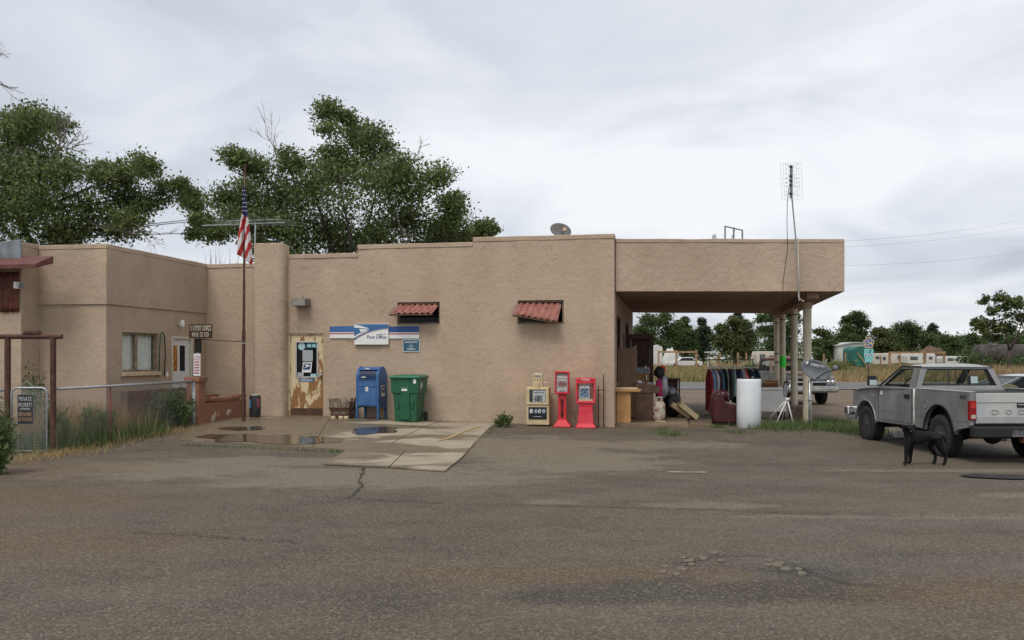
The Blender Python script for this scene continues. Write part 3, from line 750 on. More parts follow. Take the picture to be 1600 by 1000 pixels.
# corrugated brown cladding, its lean-to roof and the grey flashing on the far left wing
def corrugated(name, m, p0, du, dv, nu, nv, pitch, ampl, parent, jag=0.0, thick=0.004):
    """sheet from p0; corrugation runs along dv, waves along du"""
    p0, du, dv = Vector(p0), Vector(du), Vector(dv); nrm = du.cross(dv).normalized(); b = B(); Lu = du.length; k = max(8, int(Lu / pitch * 8))
    for j in range(nv + 1):
        for i in range(k + 1):
            t = i / k; s = j / nv
            e_ = (jag * mnoise.noise(Vector((i * 0.23, 2, 0))) if j == nv else 0)
            q = p0 + du * t + dv * (s + e_) + nrm * ampl * math.sin(2 * math.pi * t * Lu / pitch); b.v.append(tuple(q))
    b.f = [(j * (k + 1) + i, j * (k + 1) + i + 1, (j + 1) * (k + 1) + i + 1, (j + 1) * (k + 1) + i) for j in range(nv) for i in range(k)]; b.m = [0] * len(b.f)
    o = b.build(name, m, parent, smooth=True, fixn=False); md = o.modifiers.new('thickness', 'SOLIDIFY'); md.thickness = thick; md.offset = 0; return o
M_brownmetal = mat('rusted_cladding', (0.090, 0.024, 0.012), 0.7, 0.3, 5, col2=(0.150, 0.045, 0.022))
cu1, ct = uz(30, 425, vM - 0.02); _, cbm = uz(30, 487, vM - 0.02)
corrugated('cladding', M_brownmetal, (cu1 - 1.7, vM - 0.035, ct), (1.7, 0, 0), (0, 0, cbm - ct), 0, 6, 0.11, 0.014, PO, 0.04)
lu1, lz = uz(55, 412, vM - 0.55)
b = B().prism([(vM - 0.55, lz - 0.09), (vM - 0.55, lz), (vM - 0.02, lz + 0.22), (vM - 0.02, lz + 0.06)], lu1 - 2.6, lu1, 'x')
b.build('lean_to_roof', mat('maroon_sheet', (0.13, 0.045, 0.036), 0.6, 0.25), PO, bevel=0.008)
B().prism([(lu1 - 2.6, lz + 0.16), (uz(33, 408, vM - 0.1)[0], lz + 0.10), (uz(32, 378, vM - 0.1)[0], zR + 0.06), (lu1 - 2.6, zR - 0.1)], vM - 0.12, vM - 0.06, 'y').build('flashing', mat('grey_flashing', (0.20, 0.225, 0.235), 0.45, 0.35, 3, metal=0.5), PO, bevel=0.01)
lx, lzz = uz(27, 446, vM - 0.1)
lb = thing('wall_lamp', 'small square pale wall lamp on brown corrugated cladding of the left wing', 'wall lamp', bw(lx, vM - 0.05, lzz), -BB)
B().box(-0.04, 0.04, -0.12, 0.0, -0.07, 0.07).build('lamp_box', M_white, lb, bevel=0.01); B().box(0.041, 0.13, -0.05, -0.01, -0.045, 0.045).build('bracket', M_greymetal, lb, bevel=0.006)
# window of the wing: frame, sash, sill, curtains behind the glass, lintel strip
wy0, wy1 = vN + hw[0], vN + hw[1]; wz0, wz1 = hw[2], hw[3]
b = B()
for q in ((wy0, wy1, wz0, wz0 + 0.05), (wy0, wy1, wz1 - 0.05, wz1), (wy0, wy0 + 0.05, wz0 + 0.051, wz1 - 0.051), (wy1 - 0.05, wy1, wz0 + 0.051, wz1 - 0.051), (lerp(wy0, wy1, 0.44) - 0.04, lerp(wy0, wy1, 0.44) + 0.04, wz0 + 0.051, wz1 - 0.051)):
    b.box(uW - 0.12, uW - 0.05, *q)
win = b.build('window', mat('weathered_sash', (0.27, 0.21, 0.145), 0.8, 0.3), PO, bevel=0.006)
B().box(uW - 0.095, uW - 0.088, wy0 + 0.05, wy1 - 0.05, wz0 + 0.05, wz1 - 0.05).build('pane', glass_mat('window_pane', (0.96, 0.97, 0.96), dens=0.03), win)
b = B(); kk = 70
for i in range(kk + 1):
    t = i / kk; yy = lerp(wy0, wy1, t); xx = uW - 0.165 + 0.018 * math.sin(t * 60) + 0.012 * math.sin(t * 23)
    b.v += [(xx, yy, wz0 - 0.05), (xx, yy, wz1)]
b.f = [(2 * i, 2 * i + 2, 2 * i + 3, 2 * i + 1) for i in range(kk)]; b.m = [0] * kk
b.build('curtain', mat('pale_green_curtain', (0.82, 0.84, 0.78), 0.9, 0.08, 8), win, smooth=True, fixn=False)
B().box(uW - 0.12, uW + 0.07, wy0 - 0.04, wy1 + 0.02, wz0 - 0.09, wz0 - 0.001).build('sill', M_palewood, win, bevel=0.01)
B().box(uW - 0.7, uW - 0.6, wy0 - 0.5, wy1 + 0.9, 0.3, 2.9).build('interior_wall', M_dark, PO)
# white side door of the wing with two dark lights
dy0, dy1 = vN + hd[0], vN + hd[1]
wd = B().box(uW - 0.11, uW - 0.06, dy0 + 0.06, dy1 - 0.06, 0.2, zdo - 0.06).build('side_door', M_white, PO, bevel=0.006)
b = B(); b.box(uW - 0.12, uW + 0.012, dy0, dy0 + 0.059, 0.2, zdo); b.box(uW - 0.12, uW + 0.012, dy1 - 0.059, dy1, 0.2, zdo); b.box(uW - 0.12, uW + 0.012, dy0 + 0.06, dy1 - 0.06, zdo - 0.059, zdo); b.build('door_frame', mat('cream_trim', (0.60, 0.57, 0.46), 0.6), wd, bevel=0.005)
for t0, t1, mm in ((0.12, 0.36, mat('red_yellow_decal', (0.35, 0.05, 0.03), 0.6, 0.3, 9, col2=(0.55, 0.32, 0.03))), (0.48, 0.72, M_dark)):
    B().box(uW - 0.059, uW - 0.054, lerp(dy0, dy1, t0), lerp(dy0, dy1, t1), zdo - 0.85, zdo - 0.22).build('door_light', mm, wd)
b = B().lathe([(0.03, 0), (0.05, 0.02), (0.05, 0.14), (0.03, 0.17)], 12, (uW + 0.14, dy0 + 0.25, zdo + 0.22)); b.tube([(uW, dy0 + 0.25, zdo + 0.30), (uW + 0.13, dy0 + 0.25, zdo + 0.30)], 0.02, 8); b.build('door_lamp', M_white, PO, smooth=True)
# post office door: peeling cream paint over brown, glazed above, brown kick plate
def peel_mat():
    m = bpy.data.materials.new('peeling_cream_paint'); m.use_nodes = True
    n, l = m.node_tree.nodes, m.node_tree.links; p = n['Principled BSDF']; tc = n.new('ShaderNodeTexCoord')
    mp = n.new('ShaderNodeMapping'); mp.inputs['Scale'].default_value = (1, 1, 0.42); l.new(tc.outputs['Object'], mp.inputs[0])
    t = n.new('ShaderNodeTexNoise'); t.inputs['Scale'].default_value = 7.0; t.inputs['Detail'].default_value = 8; t.inputs['Roughness'].default_value = 0.68; l.new(mp.outputs[0], t.inputs['Vector'])
    sp = n.new('ShaderNodeSeparateXYZ'); l.new(tc.outputs['Object'], sp.inputs[0])
    mz = n.new('ShaderNodeMapRange'); mz.inputs[1].default_value = 0.5; mz.inputs[2].default_value = 1.2; mz.inputs[3].default_value = 0.10; mz.inputs[4].default_value = -0.01; l.new(sp.outputs[2], mz.inputs[0])
    mxx = n.new('ShaderNodeMapRange'); mxx.inputs[1].default_value = dr[0]; mxx.inputs[2].default_value = dr[1]; mxx.inputs[3].default_value = -0.05; mxx.inputs[4].default_value = 0.055; l.new(sp.outputs[0], mxx.inputs[0])
    a = n.new('ShaderNodeMath'); l.new(t.outputs['Fac'], a.inputs[0]); l.new(mz.outputs[0], a.inputs[1]); a2 = n.new('ShaderNodeMath'); l.new(a.outputs[0], a2.inputs[0]); l.new(mxx.outputs[0], a2.inputs[1])
    r = n.new('ShaderNodeValToRGB'); r.color_ramp.elements[0].position = 0.515; r.color_ramp.elements[1].position = 0.55
    r.color_ramp.elements[0].color = (0.62, 0.50, 0.31, 1); r.color_ramp.elements[1].color = (0.27, 0.130, 0.042, 1)
    l.new(a2.outputs[0], r.inputs[0]); l.new(r.outputs[0], p.inputs['Base Color']); p.inputs['Roughness'].default_value = 0.7
    b_ = n.new('ShaderNodeBump'); b_.inputs['Strength'].default_value = 0.3; b_.inputs['Distance'].default_value = 0.004; b_.invert = True; l.new(r.outputs[0], b_.inputs['Height']); l.new(b_.outputs[0], p.inputs['Normal'])
    return m
M_peel = peel_mat()
zD = 0.28; d0, d1, dz1 = dr[0] + 0.055, dr[1] - 0.03, dr[3] - 0.045
def dz_(y): return uz(478, y)[1]
def du_(x): return uz(x, 580)[0]
g0, g1, gz0, gz1 = du_(460.5), du_(496), dz_(590.5), dz_(533)
b = B(); b.box(d0, g0, 0.05, 0.095, zD, dz1); b.box(g1, d1, 0.05, 0.095, zD, dz1); b.box(g0 + 0.0005, g1 - 0.0005, 0.05, 0.095, zD, gz0); b.box(g0 + 0.0005, g1 - 0.0005, 0.05, 0.095, gz1, dz1)
door = b.build('front_door', M_peel, PO)
b = B(); b.box(dr[0], d0 - 0.003, 0.03, 0.12, zD, dr[3]); b.box(d1 + 0.003, dr[1], 0.03, 0.12, zD, dr[3]); b.box(d0 - 0.002, d1 + 0.002, 0.03, 0.12, dz1 + 0.003, dr[3])
b.build('door_frame', M_peel, door, bevel=0.006)
b = B(); t_ = 0.035
b.box(g0, g1, 0.035, 0.049, gz0, gz0 + t_); b.box(g0, g1, 0.035, 0.049, gz1 - t_, gz1); b.box(g0, g0 + t_, 0.035, 0.049, gz0 + t_ + 0.001, gz1 - t_ - 0.001); b.box(g1 - t_, g1, 0.035, 0.049, gz0 + t_ + 0.001, gz1 - t_ - 0.001)
b.build('glazing_frame', mat('aluminium_trim', (0.55, 0.55, 0.52), 0.4, 0.1, metal=0.4), door, bevel=0.004)
B().box(g0 + 0.01, g1 - 0.01, 0.070, 0.076, gz0 + 0.01, gz1 - 0.01).build('pane', M_darkglass, door)
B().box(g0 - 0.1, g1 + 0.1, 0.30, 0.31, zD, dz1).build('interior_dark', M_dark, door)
B().box(d0 + 0.01, d1 - 0.01, 0.044, 0.0495, zD + 0.01, dz_(638)).build('kick_plate', mat('brown_kick_plate', (0.085, 0.042, 0.026), 0.6, 0.2), door)
hx, hz_ = du_(500), dz_(586.5)
b = B().lathe([(0.045, 0), (0.045, 0.012), (0.018, 0.014), (0.018, 0.05), (0.04, 0.06), (0.045, 0.08), (0.03, 0.10)], 14); b.v = [(hx + x, 0.05 - z, hz_ + y) for x, y, z in b.v]
b.box(hx - 0.10, hx - 0.02, 0.035, 0.049, hz_ - 0.015, hz_ + 0.015); b.build('door_knob', M_chrome, door, smooth=False, sharp=40)
for zz in (0.5, 1.25, 2.0): B().box(d0 - 0.02, d0 + 0.015, 0.038, 0.0485, zD + zz - 0.17, zD + zz - 0.03).build('hinge', M_greymetal, door)
def card(px, py, pw, ph, m, name='notice', sk=0.0, y=0.066):
    x0, x1 = du_(px), du_(px + pw); z0, z1 = dz_(py + ph), dz_(py)
    return B().prism([(x0, z0), (x1 - sk, z0), (x1, z1), (x0 + sk, z1)], y - 0.001, y + 0.002, 'y').build(name, m, door), (x0, x1, z0, z1)
M_teal = mat('pale_teal_paper', (0.36, 0.55, 0.55), 0.6, 0.08); M_tealdark = mat('teal_card', (0.05, 0.20, 0.26), 0.6, 0.1)
kx, kz = du_(469.5), dz_(541)
B().prism([(kx + 0.095 * math.cos(q * 0.2618), kz + 0.095 * math.sin(q * 0.2618)) for q in range(24)], 0.065, 0.067, 'y').build('round_sticker', M_teal, door)
card(477, 536, 16.5, 7.5, M_tealdark)
for xx in (479, 486.5): card(xx, 538, 5, 4, M_teal, 'card_panel', 0, 0.063)
card(471, 547, 16, 17.5, mat('grey_notice', (0.36, 0.40, 0.42), 0.7, 0.12, 30))
o_, (x0, x1, z0, z1) = card(470, 566, 16, 16, M_signwhite, 'eagle_decal', 0.03)
B().prism([(x0 + 0.03, z0 + 0.07), (x1 - 0.06, z0 + 0.07), (x1 - 0.03, z1 - 0.03), (x0 + 0.055, z1 - 0.03)], 0.062, 0.0645, 'y').build('eagle_ground', M_navy, door)
B().prism([(x0 + 0.06, z1 - 0.045), (x1 - 0.07, z1 - 0.07), (x1 - 0.05, z1 - 0.09), (x0 + 0.05, z0 + 0.10), (x0 + 0.12, z1 - 0.10)], 0.060, 0.0615, 'y').build('eagle', M_signwhite, door)
card(463, 582, 9.5, 5.5, M_paper); card(483.5, 584, 9, 5, M_teal)
x0, x1, z0, z1 = du_(466), du_(489), dz_(596.5), dz_(592)
B().box(x0, x1, 0.044, 0.0495, z0, z1).build('name_plate', mat('plate_blue', (0.07, 0.18, 0.34), 0.5), door); letters('POST OFFICE', x0 + 0.05, x1 - 0.05, z0 + 0.014, z1 - 0.014, 0.044, M_signwhite, door, depth=0.002, bold=0.01)
# canopy over the forecourt
q0 = Vector((0.0, 0.16)); q1 = Vector(wb(7.80, 20.27)); q2 = Vector(wb(9.95, 30.4)); q3 = Vector((0.0, 9.6))
ZT, ZBm = 4.49, 3.275
def edge_panel(a, b_, name, z0=ZBm, z1=ZT):
    d = b_ - a; L = d.length; d.normalize(); n_ = Vector((d.y, -d.x))
    return panel(name, a, d, L, z0, z1, n_, amp=0.008, thick=0.22), (a, d, L, n_)
_, e1 = edge_panel(q0 + Vector((0.02, 0)), q1, 'canopy_fascia'); coping(e1[0], e1[1], e1[2], ZT, e1[3], 0.08, 0.010)
edge_panel(q1 + Vector((0.0, 0.004)), q2, 'canopy_fascia'); edge_panel(q2, q3 + Vector((0, 0.0)), 'canopy_fascia')
ins = lambda p, s: (lerp(p.x, 4, s), lerp(p.y, 5, s))
cp = [ins(q0, 0.01), ins(q1, 0.02), ins(q2, 0.02), ins(q3, 0.01)]
b = B(); K = 16; vs = []
for j in range(K + 1):
    for i in range(K + 1):
        s, t = i / K, j / K
        a_ = Vector(cp[0]).lerp(Vector(cp[1]), s); c_ = Vector(cp[3]).lerp(Vector(cp[2]), s); q = a_.lerp(c_, t)
        vs.append((q.x, q.y, ZBm + 0.03 + 0.02 * mnoise.noise(Vector((q.x * 0.5, q.y * 0.5, 1)))))
b.add(vs, [(j * (K + 1) + i, j * (K + 1) + i + 1, (j + 1) * (K + 1) + i + 1, (j + 1) * (K + 1) + i) for j in range(K) for i in range(K)])
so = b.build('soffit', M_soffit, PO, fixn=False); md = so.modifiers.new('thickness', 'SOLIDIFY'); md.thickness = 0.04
B().prism([ins(q0, 0.02), ins(q1, 0.03), ins(q2, 0.03), ins(q3, 0.02)], ZT - 0.14, ZT - 0.09, 'z').build('canopy_roof', M_conc, PO)
COLS = [(7.38, 21.6, 0.105), (7.97, 24.4, 0.098), (8.61, 27.5, 0.098), (9.23, 30.1, 0.098)]
cu_ = [Vector(wb(x, y)) for x, y, _ in COLS]
bd = (cu_[3] - cu_[0]).normalized(); bn = Vector((bd.y, -bd.x))
b = B(); a_, c_ = cu_[0] - bd * 1.15, cu_[3] + bd * 0.1
for zz in (ZBm - 0.16, ZBm + 0.02):
    for p_, s in ((a_, -1), (a_, 1), (c_, 1), (c_, -1)): q = p_ + bn * 0.14 * s; b.v.append((q.x, q.y, zz))
b.f = [(0, 1, 2, 3), (4, 7, 6, 5), (0, 4, 5, 1), (1, 5, 6, 2), (2, 6, 7, 3), (3, 7, 4, 0)]; b.m = [0] * 6
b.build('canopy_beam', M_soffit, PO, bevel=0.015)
for i, ((X, Y, r), c) in enumerate(zip(COLS, cu_)):
    z0 = gz(X, Y) - 0.02
    o = B().lathe([(r * 1.0, z0), (r, z0 + 0.02), (r * 0.98, 1.5), (r, ZBm - 0.17)], 20, (c.x, c.y, 0)).build('column', M_cream, PO, sharp=40)
    if i == 0:
        B().lathe([(r * 1.02, ZBm - 0.34), (r * 1.18, ZBm - 0.30), (r * 1.18, ZBm - 0.17)], 16, (c.x, c.y, 0)).build('capital', stucco, o, sharp=40)
    else:
        B().lathe([(r * 1.04, ZBm - 0.36), (r * 1.04, ZBm - 0.33)], 16, (c.x, c.y, 0)).build('band', M_rust, o, sharp=40)
    if i == 2:
        zz = uz(1221, 560, 7.0)
        t0, t1 = CH - (574 - HY) / F * Y, CH - (556 - HY) / F * Y
        b = B().lathe([(r * 1.03, t0), (r * 1.03, t1)], 16, (c.x, c.y, 0), cap=False); b.f = [f for k, f in enumerate(b.f) if k % 16 in (9, 10, 11, 12, 13, 14)]; b.m = [0] * len(b.f)
        b.build('green_sticker', mat('fluorescent_green', (0.05, 0.80, 0.06), 0.6, 0.03), o, fixn=False)
    if i == 3:
        for zz in (1.55, 1.85): B().lathe([(r * 1.05, zz), (r * 1.05, zz + 0.03)], 16, (c.x, c.y, 0)).build('strap', M_dark, o)
# apron of old concrete under the canopy
def sheet(pts, dz, m, name):
    o = drape([tuple(bw(u, v)[:2]) for u, v in pts], dz, 0.5).build(name, m, pave); md = o.modifiers.new('thickness', 'SOLIDIFY'); md.thickness = 0.12; md.offset = -1; return o
M_oldconc = mat('dusty_concrete', (0.205, 0.150, 0.100), 0.95, 0.2, 1.4, 0.3, 30)
sheet([(-0.02, 0.3), (1.7, 0.1), (1.7, 9), (-0.02, 9)], 0.06, M_oldconc, 'shop_step')
sheet([(1.75, 0.9), (5.0, 1.4), (5.0, 4.2), (1.75, 4.2)], 0.022, M_oldconc, 'forecourt_slab')
sheet([(1.75, 4.4), (5.0, 4.4), (5.0, 8.6), (1.75, 8.6)], 0.022, M_oldconc, 'forecourt_slab')
# high slot windows with their corrugated hoods
for wi, w in enumerate((w1, w2)):
    b = B(); t_ = 0.045
    for q in ((w[0], w[1], w[2], w[2] + t_), (w[0], w[1], w[3] - t_, w[3]), (w[0], w[0] + t_, w[2] + t_ + 0.001, w[3] - t_ - 0.001), (w[1] - t_, w[1], w[2] + t_ + 0.001, w[3] - t_ - 0.001)):
        b.box(q[0], q[1], 0.08, 0.16, q[2], q[3])
    wo = b.build('slot_window', mat('weathered_sash', (0, 0, 0)), PO, bevel=0.006)
    B().box(w[0] + t_, w[1] - t_, 0.12, 0.125, w[2] + t_, w[3] - t_).build('pane', M_darkglass, wo)
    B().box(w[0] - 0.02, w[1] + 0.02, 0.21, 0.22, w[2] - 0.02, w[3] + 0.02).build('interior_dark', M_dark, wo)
    top = w[3] - 0.05
    if wi == 0: p0, du__, dv__ = (w[0] - 0.03, 0.05, top), (w[1] - w[0], 0, 0.0), (-0.07, -0.42, -0.24)
    else: p0, du__, dv__ = (w[0] - 0.02, 0.05, top), (w[1] - w[0] - 0.04, 0, -0.03), (-0.05, -0.40, -0.29)
    p0 = Vector(p0); du__ = Vector(du__); dv__ = Vector(dv__)
    if wi == 1:
        o = corrugated('hood', M_redrust, p0, du__, dv__, 0, 3, 0.145, 0.024, wo, 0.0)
        for v_ in o.data.vertices:                                       # the right-hand hood sags to one side
            t = (v_.co.x - p0.x) / du__.x; v_.co.z -= 0.16 * max(0, t) * (p0.y - v_.co.y) / 0.4
    else: o = corrugated('hood', M_redrust, p0, du__, dv__, 0, 3, 0.145, 0.024, wo, 0.0)
    for t in (0.02, 0.96):
        s = p0 + du__ * t; e_ = s + dv__ * 0.95; e_.z -= (0.16 * t * 0.95 if wi == 1 else 0)
        B().tube([s - Vector((0, 0, 0.03)), e_ - Vector((0, 0, 0.035))], 0.018, 6).build('hood_arm', M_greymetal, wo)
    s = p0 + dv__ * 0.93; e_ = p0 + du__ + dv__ * 0.93; e_.z -= (0.15 if wi == 1 else 0)
    B().tube([s - Vector((0, 0, 0.05)), e_ - Vector((0, 0, 0.05))], 0.022, 6).build('hood_rail', M_midwood, wo)
# ------------------------------------------------------------------ things fixed to the facade
def printline(x0, x1, z0, z1, y, m, parent, seed=0):
    """a line of print too small to read: a row of word-long strokes"""
    rq = random.Random(seed * 7 + int(x0 * 1000)); b = B(); x = x0; L = x1 - x0
    while x < x1 - 0.06 * L:
        w = min(rq.uniform(0.12, 0.30) * L, x1 - x); b.box(x, x + w * 0.85, y - 0.002, y - 0.0002, z0, z1); x += w
    return b.build('print_line', m, parent)
def facade(name, label, cat, x, y, v=-0.02):
    u, z = uz(x, y, v); return thing(name, label, cat, bw(u, v, z), -BB)
SPM = 1.0 / 63.0                          # metres for a pixel of the photograph at the facade
# post office sign: striped band and the raised centre board with the eagle
sg = facade('post_office_sign', 'blue and white post office sign with eagle, mounted on the tan wall right of door', 'sign', 584, 523.5, -0.03)
k = 1 / 9.41 / 63.6
def sx_(X): return (X - 790) * k
def sz_(Z): return -(Z - 268) * k
for x0, x1, m_, zt, zb_ in ((107, 497, M_signblue, 135, 312), (1023, 1477, mat('deep_sign_blue', (0.026, 0.082, 0.26), 0.45, 0.06), 143, 320)):
    pn = B().box(sx_(x0), sx_(x1), 0.0, 0.02, sz_(zb_), sz_(zt)).build('band_panel', M_signwhite, sg)
    B().box(sx_(x0), sx_(x1), -0.002, -0.0005, sz_(zt + 88), sz_(zt)).build('blue_stripe', m_, pn)
    B().box(sx_(x0), sx_(x1), -0.002, -0.0005, sz_(zt + 118), sz_(zt + 102)).build('red_stripe', M_redp, pn)
bd_ = B().box(sx_(499), sx_(1021), -0.05, 0.02, sz_(408), sz_(106)).build('centre_board', M_signwhite, sg, bevel=0.004)
def flat(pts, y, m, name, par): return B().prism([(sx_(a), sz_(c)) for a, c in pts], y, y + 0.0015, 'y').build(name, m, par)
flat([(501, 108), (1019, 112), (1019, 174), (940, 180), (860, 192), (780, 208), (700, 232), (620, 266), (560, 298), (501, 338)], -0.053, M_signblue, 'blue_field', bd_)
flat([(501, 344), (560, 304), (620, 272), (700, 238), (780, 214), (860, 198), (940, 186), (1019, 180), (1019, 184), (940, 190), (860, 203), (780, 219), (700, 244), (620, 279), (560, 311), (501, 352)], -0.053, M_redp, 'red_line', bd_)
flat([(501, 112), (600, 132), (690, 158), (722, 170), (724, 190), (712, 178), (640, 168), (560, 162), (501, 160)], -0.056, M_signwhite, 'eagle_crown', bd_)
flat([(575, 180), (640, 178), (700, 184), (690, 200), (640, 216), (600, 226)], -0.056, M_signwhite, 'eagle_head', bd_)
flat([(501, 288), (560, 252), (640, 222), (712, 196), (722, 204), (660, 232), (590, 262), (501, 312)], -0.056, M_signwhite, 'eagle_neck', bd_)
letters('Post Office', sx_(694), sx_(990), sz_(322), sz_(272), -0.051, M_navy, bd_, bold=0.004, shear=0.22)
letters('UNITED STATES', sx_(838), sx_(988), sz_(264), sz_(254), -0.051, M_navy, bd_)
B().tube([(sx_(400), 0.01, sz_(315)), (sx_(505), 0.01, sz_(362))], 0.006, 6).build('bracket_wire', M_palewood, sg)
# handicapped parking sign
hs = facade('handicapped_parking_sign', 'small dark teal handicapped parking sign with white border below the post office sign', 'sign', 642.5, 540, -0.02)
def rrect(w, h, r, n=5):
    out = []
    for cx_, cz_, a0 in ((w / 2 - r, h / 2 - r, 0), (-w / 2 + r, h / 2 - r, 90), (-w / 2 + r, -h / 2 + r, 180), (w / 2 - r, -h / 2 + r, 270)):
        for i in range(n + 1): a = R(a0 + 90 * i / n); out.append((cx_ + r * math.cos(a), cz_ + r * math.sin(a)))
    return out
pl = B().prism(rrect(0.435, 0.31, 0.03), 0.0, 0.008, 'y').build('plate', mat('sign_offwhite', (0.52, 0.55, 0.50), 0.5, 0.05), hs)
B().prism(rrect(0.395, 0.27, 0.02), -0.002, -0.0005, 'y').build('field', mat('teal_sign', (0.035, 0.105, 0.17), 0.5, 0.08), pl)
letters('HANDICAPPED', -0.16, 0.16, 0.065, 0.105, -0.002, M_signwhite, pl, depth=0.002, bold=0.012)
letters('PARKING', -0.10, 0.10, -0.105, -0.065, -0.002, M_signwhite, pl, depth=0.002, bold=0.012)
b = B().tube([(0.035 * math.cos(a) - 0.002, -0.0035, -0.012 + 0.030 * math.sin(a)) for a in [R(120 + 15 * i) for i in range(18)]], 0.005, 6)
b.tube([(-0.006, -0.0035, 0.045), (-0.004, -0.0035, 0.008), (0.024, -0.0035, 0.006), (0.036, -0.0035, -0.03), (0.048, -0.0035, -0.026)], 0.005, 6); b.lathe([(0.002, -0.007), (0.010, 0), (0.002, 0.007)], 8, (-0.006, -0.0035, 0.056))
b.build('wheelchair_symbol', M_signwhite, pl)
# flood light above the door
fl = facade('flood_light', 'grey wall flood light above the peeling door', 'wall lamp', 474, 473, 0.0)
b = B().prism([(-0.10, 0.10), (-0.30, 0.08), (-0.26, -0.10), (0.0, -0.10), (0.0, 0.10)], -0.19, 0.19, 'x'); b.build('housing', mat('weathered_grey', (0.16, 0.15, 0.13), 0.6, 0.2), fl, bevel=0.015)
B().add([(-0.165, -0.305, 0.062), (0.165, -0.305, 0.062), (0.165, -0.268, -0.085), (-0.165, -0.268, -0.085)], [(0, 1, 2, 3)]).build('lens', mat('frosted_lens', (0.42, 0.40, 0.35), 0.3, 0.1), fl)
B().tube([(0.03, -0.10, 0.09), (0.03, -0.10, 0.17)], 0.018, 8).build('photo_cell', M_greymetal, fl)

# ------------------------------------------------------------------ things standing before the facade
def stand(name, label, cat, x, v, rz=0.0, group=None):
    p = on_wall(x, v); u, vv = wb(p.x, p.y)
    dz = 0.013 if (x < 775) else 0.0
    return thing(name, label, cat, p + Vector((0, 0, dz)), -BB + rz, group)
# blue collection box: domed top, hopper, legs
mb = stand('collection_mailbox', 'blue domed mail collection box on four legs beside the green bin', 'mailbox', 574, -0.55, R(-2))
hw_, dp = 0.265, 0.54; zb0, zt0 = 0.30, 1.0
prof = [(0, zb0), (0, zt0)] + [(dp / 2 - dp / 2 * math.cos(R(180 * i / 16)), zt0 + 0.24 * math.sin(R(180 * i / 16))) for i in range(1, 16)] + [(dp, zt0), (dp, zb0)]
B().prism(prof, -hw_, hw_, 'x').build('body', M_blue, mb, bevel=0.012, sharp=30)
for sx in (-1, 1):
    B().prism([(-0.014, 0.04), (-0.014, zt0)] + [(dp / 2 - (dp / 2 + 0.014) * math.cos(R(180 * i / 16)), zt0 + 0.255 * math.sin(R(180 * i / 16))) for i in range(1, 16)] + [(dp + 0.014, zt0), (dp + 0.014, 0.0), (dp - 0.05, 0.0), (dp - 0.05, zb0 - 0.04), (0.05, zb0 - 0.04), (0.05, 0.0), (-0.014, 0.0)], sx * hw_ - 0.022, sx * hw_ + 0.022, 'x').build('side_frame', M_blue, mb, bevel=0.008, sharp=30)
    for yy in (-0.013, dp - 0.05): B().box(sx * hw_ - 0.024, sx * hw_ + 0.024, yy - 0.004, yy + 0.06, -0.005, 0.03).build('foot', M_blue, mb, bevel=0.004)
hp = [(dp / 2 - (dp / 2 + 0.006) * math.cos(R(a)), zt0 + 0.246 * math.sin(R(a))) for a in (-2, 8, 18, 28, 38, 46)]
b = B()
for y_, z_ in hp: b.v += [(-0.215, y_, z_), (0.215, y_, z_)]
b.f = [(2 * i, 2 * i + 1, 2 * i + 3, 2 * i + 2) for i in range(5)]; b.m = [0] * 5
b.build('hopper_shade', mat('shadowed_blue', (0.008, 0.020, 0.060), 0.5, 0.1), mb, fixn=False)  # dark sheet just proud of the dome, painting the shade inside the hopper
b = B().prism([(0.0, 0.985), (-0.055, 0.99), (-0.06, 1.0), (0.0, 1.002)], -0.21, 0.21, 'x'); b.build('hopper_lip', M_blue, mb, bevel=0.004)
B().prism([(0.09, 1.19), (0.03, 1.185), (0.03, 1.172), (0.09, 1.165)], -0.235, 0.235, 'x').build('hood', M_blue, mb, bevel=0.005)
B().box(-0.13, -0.02, -0.062, -0.058, 0.99, 1.012).build('white_label', M_signwhite, mb)
B().box(-0.06, 0.03, 0.03, 0.10, 1.19, 1.215).build('top_label', M_signwhite, mb)
dl = B().box(-0.225, 0.225, -0.012, 0.002, 0.33, 0.80).build('collection_door', M_blue, mb, bevel=0.006)
B().box(-0.225, 0.225, -0.022, -0.0125, 0.775, 0.80).build('door_lip', M_blue, dl, bevel=0.003)
B().box(-0.045, 0.025, -0.017, -0.0125, 0.665, 0.765).build('lock_plate', M_signwhite, dl); B().box(-0.022, 0.002, -0.020, -0.0172, 0.70, 0.73).build('keyhole', M_dark, dl)
b = B().box(hw_ + 0.0225, hw_ + 0.025, 0.17, 0.40, 0.53, 0.80); dc = b.build('eagle_decal', M_signwhite, mb)
B().box(hw_ + 0.0252, hw_ + 0.027, 0.19, 0.38, 0.62, 0.78).build('decal_field', M_navy, dc); B().add([(hw_ + 0.028, 0.21, 0.75), (hw_ + 0.028, 0.36, 0.72), (hw_ + 0.028, 0.30, 0.68), (hw_ + 0.028, 0.22, 0.65), (hw_ + 0.028, 0.27, 0.70)], [(0, 1, 2, 3, 4)]).build('eagle', M_signwhite, dc)
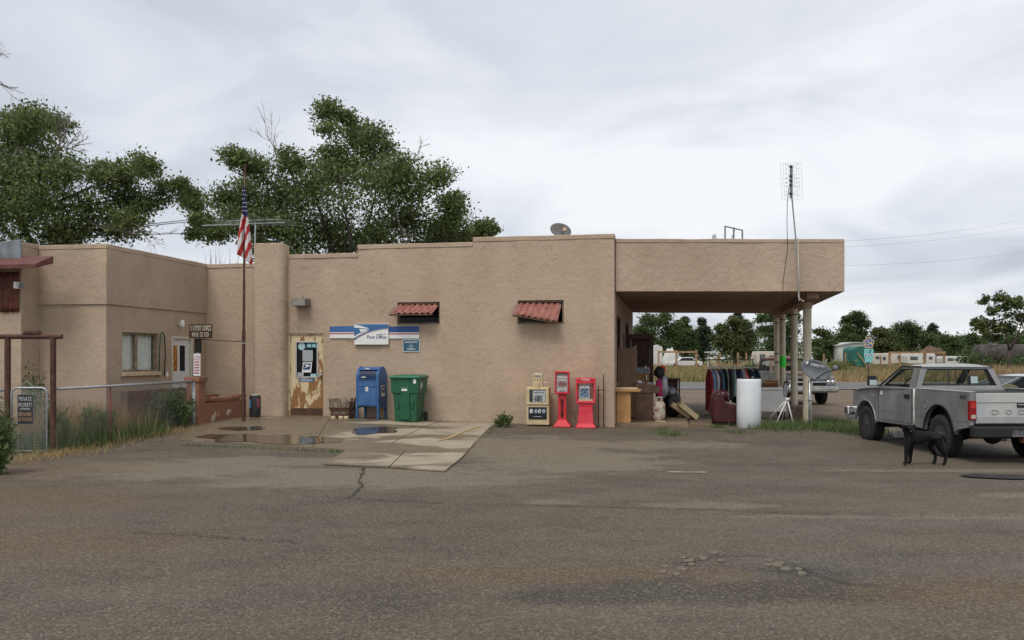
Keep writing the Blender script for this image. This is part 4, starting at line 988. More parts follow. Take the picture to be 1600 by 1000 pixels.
# green wheeled bin
M_green = mat('green_plastic', (0.011, 0.088, 0.040), 0.5, 0.14, 4, 0.08, 40, col2=(0.024, 0.112, 0.058))
M_greenl = mat('green_lid', (0.018, 0.135, 0.068), 0.40, 0.12, 5)
gbn = stand('wheeled_bin', 'large green plastic wheeled bin with closed lid against the wall', 'bin', 633, -0.85, R(-1))
def taper(b, secs):
    """loft of rectangles: (z, x0, x1, y0, y1)"""
    n = len(secs); o = len(b.v)
    for z, x0, x1, y0, y1 in secs: b.v += [(x0, y0, z), (x1, y0, z), (x1, y1, z), (x0, y1, z)]
    f = []
    for i in range(n - 1):
        for s in range(4): f.append((o + 4 * i + s, o + 4 * i + (s + 1) % 4, o + 4 * i + 4 + (s + 1) % 4, o + 4 * i + 4 + s))
    f += [(o + 3, o + 2, o + 1, o), (o + 4 * n - 4, o + 4 * n - 3, o + 4 * n - 2, o + 4 * n - 1)]
    b.f += f; b.m += [b.k] * len(f); return b
b = taper(B(), [(0.0, -0.285, 0.285, 0.03, 0.60), (0.12, -0.295, 0.295, 0.02, 0.62), (0.66, -0.325, 0.325, -0.01, 0.68), (0.67, -0.365, 0.365, -0.04, 0.70), (1.02, -0.385, 0.385, -0.06, 0.74)]); b.build('body', M_green, gbn, bevel=0.025, seg=3)
taper(B(), [(0.05, -0.13, 0.13, -0.012, 0.2), (0.80, -0.12, 0.12, -0.058, 0.2), (0.82, -0.11, 0.11, -0.052, 0.2)]).build('front_rib', M_green, gbn, bevel=0.012)
for sx in (-1, 1):
    taper(B(), [(0.33, sx * 0.20 - 0.03, sx * 0.20 + 0.03, -0.03, 0.1), (0.50, sx * 0.21 - 0.02, sx * 0.21 + 0.02, -0.04, 0.1)]).build('lift_bracket', M_green, gbn, bevel=0.008)
    b = B().lathe([(0.10, -0.03), (0.115, -0.02), (0.115, 0.02), (0.10, 0.03)], 18); b.v = [(sx * 0.36 + z, 0.62 + x, 0.115 + y) for x, y, z in b.v]; b.build('wheel', M_black, gbn, sharp=40)
b = taper(B(), [(1.02, -0.42, 0.42, -0.10, 0.76), (1.05, -0.42, 0.42, -0.10, 0.76), (1.075, -0.40, 0.40, -0.07, 0.74), (1.10, -0.26, 0.26, 0.05, 0.66), (1.105, -0.22, 0.22, 0.09, 0.60)]); b.build('lid', M_greenl, gbn, bevel=0.012, seg=3)
B().tube([(-0.36, 0.80, 1.0), (0.36, 0.80, 1.0)], 0.018, 8).build('handle', M_green, gbn)
B().box(-0.075, 0.075, -0.066, -0.058, 0.725, 0.775).build('white_label', M_signwhite, gbn)
B().box(0.24, 0.31, -0.062, -0.054, 0.90, 1.0).build('white_sticker', M_signwhite, gbn); B().prism([(0.05, 0.76), (0.22, 0.80), (0.24, 0.93), (0.06, 0.90)], 0.388, 0.393, 'x').build('paper_sticker', M_paper, gbn)
gbn.scale = (0.90, 0.90, 1.0)
# rotten half barrel planter
hb = stand('barrel_planter', 'rotting half barrel of grey wooden staves with rusty hoops between door and mailbox', 'barrel', 535, -0.42)
M_stave = mat('grey_stave', (0.30, 0.245, 0.18), 0.95, 0.4, 9, 0.5, 40, col2=(0.12, 0.085, 0.06))
M_staved = mat('dark_stave', (0.10, 0.055, 0.035), 0.95, 0.4, 9)
rr = random.Random(5)
for i in range(20):
    a0, a1 = 2 * math.pi * i / 20 + 0.015, 2 * math.pi * (i + 1) / 20 - 0.015
    top = 0.42 + rr.uniform(-0.06, 0.05) if i % 5 else 0.47
    vs = []
    for z, r in ((rr.uniform(0.0, 0.03), 0.255), (0.2, 0.30), (top, 0.325)):
        for rad in (r, r - 0.022): vs += [(rad * math.cos(a0), rad * math.sin(a0), z), (rad * math.cos(a1), rad * math.sin(a1), z)]
    fs = []
    for j in (0, 4): fs += [(j, j + 1, j + 5, j + 4), (j + 2, j + 6, j + 7, j + 3), (j, j + 4, j + 6, j + 2), (j + 1, j + 3, j + 7, j + 5)]
    fs += [(0, 2, 3, 1), (8, 9, 11, 10)]
    B().add(vs, fs).build('stave', M_stave if rr.random() < 0.7 else M_staved, hb)
for z, r in ((0.075, 0.278), (0.20, 0.306), (0.235, 0.311)):
    b = B().lathe([(r, z - 0.022), (r + 0.006, z + 0.022)], 28, cap=False); o = b.build('hoop', M_rust, hb, fixn=False); o.modifiers.new('thickness', 'SOLIDIFY').thickness = 0.004
B().lathe([(0.29, 0.30), (0.2, 0.34), (0.02, 0.36)], 14).build('soil', mat('dark_soil', (0.05, 0.036, 0.025), 0.95), hb)
for xx in (-0.12, 0.07, 0.2): B().box(xx - 0.05, xx + 0.05, -0.30, -0.20, -0.01, 0.055).build('foot_block', M_palewood, hb, bevel=0.01)
# newspaper boxes
M_beige = mat('beige_enamel', (0.56, 0.44, 0.255), 0.5, 0.12, 7)
nb = stand('newspaper_box', 'beige metal newspaper box with coin mechanism on top and black advert panel', 'newspaper box', 840, -0.55, R(3))
w2_, h2_ = 0.262, 0.90
B().box(-w2_, w2_, 0.0, 0.42, 0.03, h2_).build('cabinet', M_beige, nb, bevel=0.012)
fr = B()
for q in ((-0.24, 0.24, 0.50, 0.55), (-0.24, 0.24, 0.84, 0.88), (-0.24, -0.19, 0.551, 0.839), (0.19, 0.24, 0.551, 0.839)): fr.box(q[0], q[1], -0.016, -0.001, q[2], q[3])
dn = fr.build('door_frame', M_beige, nb, bevel=0.004)
B().box(-0.19, 0.19, -0.004, -0.001, 0.55, 0.84).build('display_pane', mat('dark_display', (0.05, 0.055, 0.06), 0.15, 0.2), dn)
B().box(-0.11, 0.18, -0.008, -0.0045, 0.56, 0.82).build('newspaper', M_paper, dn); B().box(-0.07, 0.11, -0.010, -0.0085, 0.57, 0.71).build('newspaper_photo', mat('news_photo', (0.16, 0.18, 0.20), 0.7, 0.7, 22), dn); printline(-0.09, 0.16, 0.765, 0.78, -0.0085, M_dark, dn)
B().box(-0.21, 0.21, -0.012, -0.001, 0.16, 0.44).build('advert_panel', mat('black_advert', (0.012, 0.012, 0.014), 0.45, 0.1), nb)
for i, (x0, x1) in enumerate(((-0.19, -0.10), (-0.08, 0.0), (0.0, 0.09), (0.10, 0.19))):
    B().prism([(x0 + 0.02, 0.30), (x1 - 0.02, 0.30), (x1, 0.36), (x1 - 0.02, 0.395), (x0 + 0.03, 0.40), (x0, 0.35)], -0.0145, -0.0125, 'y').build('advert_figure', mat('advert_grey%d' % (i % 2), ((0.30, 0.35, 0.42) if i % 2 else (0.50, 0.50, 0.50)), 0.5, 0.5, 26), nb)
printline(-0.10, 0.10, 0.218, 0.23, -0.0125, M_paper, nb)
B().box(-0.255, 0.255, -0.012, -0.001, 0.485, 0.495).build('shelf_lip', M_greymetal, nb)
b = B().box(-0.11, 0.11, 0.02, 0.17, h2_ + 0.001, 1.22); cm = b.build('coin_mechanism', M_beige, nb, bevel=0.012)
B().box(-0.035, 0.035, -0.02, 0.018, 0.84, 1.02).build('coin_chute', M_beige, cm, bevel=0.006); B().box(-0.08, 0.08, 0.015, 0.019, 1.13, 1.18).build('price_card', M_paper, cm); printline(-0.07, 0.07, 1.145, 1.16, 0.0145, M_dark, cm)
for xx in (-0.07, 0.0, 0.07): B().box(xx - 0.012, xx + 0.012, 0.014, 0.019, 1.055, 1.075).build('slot', M_dark, cm)
B().tube([(0.11, 0.09, 1.0), (0.19, 0.09, 1.0), (0.21, 0.05, 1.01)], 0.012, 8).build('lever', M_chrome, cm)
M_red = mat('red_plastic', (0.52, 0.016, 0.024), 0.5, 0.10, 5, 0.05, 30, col2=(0.60, 0.045, 0.055)); M_redpink = mat('faded_red_plastic', (0.58, 0.026, 0.046), 0.55, 0.10, 4, 0.05, 30, col2=(0.66, 0.070, 0.090))
r1 = stand('classified_stand', 'slim red pedestal newspaper stand with black vertical lettering, middle of the three', 'newspaper box', 878, -0.60, R(4))
taper(B(), [(0.0, -0.20, 0.20, -0.06, 0.34), (0.03, -0.20, 0.20, -0.06, 0.34), (0.16, -0.10, 0.10, 0.05, 0.26), (0.76, -0.088, 0.088, 0.07, 0.24)]).build('pedestal', M_red, r1, bevel=0.012)
def hood_box(par, m, w, z0, z1, dpt, fw=0.035, y0=0.0):
    fr = B()
    for q in ((-w, w, z0, z0 + fw * 1.3), (-w, w, z1 - fw * 1.3, z1), (-w, -w + fw, z0 + fw * 1.3 + 0.001, z1 - fw * 1.3 - 0.001), (w - fw, w, z0 + fw * 1.3 + 0.001, z1 - fw * 1.3 - 0.001)): fr.box(q[0], q[1], y0, y0 + 0.05, q[2], q[3])
    h_ = fr.build('display_frame', m, par, bevel=0.014, seg=3)
    B().box(-w + 0.002, w - 0.002, y0 + 0.051, y0 + dpt, z0 + 0.002, z1 - 0.002).build('display_case', m, par, bevel=0.014); return h_
h1 = hood_box(r1, M_red, 0.165, 0.76, 1.28, 0.34)
B().box(-0.13, 0.13, 0.040, 0.048, 0.805, 1.235).build('display_card', mat('display_grey', (0.30, 0.27, 0.24), 0.6, 0.2, 12), h1)
letters('AMERICAN', -0.115, 0.115, 1.125, 1.17, 0.040, M_signwhite, h1, depth=0.003, bold=0.012); letters('CLASSIFIEDS', -0.115, 0.115, 1.065, 1.10, 0.040, M_signwhite, h1, depth=0.003, bold=0.010)
B().prism([(0.10 * math.cos(R(15 * i)), 0.985 + 0.055 * math.sin(R(15 * i))) for i in range(24)], 0.036, 0.0395, 'y').build('oval_print', mat('dull_red_print', (0.22, 0.10, 0.09), 0.6), h1); B().box(-0.12, 0.12, 0.032, 0.0395, 0.815, 0.90).build('paper_stack', M_paper, h1); B().box(-0.06, 0.06, 0.030, 0.0319, 0.825, 0.838).build('price_print', M_dark, h1)
letters('AMERICAN CLASSIFIEDS', -0.035, 0.035, 0.22, 0.66, 0.046, M_dark, r1, depth=0.004, bold=0.02, up=True)
r2 = stand('free_paper_stand', 'wide faded red plastic free newspaper stand nearest the building corner', 'newspaper box', 915, -0.60, R(5))
taper(B(), [(0.0, -0.225, 0.225, -0.06, 0.40), (0.03, -0.225, 0.225, -0.06, 0.40), (0.09, -0.185, 0.185, -0.01, 0.36), (0.12, -0.18, 0.18, 0.0, 0.36), (0.48, -0.155, 0.155, 0.03, 0.34), (0.56, -0.165, 0.165, 0.02, 0.34)]).build('pedestal', M_redpink, r2, bevel=0.015)
h2 = hood_box(r2, M_redpink, 0.225, 0.56, 1.14, 0.38, 0.045)
B().box(-0.20, 0.20, 0.001, 0.052, 1.02, 1.081).build('header', M_redpink, h2); letters('FREE', -0.09, 0.09, 1.085, 1.12, 0.0, M_signwhite, h2, depth=0.003, bold=0.01)
B().box(-0.18, 0.18, 0.046, 0.050, 0.62, 1.06).build('case_back', mat('dull_red_back', (0.22, 0.085, 0.075), 0.5, 0.2), h2); B().box(-0.14, 0.09, 0.034, 0.045, 0.66, 0.965).build('newspaper', M_paper, h2); B().box(-0.12, 0.07, 0.030, 0.0335, 0.70, 0.90).build('newspaper_photo', mat('blue_news_photo', (0.13, 0.20, 0.28), 0.7, 0.7, 18), h2)
B().box(-0.165, 0.165, 0.020, 0.040, 0.622, 0.655).build('paper_stack', M_palewood, h2); printline(-0.15, 0.13, 0.992, 1.012, 0.0455, M_signwhite, h2)
# two thin rusty pipes rising by the corner
rp_ = stand('standpipes', 'pair of thin rusty pipes with crossbar against the wall at the building corner', 'pipe', 939, -0.10)
for xx, hh in ((-0.06, 0.95), (0.06, 1.22)): B().tube([(xx, 0, 0), (xx, 0, hh)], 0.013, 8).build('pipe', M_rust, rp_)
B().tube([(-0.10, -0.02, 0.86), (0.10, -0.02, 0.86)], 0.010, 6).build('crossbar', M_rust, rp_)
# black litter bin beside the pilaster
lbn = stand('litter_bin', 'small black cylindrical litter bin with blue sticker beside the flagpole', 'bin', 398.5, -0.75)
B().lathe([(0.125, 0), (0.135, 0.02), (0.135, 0.50), (0.128, 0.52), (0.11, 0.525)], 24).build('body', mat('charcoal_bin', (0.030, 0.030, 0.031), 0.5, 0.2), lbn, sharp=40)
B().lathe([(0.10, 0.515), (0.10, 0.535), (0.03, 0.545)], 20).build('sand_tray', mat('pale_tray', (0.45, 0.44, 0.42), 0.7), lbn, sharp=40)
def wrap(b, r, a0, a1, z0, z1, n=6):
    vs = []
    for i in range(n + 1): a = R(lerp(a0, a1, i / n)); vs += [(r * math.cos(a), r * math.sin(a), z0), (r * math.cos(a), r * math.sin(a), z1)]
    return b.add(vs, [(2 * i, 2 * i + 2, 2 * i + 3, 2 * i + 1) for i in range(n)])
wrap(B(), 0.137, 215, 252, 0.22, 0.42).build('blue_sticker', mat('sky_blue_print', (0.10, 0.30, 0.52), 0.5, 0.4, 14), lbn, fixn=False); wrap(B(), 0.137, 318, 345, 0.24, 0.44).build('red_sticker', mat('faded_red_print', (0.35, 0.08, 0.10), 0.5, 0.4, 20), lbn, fixn=False)

# ------------------------------------------------------------------ flagpole, flag, planter, hanging sign
YF = 19.75
fp = thing('flagpole', 'tall thin rusty brown flagpole rising in front of the recessed wall', 'flagpole', gpt((380.5 - 800) / F * YF, YF))
zt_ = CH + (HY - 272) / F * YF
B().tube([(0, 0, -0.1), (0.005, 0, 2.1)], 0.042, 12).build('sleeve', M_rust, fp); B().tube([(0.005, 0, 2.0), (0.04, 0, zt_ - 0.1)], [0.032, 0.024], 10).build('pole', M_rust, fp)
B().lathe([(0.005, -0.04), (0.035, 0), (0.03, 0.03), (0.005, 0.05)], 10, (0.04, 0, zt_ - 0.08)).build('finial', M_rust, fp); B().box(-0.05, 0.06, -0.05, 0.05, 1.78, 1.80).build('clamp', M_galv, fp)
B().tube([(0.03, -0.03, zt_ - 0.3), (0.075, -0.05, 2.2), (0.06, -0.05, 1.2)], 0.004, 5).build('halyard', M_palewood, fp)
fo = at(381, 356, YF - 0.06); fg = thing('flag', 'limp stars and stripes flag hanging down the pole', 'flag', fo)
Mst = [mat('flag_red', (0.42, 0.028, 0.030), 0.85, 0.08), mat('flag_white', (0.66, 0.64, 0.62), 0.85, 0.05), mat('flag_blue', (0.030, 0.040, 0.130), 0.85, 0.12)]
NX, NZ = 56, 110; sp_ = YF / F; b = B()
def fxy(s, t):
    yb = lerp(398, 415, s ** 1.5) if s < 0.93 else 415 - (s - 0.93) * 60
    y = lerp(292, yb, t); tt = (y - 292) / 120
    xl = lerp(379.5, 370, sstep(0.12, 0.85, tt)); xr = lerp(383.5, 393, sstep(0.0, 1.0, tt) ** 0.8)
    return lerp(xl, xr, s), y
for j in range(NZ + 1):
    for i in range(NX + 1):
        s, t = i / NX, j / NZ; x, y = fxy(s, t)
        fold = 0.045 * math.sin(s * 11 + t * 3.2) * (0.3 + t) + 0.02 * math.sin(s * 23 - t * 4)
        b.v.append(((x - 381) * sp_, fold, -(y - 356) * sp_))
for j in range(NZ):
    for i in range(NX):
        x, y = fxy((i + 0.5) / NX, (j + 0.5) / NZ)
        b.f.append((j * (NX + 1) + i, j * (NX + 1) + i + 1, (j + 1) * (NX + 1) + i + 1, (j + 1) * (NX + 1) + i))
        canton = y < 334 + (x - 376) * 0.45 and not (x < 378.5)
        b.m.append(2 if canton else int(math.floor((x + 0.36 * (y - 340)) / 5.6)) % 2)
o = b.build('cloth', Mst, fg, smooth=True, fixn=False); o.modifiers.new('thickness', 'SOLIDIFY').thickness = 0.004
rs = random.Random(2); sb_ = B()
for j in range(6):
    for i in range(2 + (j > 2)):
        yy = 299 + j * 6.3; xx = 380.2 + i * 2.9 + (j % 2) * 1.3 + (0 if j > 1 else 0.6); s = 0.016
        c = ((xx - 381) * sp_, -0.085, -(yy - 356) * sp_)
        sb_.add([(c[0] + s * math.sin(6.283 * q / 10) * (1 if q % 2 == 0 else 0.45), c[1] , c[2] + s * math.cos(6.283 * q / 10) * (1 if q % 2 == 0 else 0.45)) for q in range(10)], [tuple(range(10))])
sb_.build('stars', Mst[1], fg, fixn=False)
# terracotta planter box of painted masonry, with a pier at its near end
pA, pB = gpx(308, 664), on_wall(385, -0.62)
dv_ = (pB - pA); Lp = Vector((dv_.x, dv_.y)).length; ang = math.atan2(dv_.y, dv_.x)
pt = thing('masonry_planter', 'low peeling terracotta masonry planter box with pier between fence and flagpole', 'planter', (pA.x, pA.y, gz(pA.x, pA.y)), ang)
M_terrap = mat('peeling_terracotta', (0.255, 0.115, 0.068), 0.9, 0.2, 2.6, 0.35, 30, col2=(0.52, 0.42, 0.33), lo=0.60, hi=0.63)
B().box(0.24, Lp, 0.0, 0.16, -0.1, 0.48).build('front_wall', M_terrap, pt, bevel=0.012); B().box(0.30, Lp + 0.15, 0.85, 1.0, -0.1, 0.60).build('back_wall', M_terra, pt, bevel=0.012); B().box(Lp - 0.16, Lp, 0.161, 0.849, -0.1, 0.48).build('end_wall', M_terra, pt, bevel=0.012)
B().box(0.26, Lp - 0.162, 0.162, 0.848, 0.0, 0.50).build('soil', mat('dark_soil', (0, 0, 0)), pt)
xx = 0.24; rr = random.Random(8)
while xx < Lp - 0.05:
    w = min(rr.uniform(0.28, 0.42), Lp - xx)
    T = Matrix.Translation((0, 0, rr.uniform(-0.006, 0.012))) @ Matrix.Rotation(rr.uniform(-0.02, 0.02), 4, 'Y')
    B().box(xx + 0.006, xx + w - 0.006, -0.025, 0.20, 0.486, 0.575, T).build('cap_stone', M_terra, pt, bevel=0.014); xx += w
B().box(-0.02, 0.22, -0.05, 0.26, -0.1, 0.95).build('pier', M_terra, pt, bevel=0.014); B().box(-0.06, 0.26, -0.09, 0.30, 0.951, 1.06).build('pier_cap', M_terra, pt, bevel=0.014)
# brown post office sign on its post, white parking notice below
YS = 19.9
ps = thing('hanging_sign', 'dark brown wooden sign with pale lettering on a post by the planter pier', 'sign', gpt((309 - 800) / F * YS, YS, 0.0), R(-4))
k2 = YS / F; g_ = gz((309 - 800) / F * YS, YS)
def zz_(y): return CH - (y - HY) * k2 - g_
B().box(-13 * k2, 23.5 * k2, -0.04, 0.0, zz_(528.5), zz_(506.5)).build('board', mat('brown_board', (0.045, 0.018, 0.010), 0.7, 0.3), ps, bevel=0.006)
M_pale = mat('worn_pale_letter', (0.55, 0.50, 0.38), 0.8, 0.5, 30)
letters('U S POST OFFICE', -10.5 * k2, 22.5 * k2, zz_(517), zz_(508.5), -0.041, M_pale, ps, bold=0.012); letters('MARVEL  CO. 81329', -8 * k2, 19 * k2, zz_(526.5), zz_(519), -0.041, M_pale, ps, bold=0.008)
B().box(-6 * k2, 4.5 * k2, 0.001, 0.07, zz_(552), zz_(529)).build('rotten_block', M_dark, ps, bevel=0.02); B().box(-2.5 * k2, 2.5 * k2, 0.002, 0.06, -0.05, zz_(530)).build('post', M_greymetal, ps)
wn2 = thing('parking_notice', 'narrow white notice with dull red lettering below the brown sign', 'sign', gpt((308 - 800) / F * (YS - 0.06), YS - 0.06), R(-4))
B().box(-5.3 * k2, 5.3 * k2, -0.008, 0.004, zz_(587), zz_(552.5)).build('plate', M_signwhite, wn2)
M_rl = mat('dull_red_letter', (0.36, 0.10, 0.14), 0.7)
for i, s_ in enumerate(('CUSTOMER', 'PARKING', None, None, None, None, None)):
    if s_ is None: printline(-4.0 * k2, 4.0 * k2, zz_(558.6 + i * 4.2), zz_(556.2 + i * 4.2), -0.0085, M_rl, wn2, i); continue
    letters(s_, -4.4 * k2, 4.4 * k2, zz_(559.2 + i * 4.2), zz_(555.6 + i * 4.2), -0.008, M_rl, wn2, depth=0.002)
wx0, wx1 = at(314, 530, YS), at(381, 533.5, YF)
wr = thing('guy_wire', 'thin brown rod from the wooden sign to the flagpole', 'wire', wx0)
B().tube([Vector((0, 0, 0)), (wx1 - wx0) * 0.5 - Vector((0, 0, 0.012)), wx1 - wx0], 0.011, 6).build('rod', M_rust, wr)
# green hose hanging by the wing window
hy_ = vz(250, 520, uW)[0]
ho = thing('garden_hose', 'green garden hose looped on the wall beside the wing window', 'hose', bw(uW + 0.03, hy_, 0), -BB)
zt2, zb2 = vz(250, 519, uW)[1], vz(250, 588, uW)[1]
b = B(); b.tube([(0.02, -0.12, zb2), (0.03, -0.11, lerp(zb2, zt2, 0.6)), (0.03, -0.07, zt2 - 0.05), (0.04, 0.0, zt2), (0.03, 0.09, zt2 - 0.1), (0.03, 0.13, lerp(zb2, zt2, 0.5)), (0.03, 0.08, zb2)], 0.016, 7); b.build('hose', mat('hose_green', (0.035, 0.10, 0.045), 0.5), ho, smooth=True)
B().lathe([(0.02, 0), (0.03, 0.02), (0.0, 0.16)], 10, (0.06, 0.16, zb2 - 0.02)).build('nozzle', M_white, ho)

# ------------------------------------------------------------------ gate, fence
pG = gpx(83, 708); YG = pG.y; kG = YG / F; gG = gz(pG.x, pG.y)
gf = thing('gate_arch', 'rusty steel pipe arch with crossbar framing the small gate', 'gate arch', pG)
X12 = (12 - 83) * kG; hz = CH - (526 - HY) * kG - gG
for xx in (0.0, X12): B().tube([(xx, 0, -0.1), (xx, 0, hz - 0.01)], 0.052, 14).build('post', M_rust, gf, sharp=50)
B().tube([(X12 - 1.2, 0, hz), ((97 - 83) * kG, 0, hz)], 0.045, 12).build('crossbar', M_rust, gf, sharp=50); B().prism([((36 - 83) * kG, hz + 0.047), ((64 - 83) * kG, hz + 0.047), ((62 - 83) * kG, hz + 0.11), ((41 - 83) * kG, hz + 0.11)], -0.05, 0.05, 'y').build('lamp_housing', M_rust, gf, bevel=0.01)
def chain(b, w, h, z0=0.02, d=0.058, r=0.0030, P=None):
    """diamond wire mesh in the local xz plane"""
    n = int((w + h) / d) + 1
    for i in range(n + 1):
        c = i * d
        x0, zz0 = (c, 0.0) if c <= w else (w, c - w); x1, zz1 = (c - h, h) if c - h >= 0 else (0.0, c)
        if zz0 < h: b.tube([(x0, 0.003, z0 + zz0), (x1, 0.003, z0 + zz1)], r, 3, False)
        x0, zz0 = (w - c, 0.0) if c <= w else (0.0, c - w); x1, zz1 = (w - c + h, h) if c - h >= 0 else (w, c)
        if zz0 < h: b.tube([(x0, -0.003, z0 + zz0), (x1, -0.003, z0 + zz1)], r, 3, False)
    return b
gt = thing('wire_gate', 'small galvanised chain link gate with warning signs between rusty posts', 'gate', pG + Vector(((19 - 83) * kG, -0.02, 0)), R(2))
gw_, gh = (74 - 19) * kG, CH - (606 - HY) * kG - gG
rad = 0.10; pts = [(0, 0, 0.04), (0, 0, gh - rad)] + [(rad - rad * math.cos(R(a)), 0, gh - rad + rad * math.sin(R(a))) for a in (30, 60, 90)] + [(gw_ - rad + rad * math.sin(R(a)), 0, gh - rad + rad * math.cos(R(a))) for a in (0, 30, 60, 90)] + [(gw_, 0, 0.04), (0, 0, 0.04)]
B().tube(pts, 0.018, 8).build('frame', M_galv, gt, smooth=True); chain(B(), gw_, gh - 0.08, 0.05).build('mesh', M_galv, gt, fixn=False)
B().tube([(gw_ + 0.02, -0.02, gh - 0.35), (gw_ + 0.07, -0.03, gh - 0.3), (gw_ + 0.07, -0.03, gh - 0.15)], 0.012, 7).build('latch', M_galv, gt)
B().tube([(0.12, 0, gh), (0.26, 0, gh + 0.12), (0.40, 0, gh + 0.02)], 0.006, 5).build('bent_wire', M_galv, gt)
for (y0, y1, t1, t2, cl, lab) in ((616, 641.5, 'PRIVATE', 'PROPERTY', mat('dull_letter', (0.48, 0.48, 0.46), 0.6), 'black private property sign, upper of two on the wire gate'), (640, 663, 'BEWARE', 'OF THE DOG', mat('orange_letter', (0.45, 0.27, 0.18), 0.6), 'black beware of the dog sign, lower of two on the wire gate')):
    s_ = thing('warning_sign', lab, 'sign', pG + Vector(((29.5 - 83) * kG, -0.05, 0)), R(2)); w = (54 - 29.5) * kG; z1 = CH - (y0 - HY) * kG - gG; z0 = CH - (y1 - HY) * kG - gG
    z1 -= 0.006 * (y0 > 630); B().box(0, w, 0, 0.006, z0 + 0.006, z1).build('plate', M_greymetal, s_); B().box(0.008, w - 0.008, -0.002, -0.0005, z0 + 0.014, z1 - 0.008).build('field', mat('sign_black', (0.014, 0.014, 0.015), 0.5), s_)
    letters(t1, 0.03, w - 0.03, lerp(z0, z1, 0.58), lerp(z0, z1, 0.86), -0.002, cl, s_, depth=0.002, bold=0.0); letters(t2, 0.02, w - 0.02, lerp(z0, z1, 0.22), lerp(z0, z1, 0.48), -0.002, cl, s_, depth=0.002, bold=0.0)
    if t1 == 'PRIVATE': letters('NO TRESPASSING', 0.05, w - 0.05, lerp(z0, z1, 0.08), lerp(z0, z1, 0.16), -0.002, M_signwhite, s_, depth=0.002)
pE = gpx(303, 664); dE = pE - pG; LE = math.hypot(dE.x, dE.y)
fe = thing('chain_link_fence', 'galvanised chain link fence running from the rusty gate to the planter pier', 'fence', pG, math.atan2(dE.y, dE.x))
zf = CH - (608 - HY) * kG - gG; dze = (CH - (596 - HY) * pE.y / F) - (CH - (608 - HY) * kG); dg = gz(pE.x, pE.y) - gG
B().tube([(0.04, 0, zf), (LE, 0, zf + dze)], 0.024, 10).build('top_rail', M_galv, fe, smooth=True)
cbd = chain(B(), LE - 0.06, zf - 0.04, 0.03); cbd.v = [(x + 0.04, y, z + (dze * x / LE)) for x, y, z in cbd.v]; cbd.build('mesh', M_galv, fe, fixn=False)
B().tube([(LE, 0, dg - 0.1), (LE, 0, zf + dze + 0.03)], 0.045, 12).build('end_post', mat('painted_post', (0.40, 0.43, 0.44), 0.6, 0.5, 9), fe, smooth=True)
fx = LE * 0.36; B().tube([(fx, 0.02, -0.1), (fx, 0.02, zf + dze * 0.36 - 0.02)], 0.024, 8).build('post', mat('red_post', (0.22, 0.045, 0.040), 0.7, 0.3), fe, smooth=True)
b = B()                                                               # barbed twists along the rail
for i in range(46):
    x = lerp(LE * 0.45, LE, i / 46); z = zf + dze * x / LE
    b.tube([(x, 0, z), (x + 0.03, 0.01, z + 0.05), (x + 0.06, 0, z)], 0.0022, 3, False)
b.build('wire_twists', M_galv, fe, fixn=False)
fl2 = thing('side_fence', 'short galvanised fence stub left of the wire gate at the picture edge', 'fence', pG + Vector((X12, 0, 0)), R(180))
B().tube([(0.05, 0, 1.13), (1.6, 0, 1.13)], 0.024, 10).build('top_rail', M_galv, fl2, smooth=True); b = chain(B(), 1.5, 1.08, 0.03); b.v = [(x + 0.06, y, z) for x, y, z in b.v]; b.build('mesh', M_galv, fl2, fixn=False)
# brown brick retaining wall behind the fence
wA, wB_ = gpx(200, 680), gpx(298, 657)
bwl = thing('brick_garden_wall', 'low brown brick garden wall behind the chain link fence', 'wall', (wA.x, wA.y, gz(wA.x, wA.y)), math.atan2((wB_ - wA).y, (wB_ - wA).x))
Lw = (wB_ - wA).length; B().box(0, Lw, 0.01, 0.18, -0.1, 0.90).build('core', mat('brick_mortar', (0.12, 0.075, 0.055), 0.95), bwl)
bm_ = B().box(0.005, 0.295, -0.012, 0.0095, 0.006, 0.104).mesh('brick', M_brick)
for r_ in range(9):
    n_ = int(Lw / 0.30)
    for i in range(n_):
        o = bpy.data.objects.new('brick', bm_); COL.objects.link(o); o.parent = bwl; o.location = (0.30 * i + (0.14 if r_ % 2 and i < n_ - 1 else 0), random.uniform(-0.006, 0.0), r_ * 0.1)
# ------------------------------------------------------------------ second-hand goods under the canopy
STEP = 0.062
def goods(name, label, cat, x, Y, rz=0.0, dz=STEP, group=None):
    p = col_at(x, Y); return thing(name, label, cat, p + Vector((0, 0, dz)), rz, group)
pd = goods('pedestal_table', 'light pine pedestal with a wider plank top at the building corner', 'table', 975, 20.75, -BB)
B().box(-0.17, 0.16, -0.15, 0.15, 0, 0.74).build('pedestal', M_lightwood, pd, bevel=0.006); B().prism([(-0.27, 0.745), (0.38, 0.745), (0.42, 0.79), (0.34, 0.81), (-0.24, 0.81)], -0.22, 0.22, 'y').build('top', M_lightwood, pd, bevel=0.006); B().box(-0.20, 0.32, -0.20, 0.18, 0.811, 0.84).build('upper_board', M_palewood, pd, bevel=0.004)
bl = goods('ball', 'small brown ball resting on the pine pedestal top against the wall', 'ball', 963, 20.85); bl.location.z += 0.84
B().lathe([(0.005, 0.0), (0.04, 0.012), (0.065, 0.045), (0.07, 0.07), (0.065, 0.095), (0.04, 0.128), (0.005, 0.14)], 14).build('shell', M_midwood, bl, smooth=True)
tc_ = goods('tall_cabinet', 'tall brown wood veneer cabinet with a raised curved corner beside the shop wall', 'cabinet', 978, 21.9, -BB)
M_veneer = mat('veneer_board', (0.22, 0.13, 0.078), 0.55, 0.18, 4)
B().prism([(-0.27, 0.05), (0.24, 0.05), (0.27, 1.9), (0.24, 1.88), (0.14, 1.80), (-0.27, 1.80)], 0.0, 0.03, 'y').build('side_panel', M_veneer, tc_, bevel=0.006)
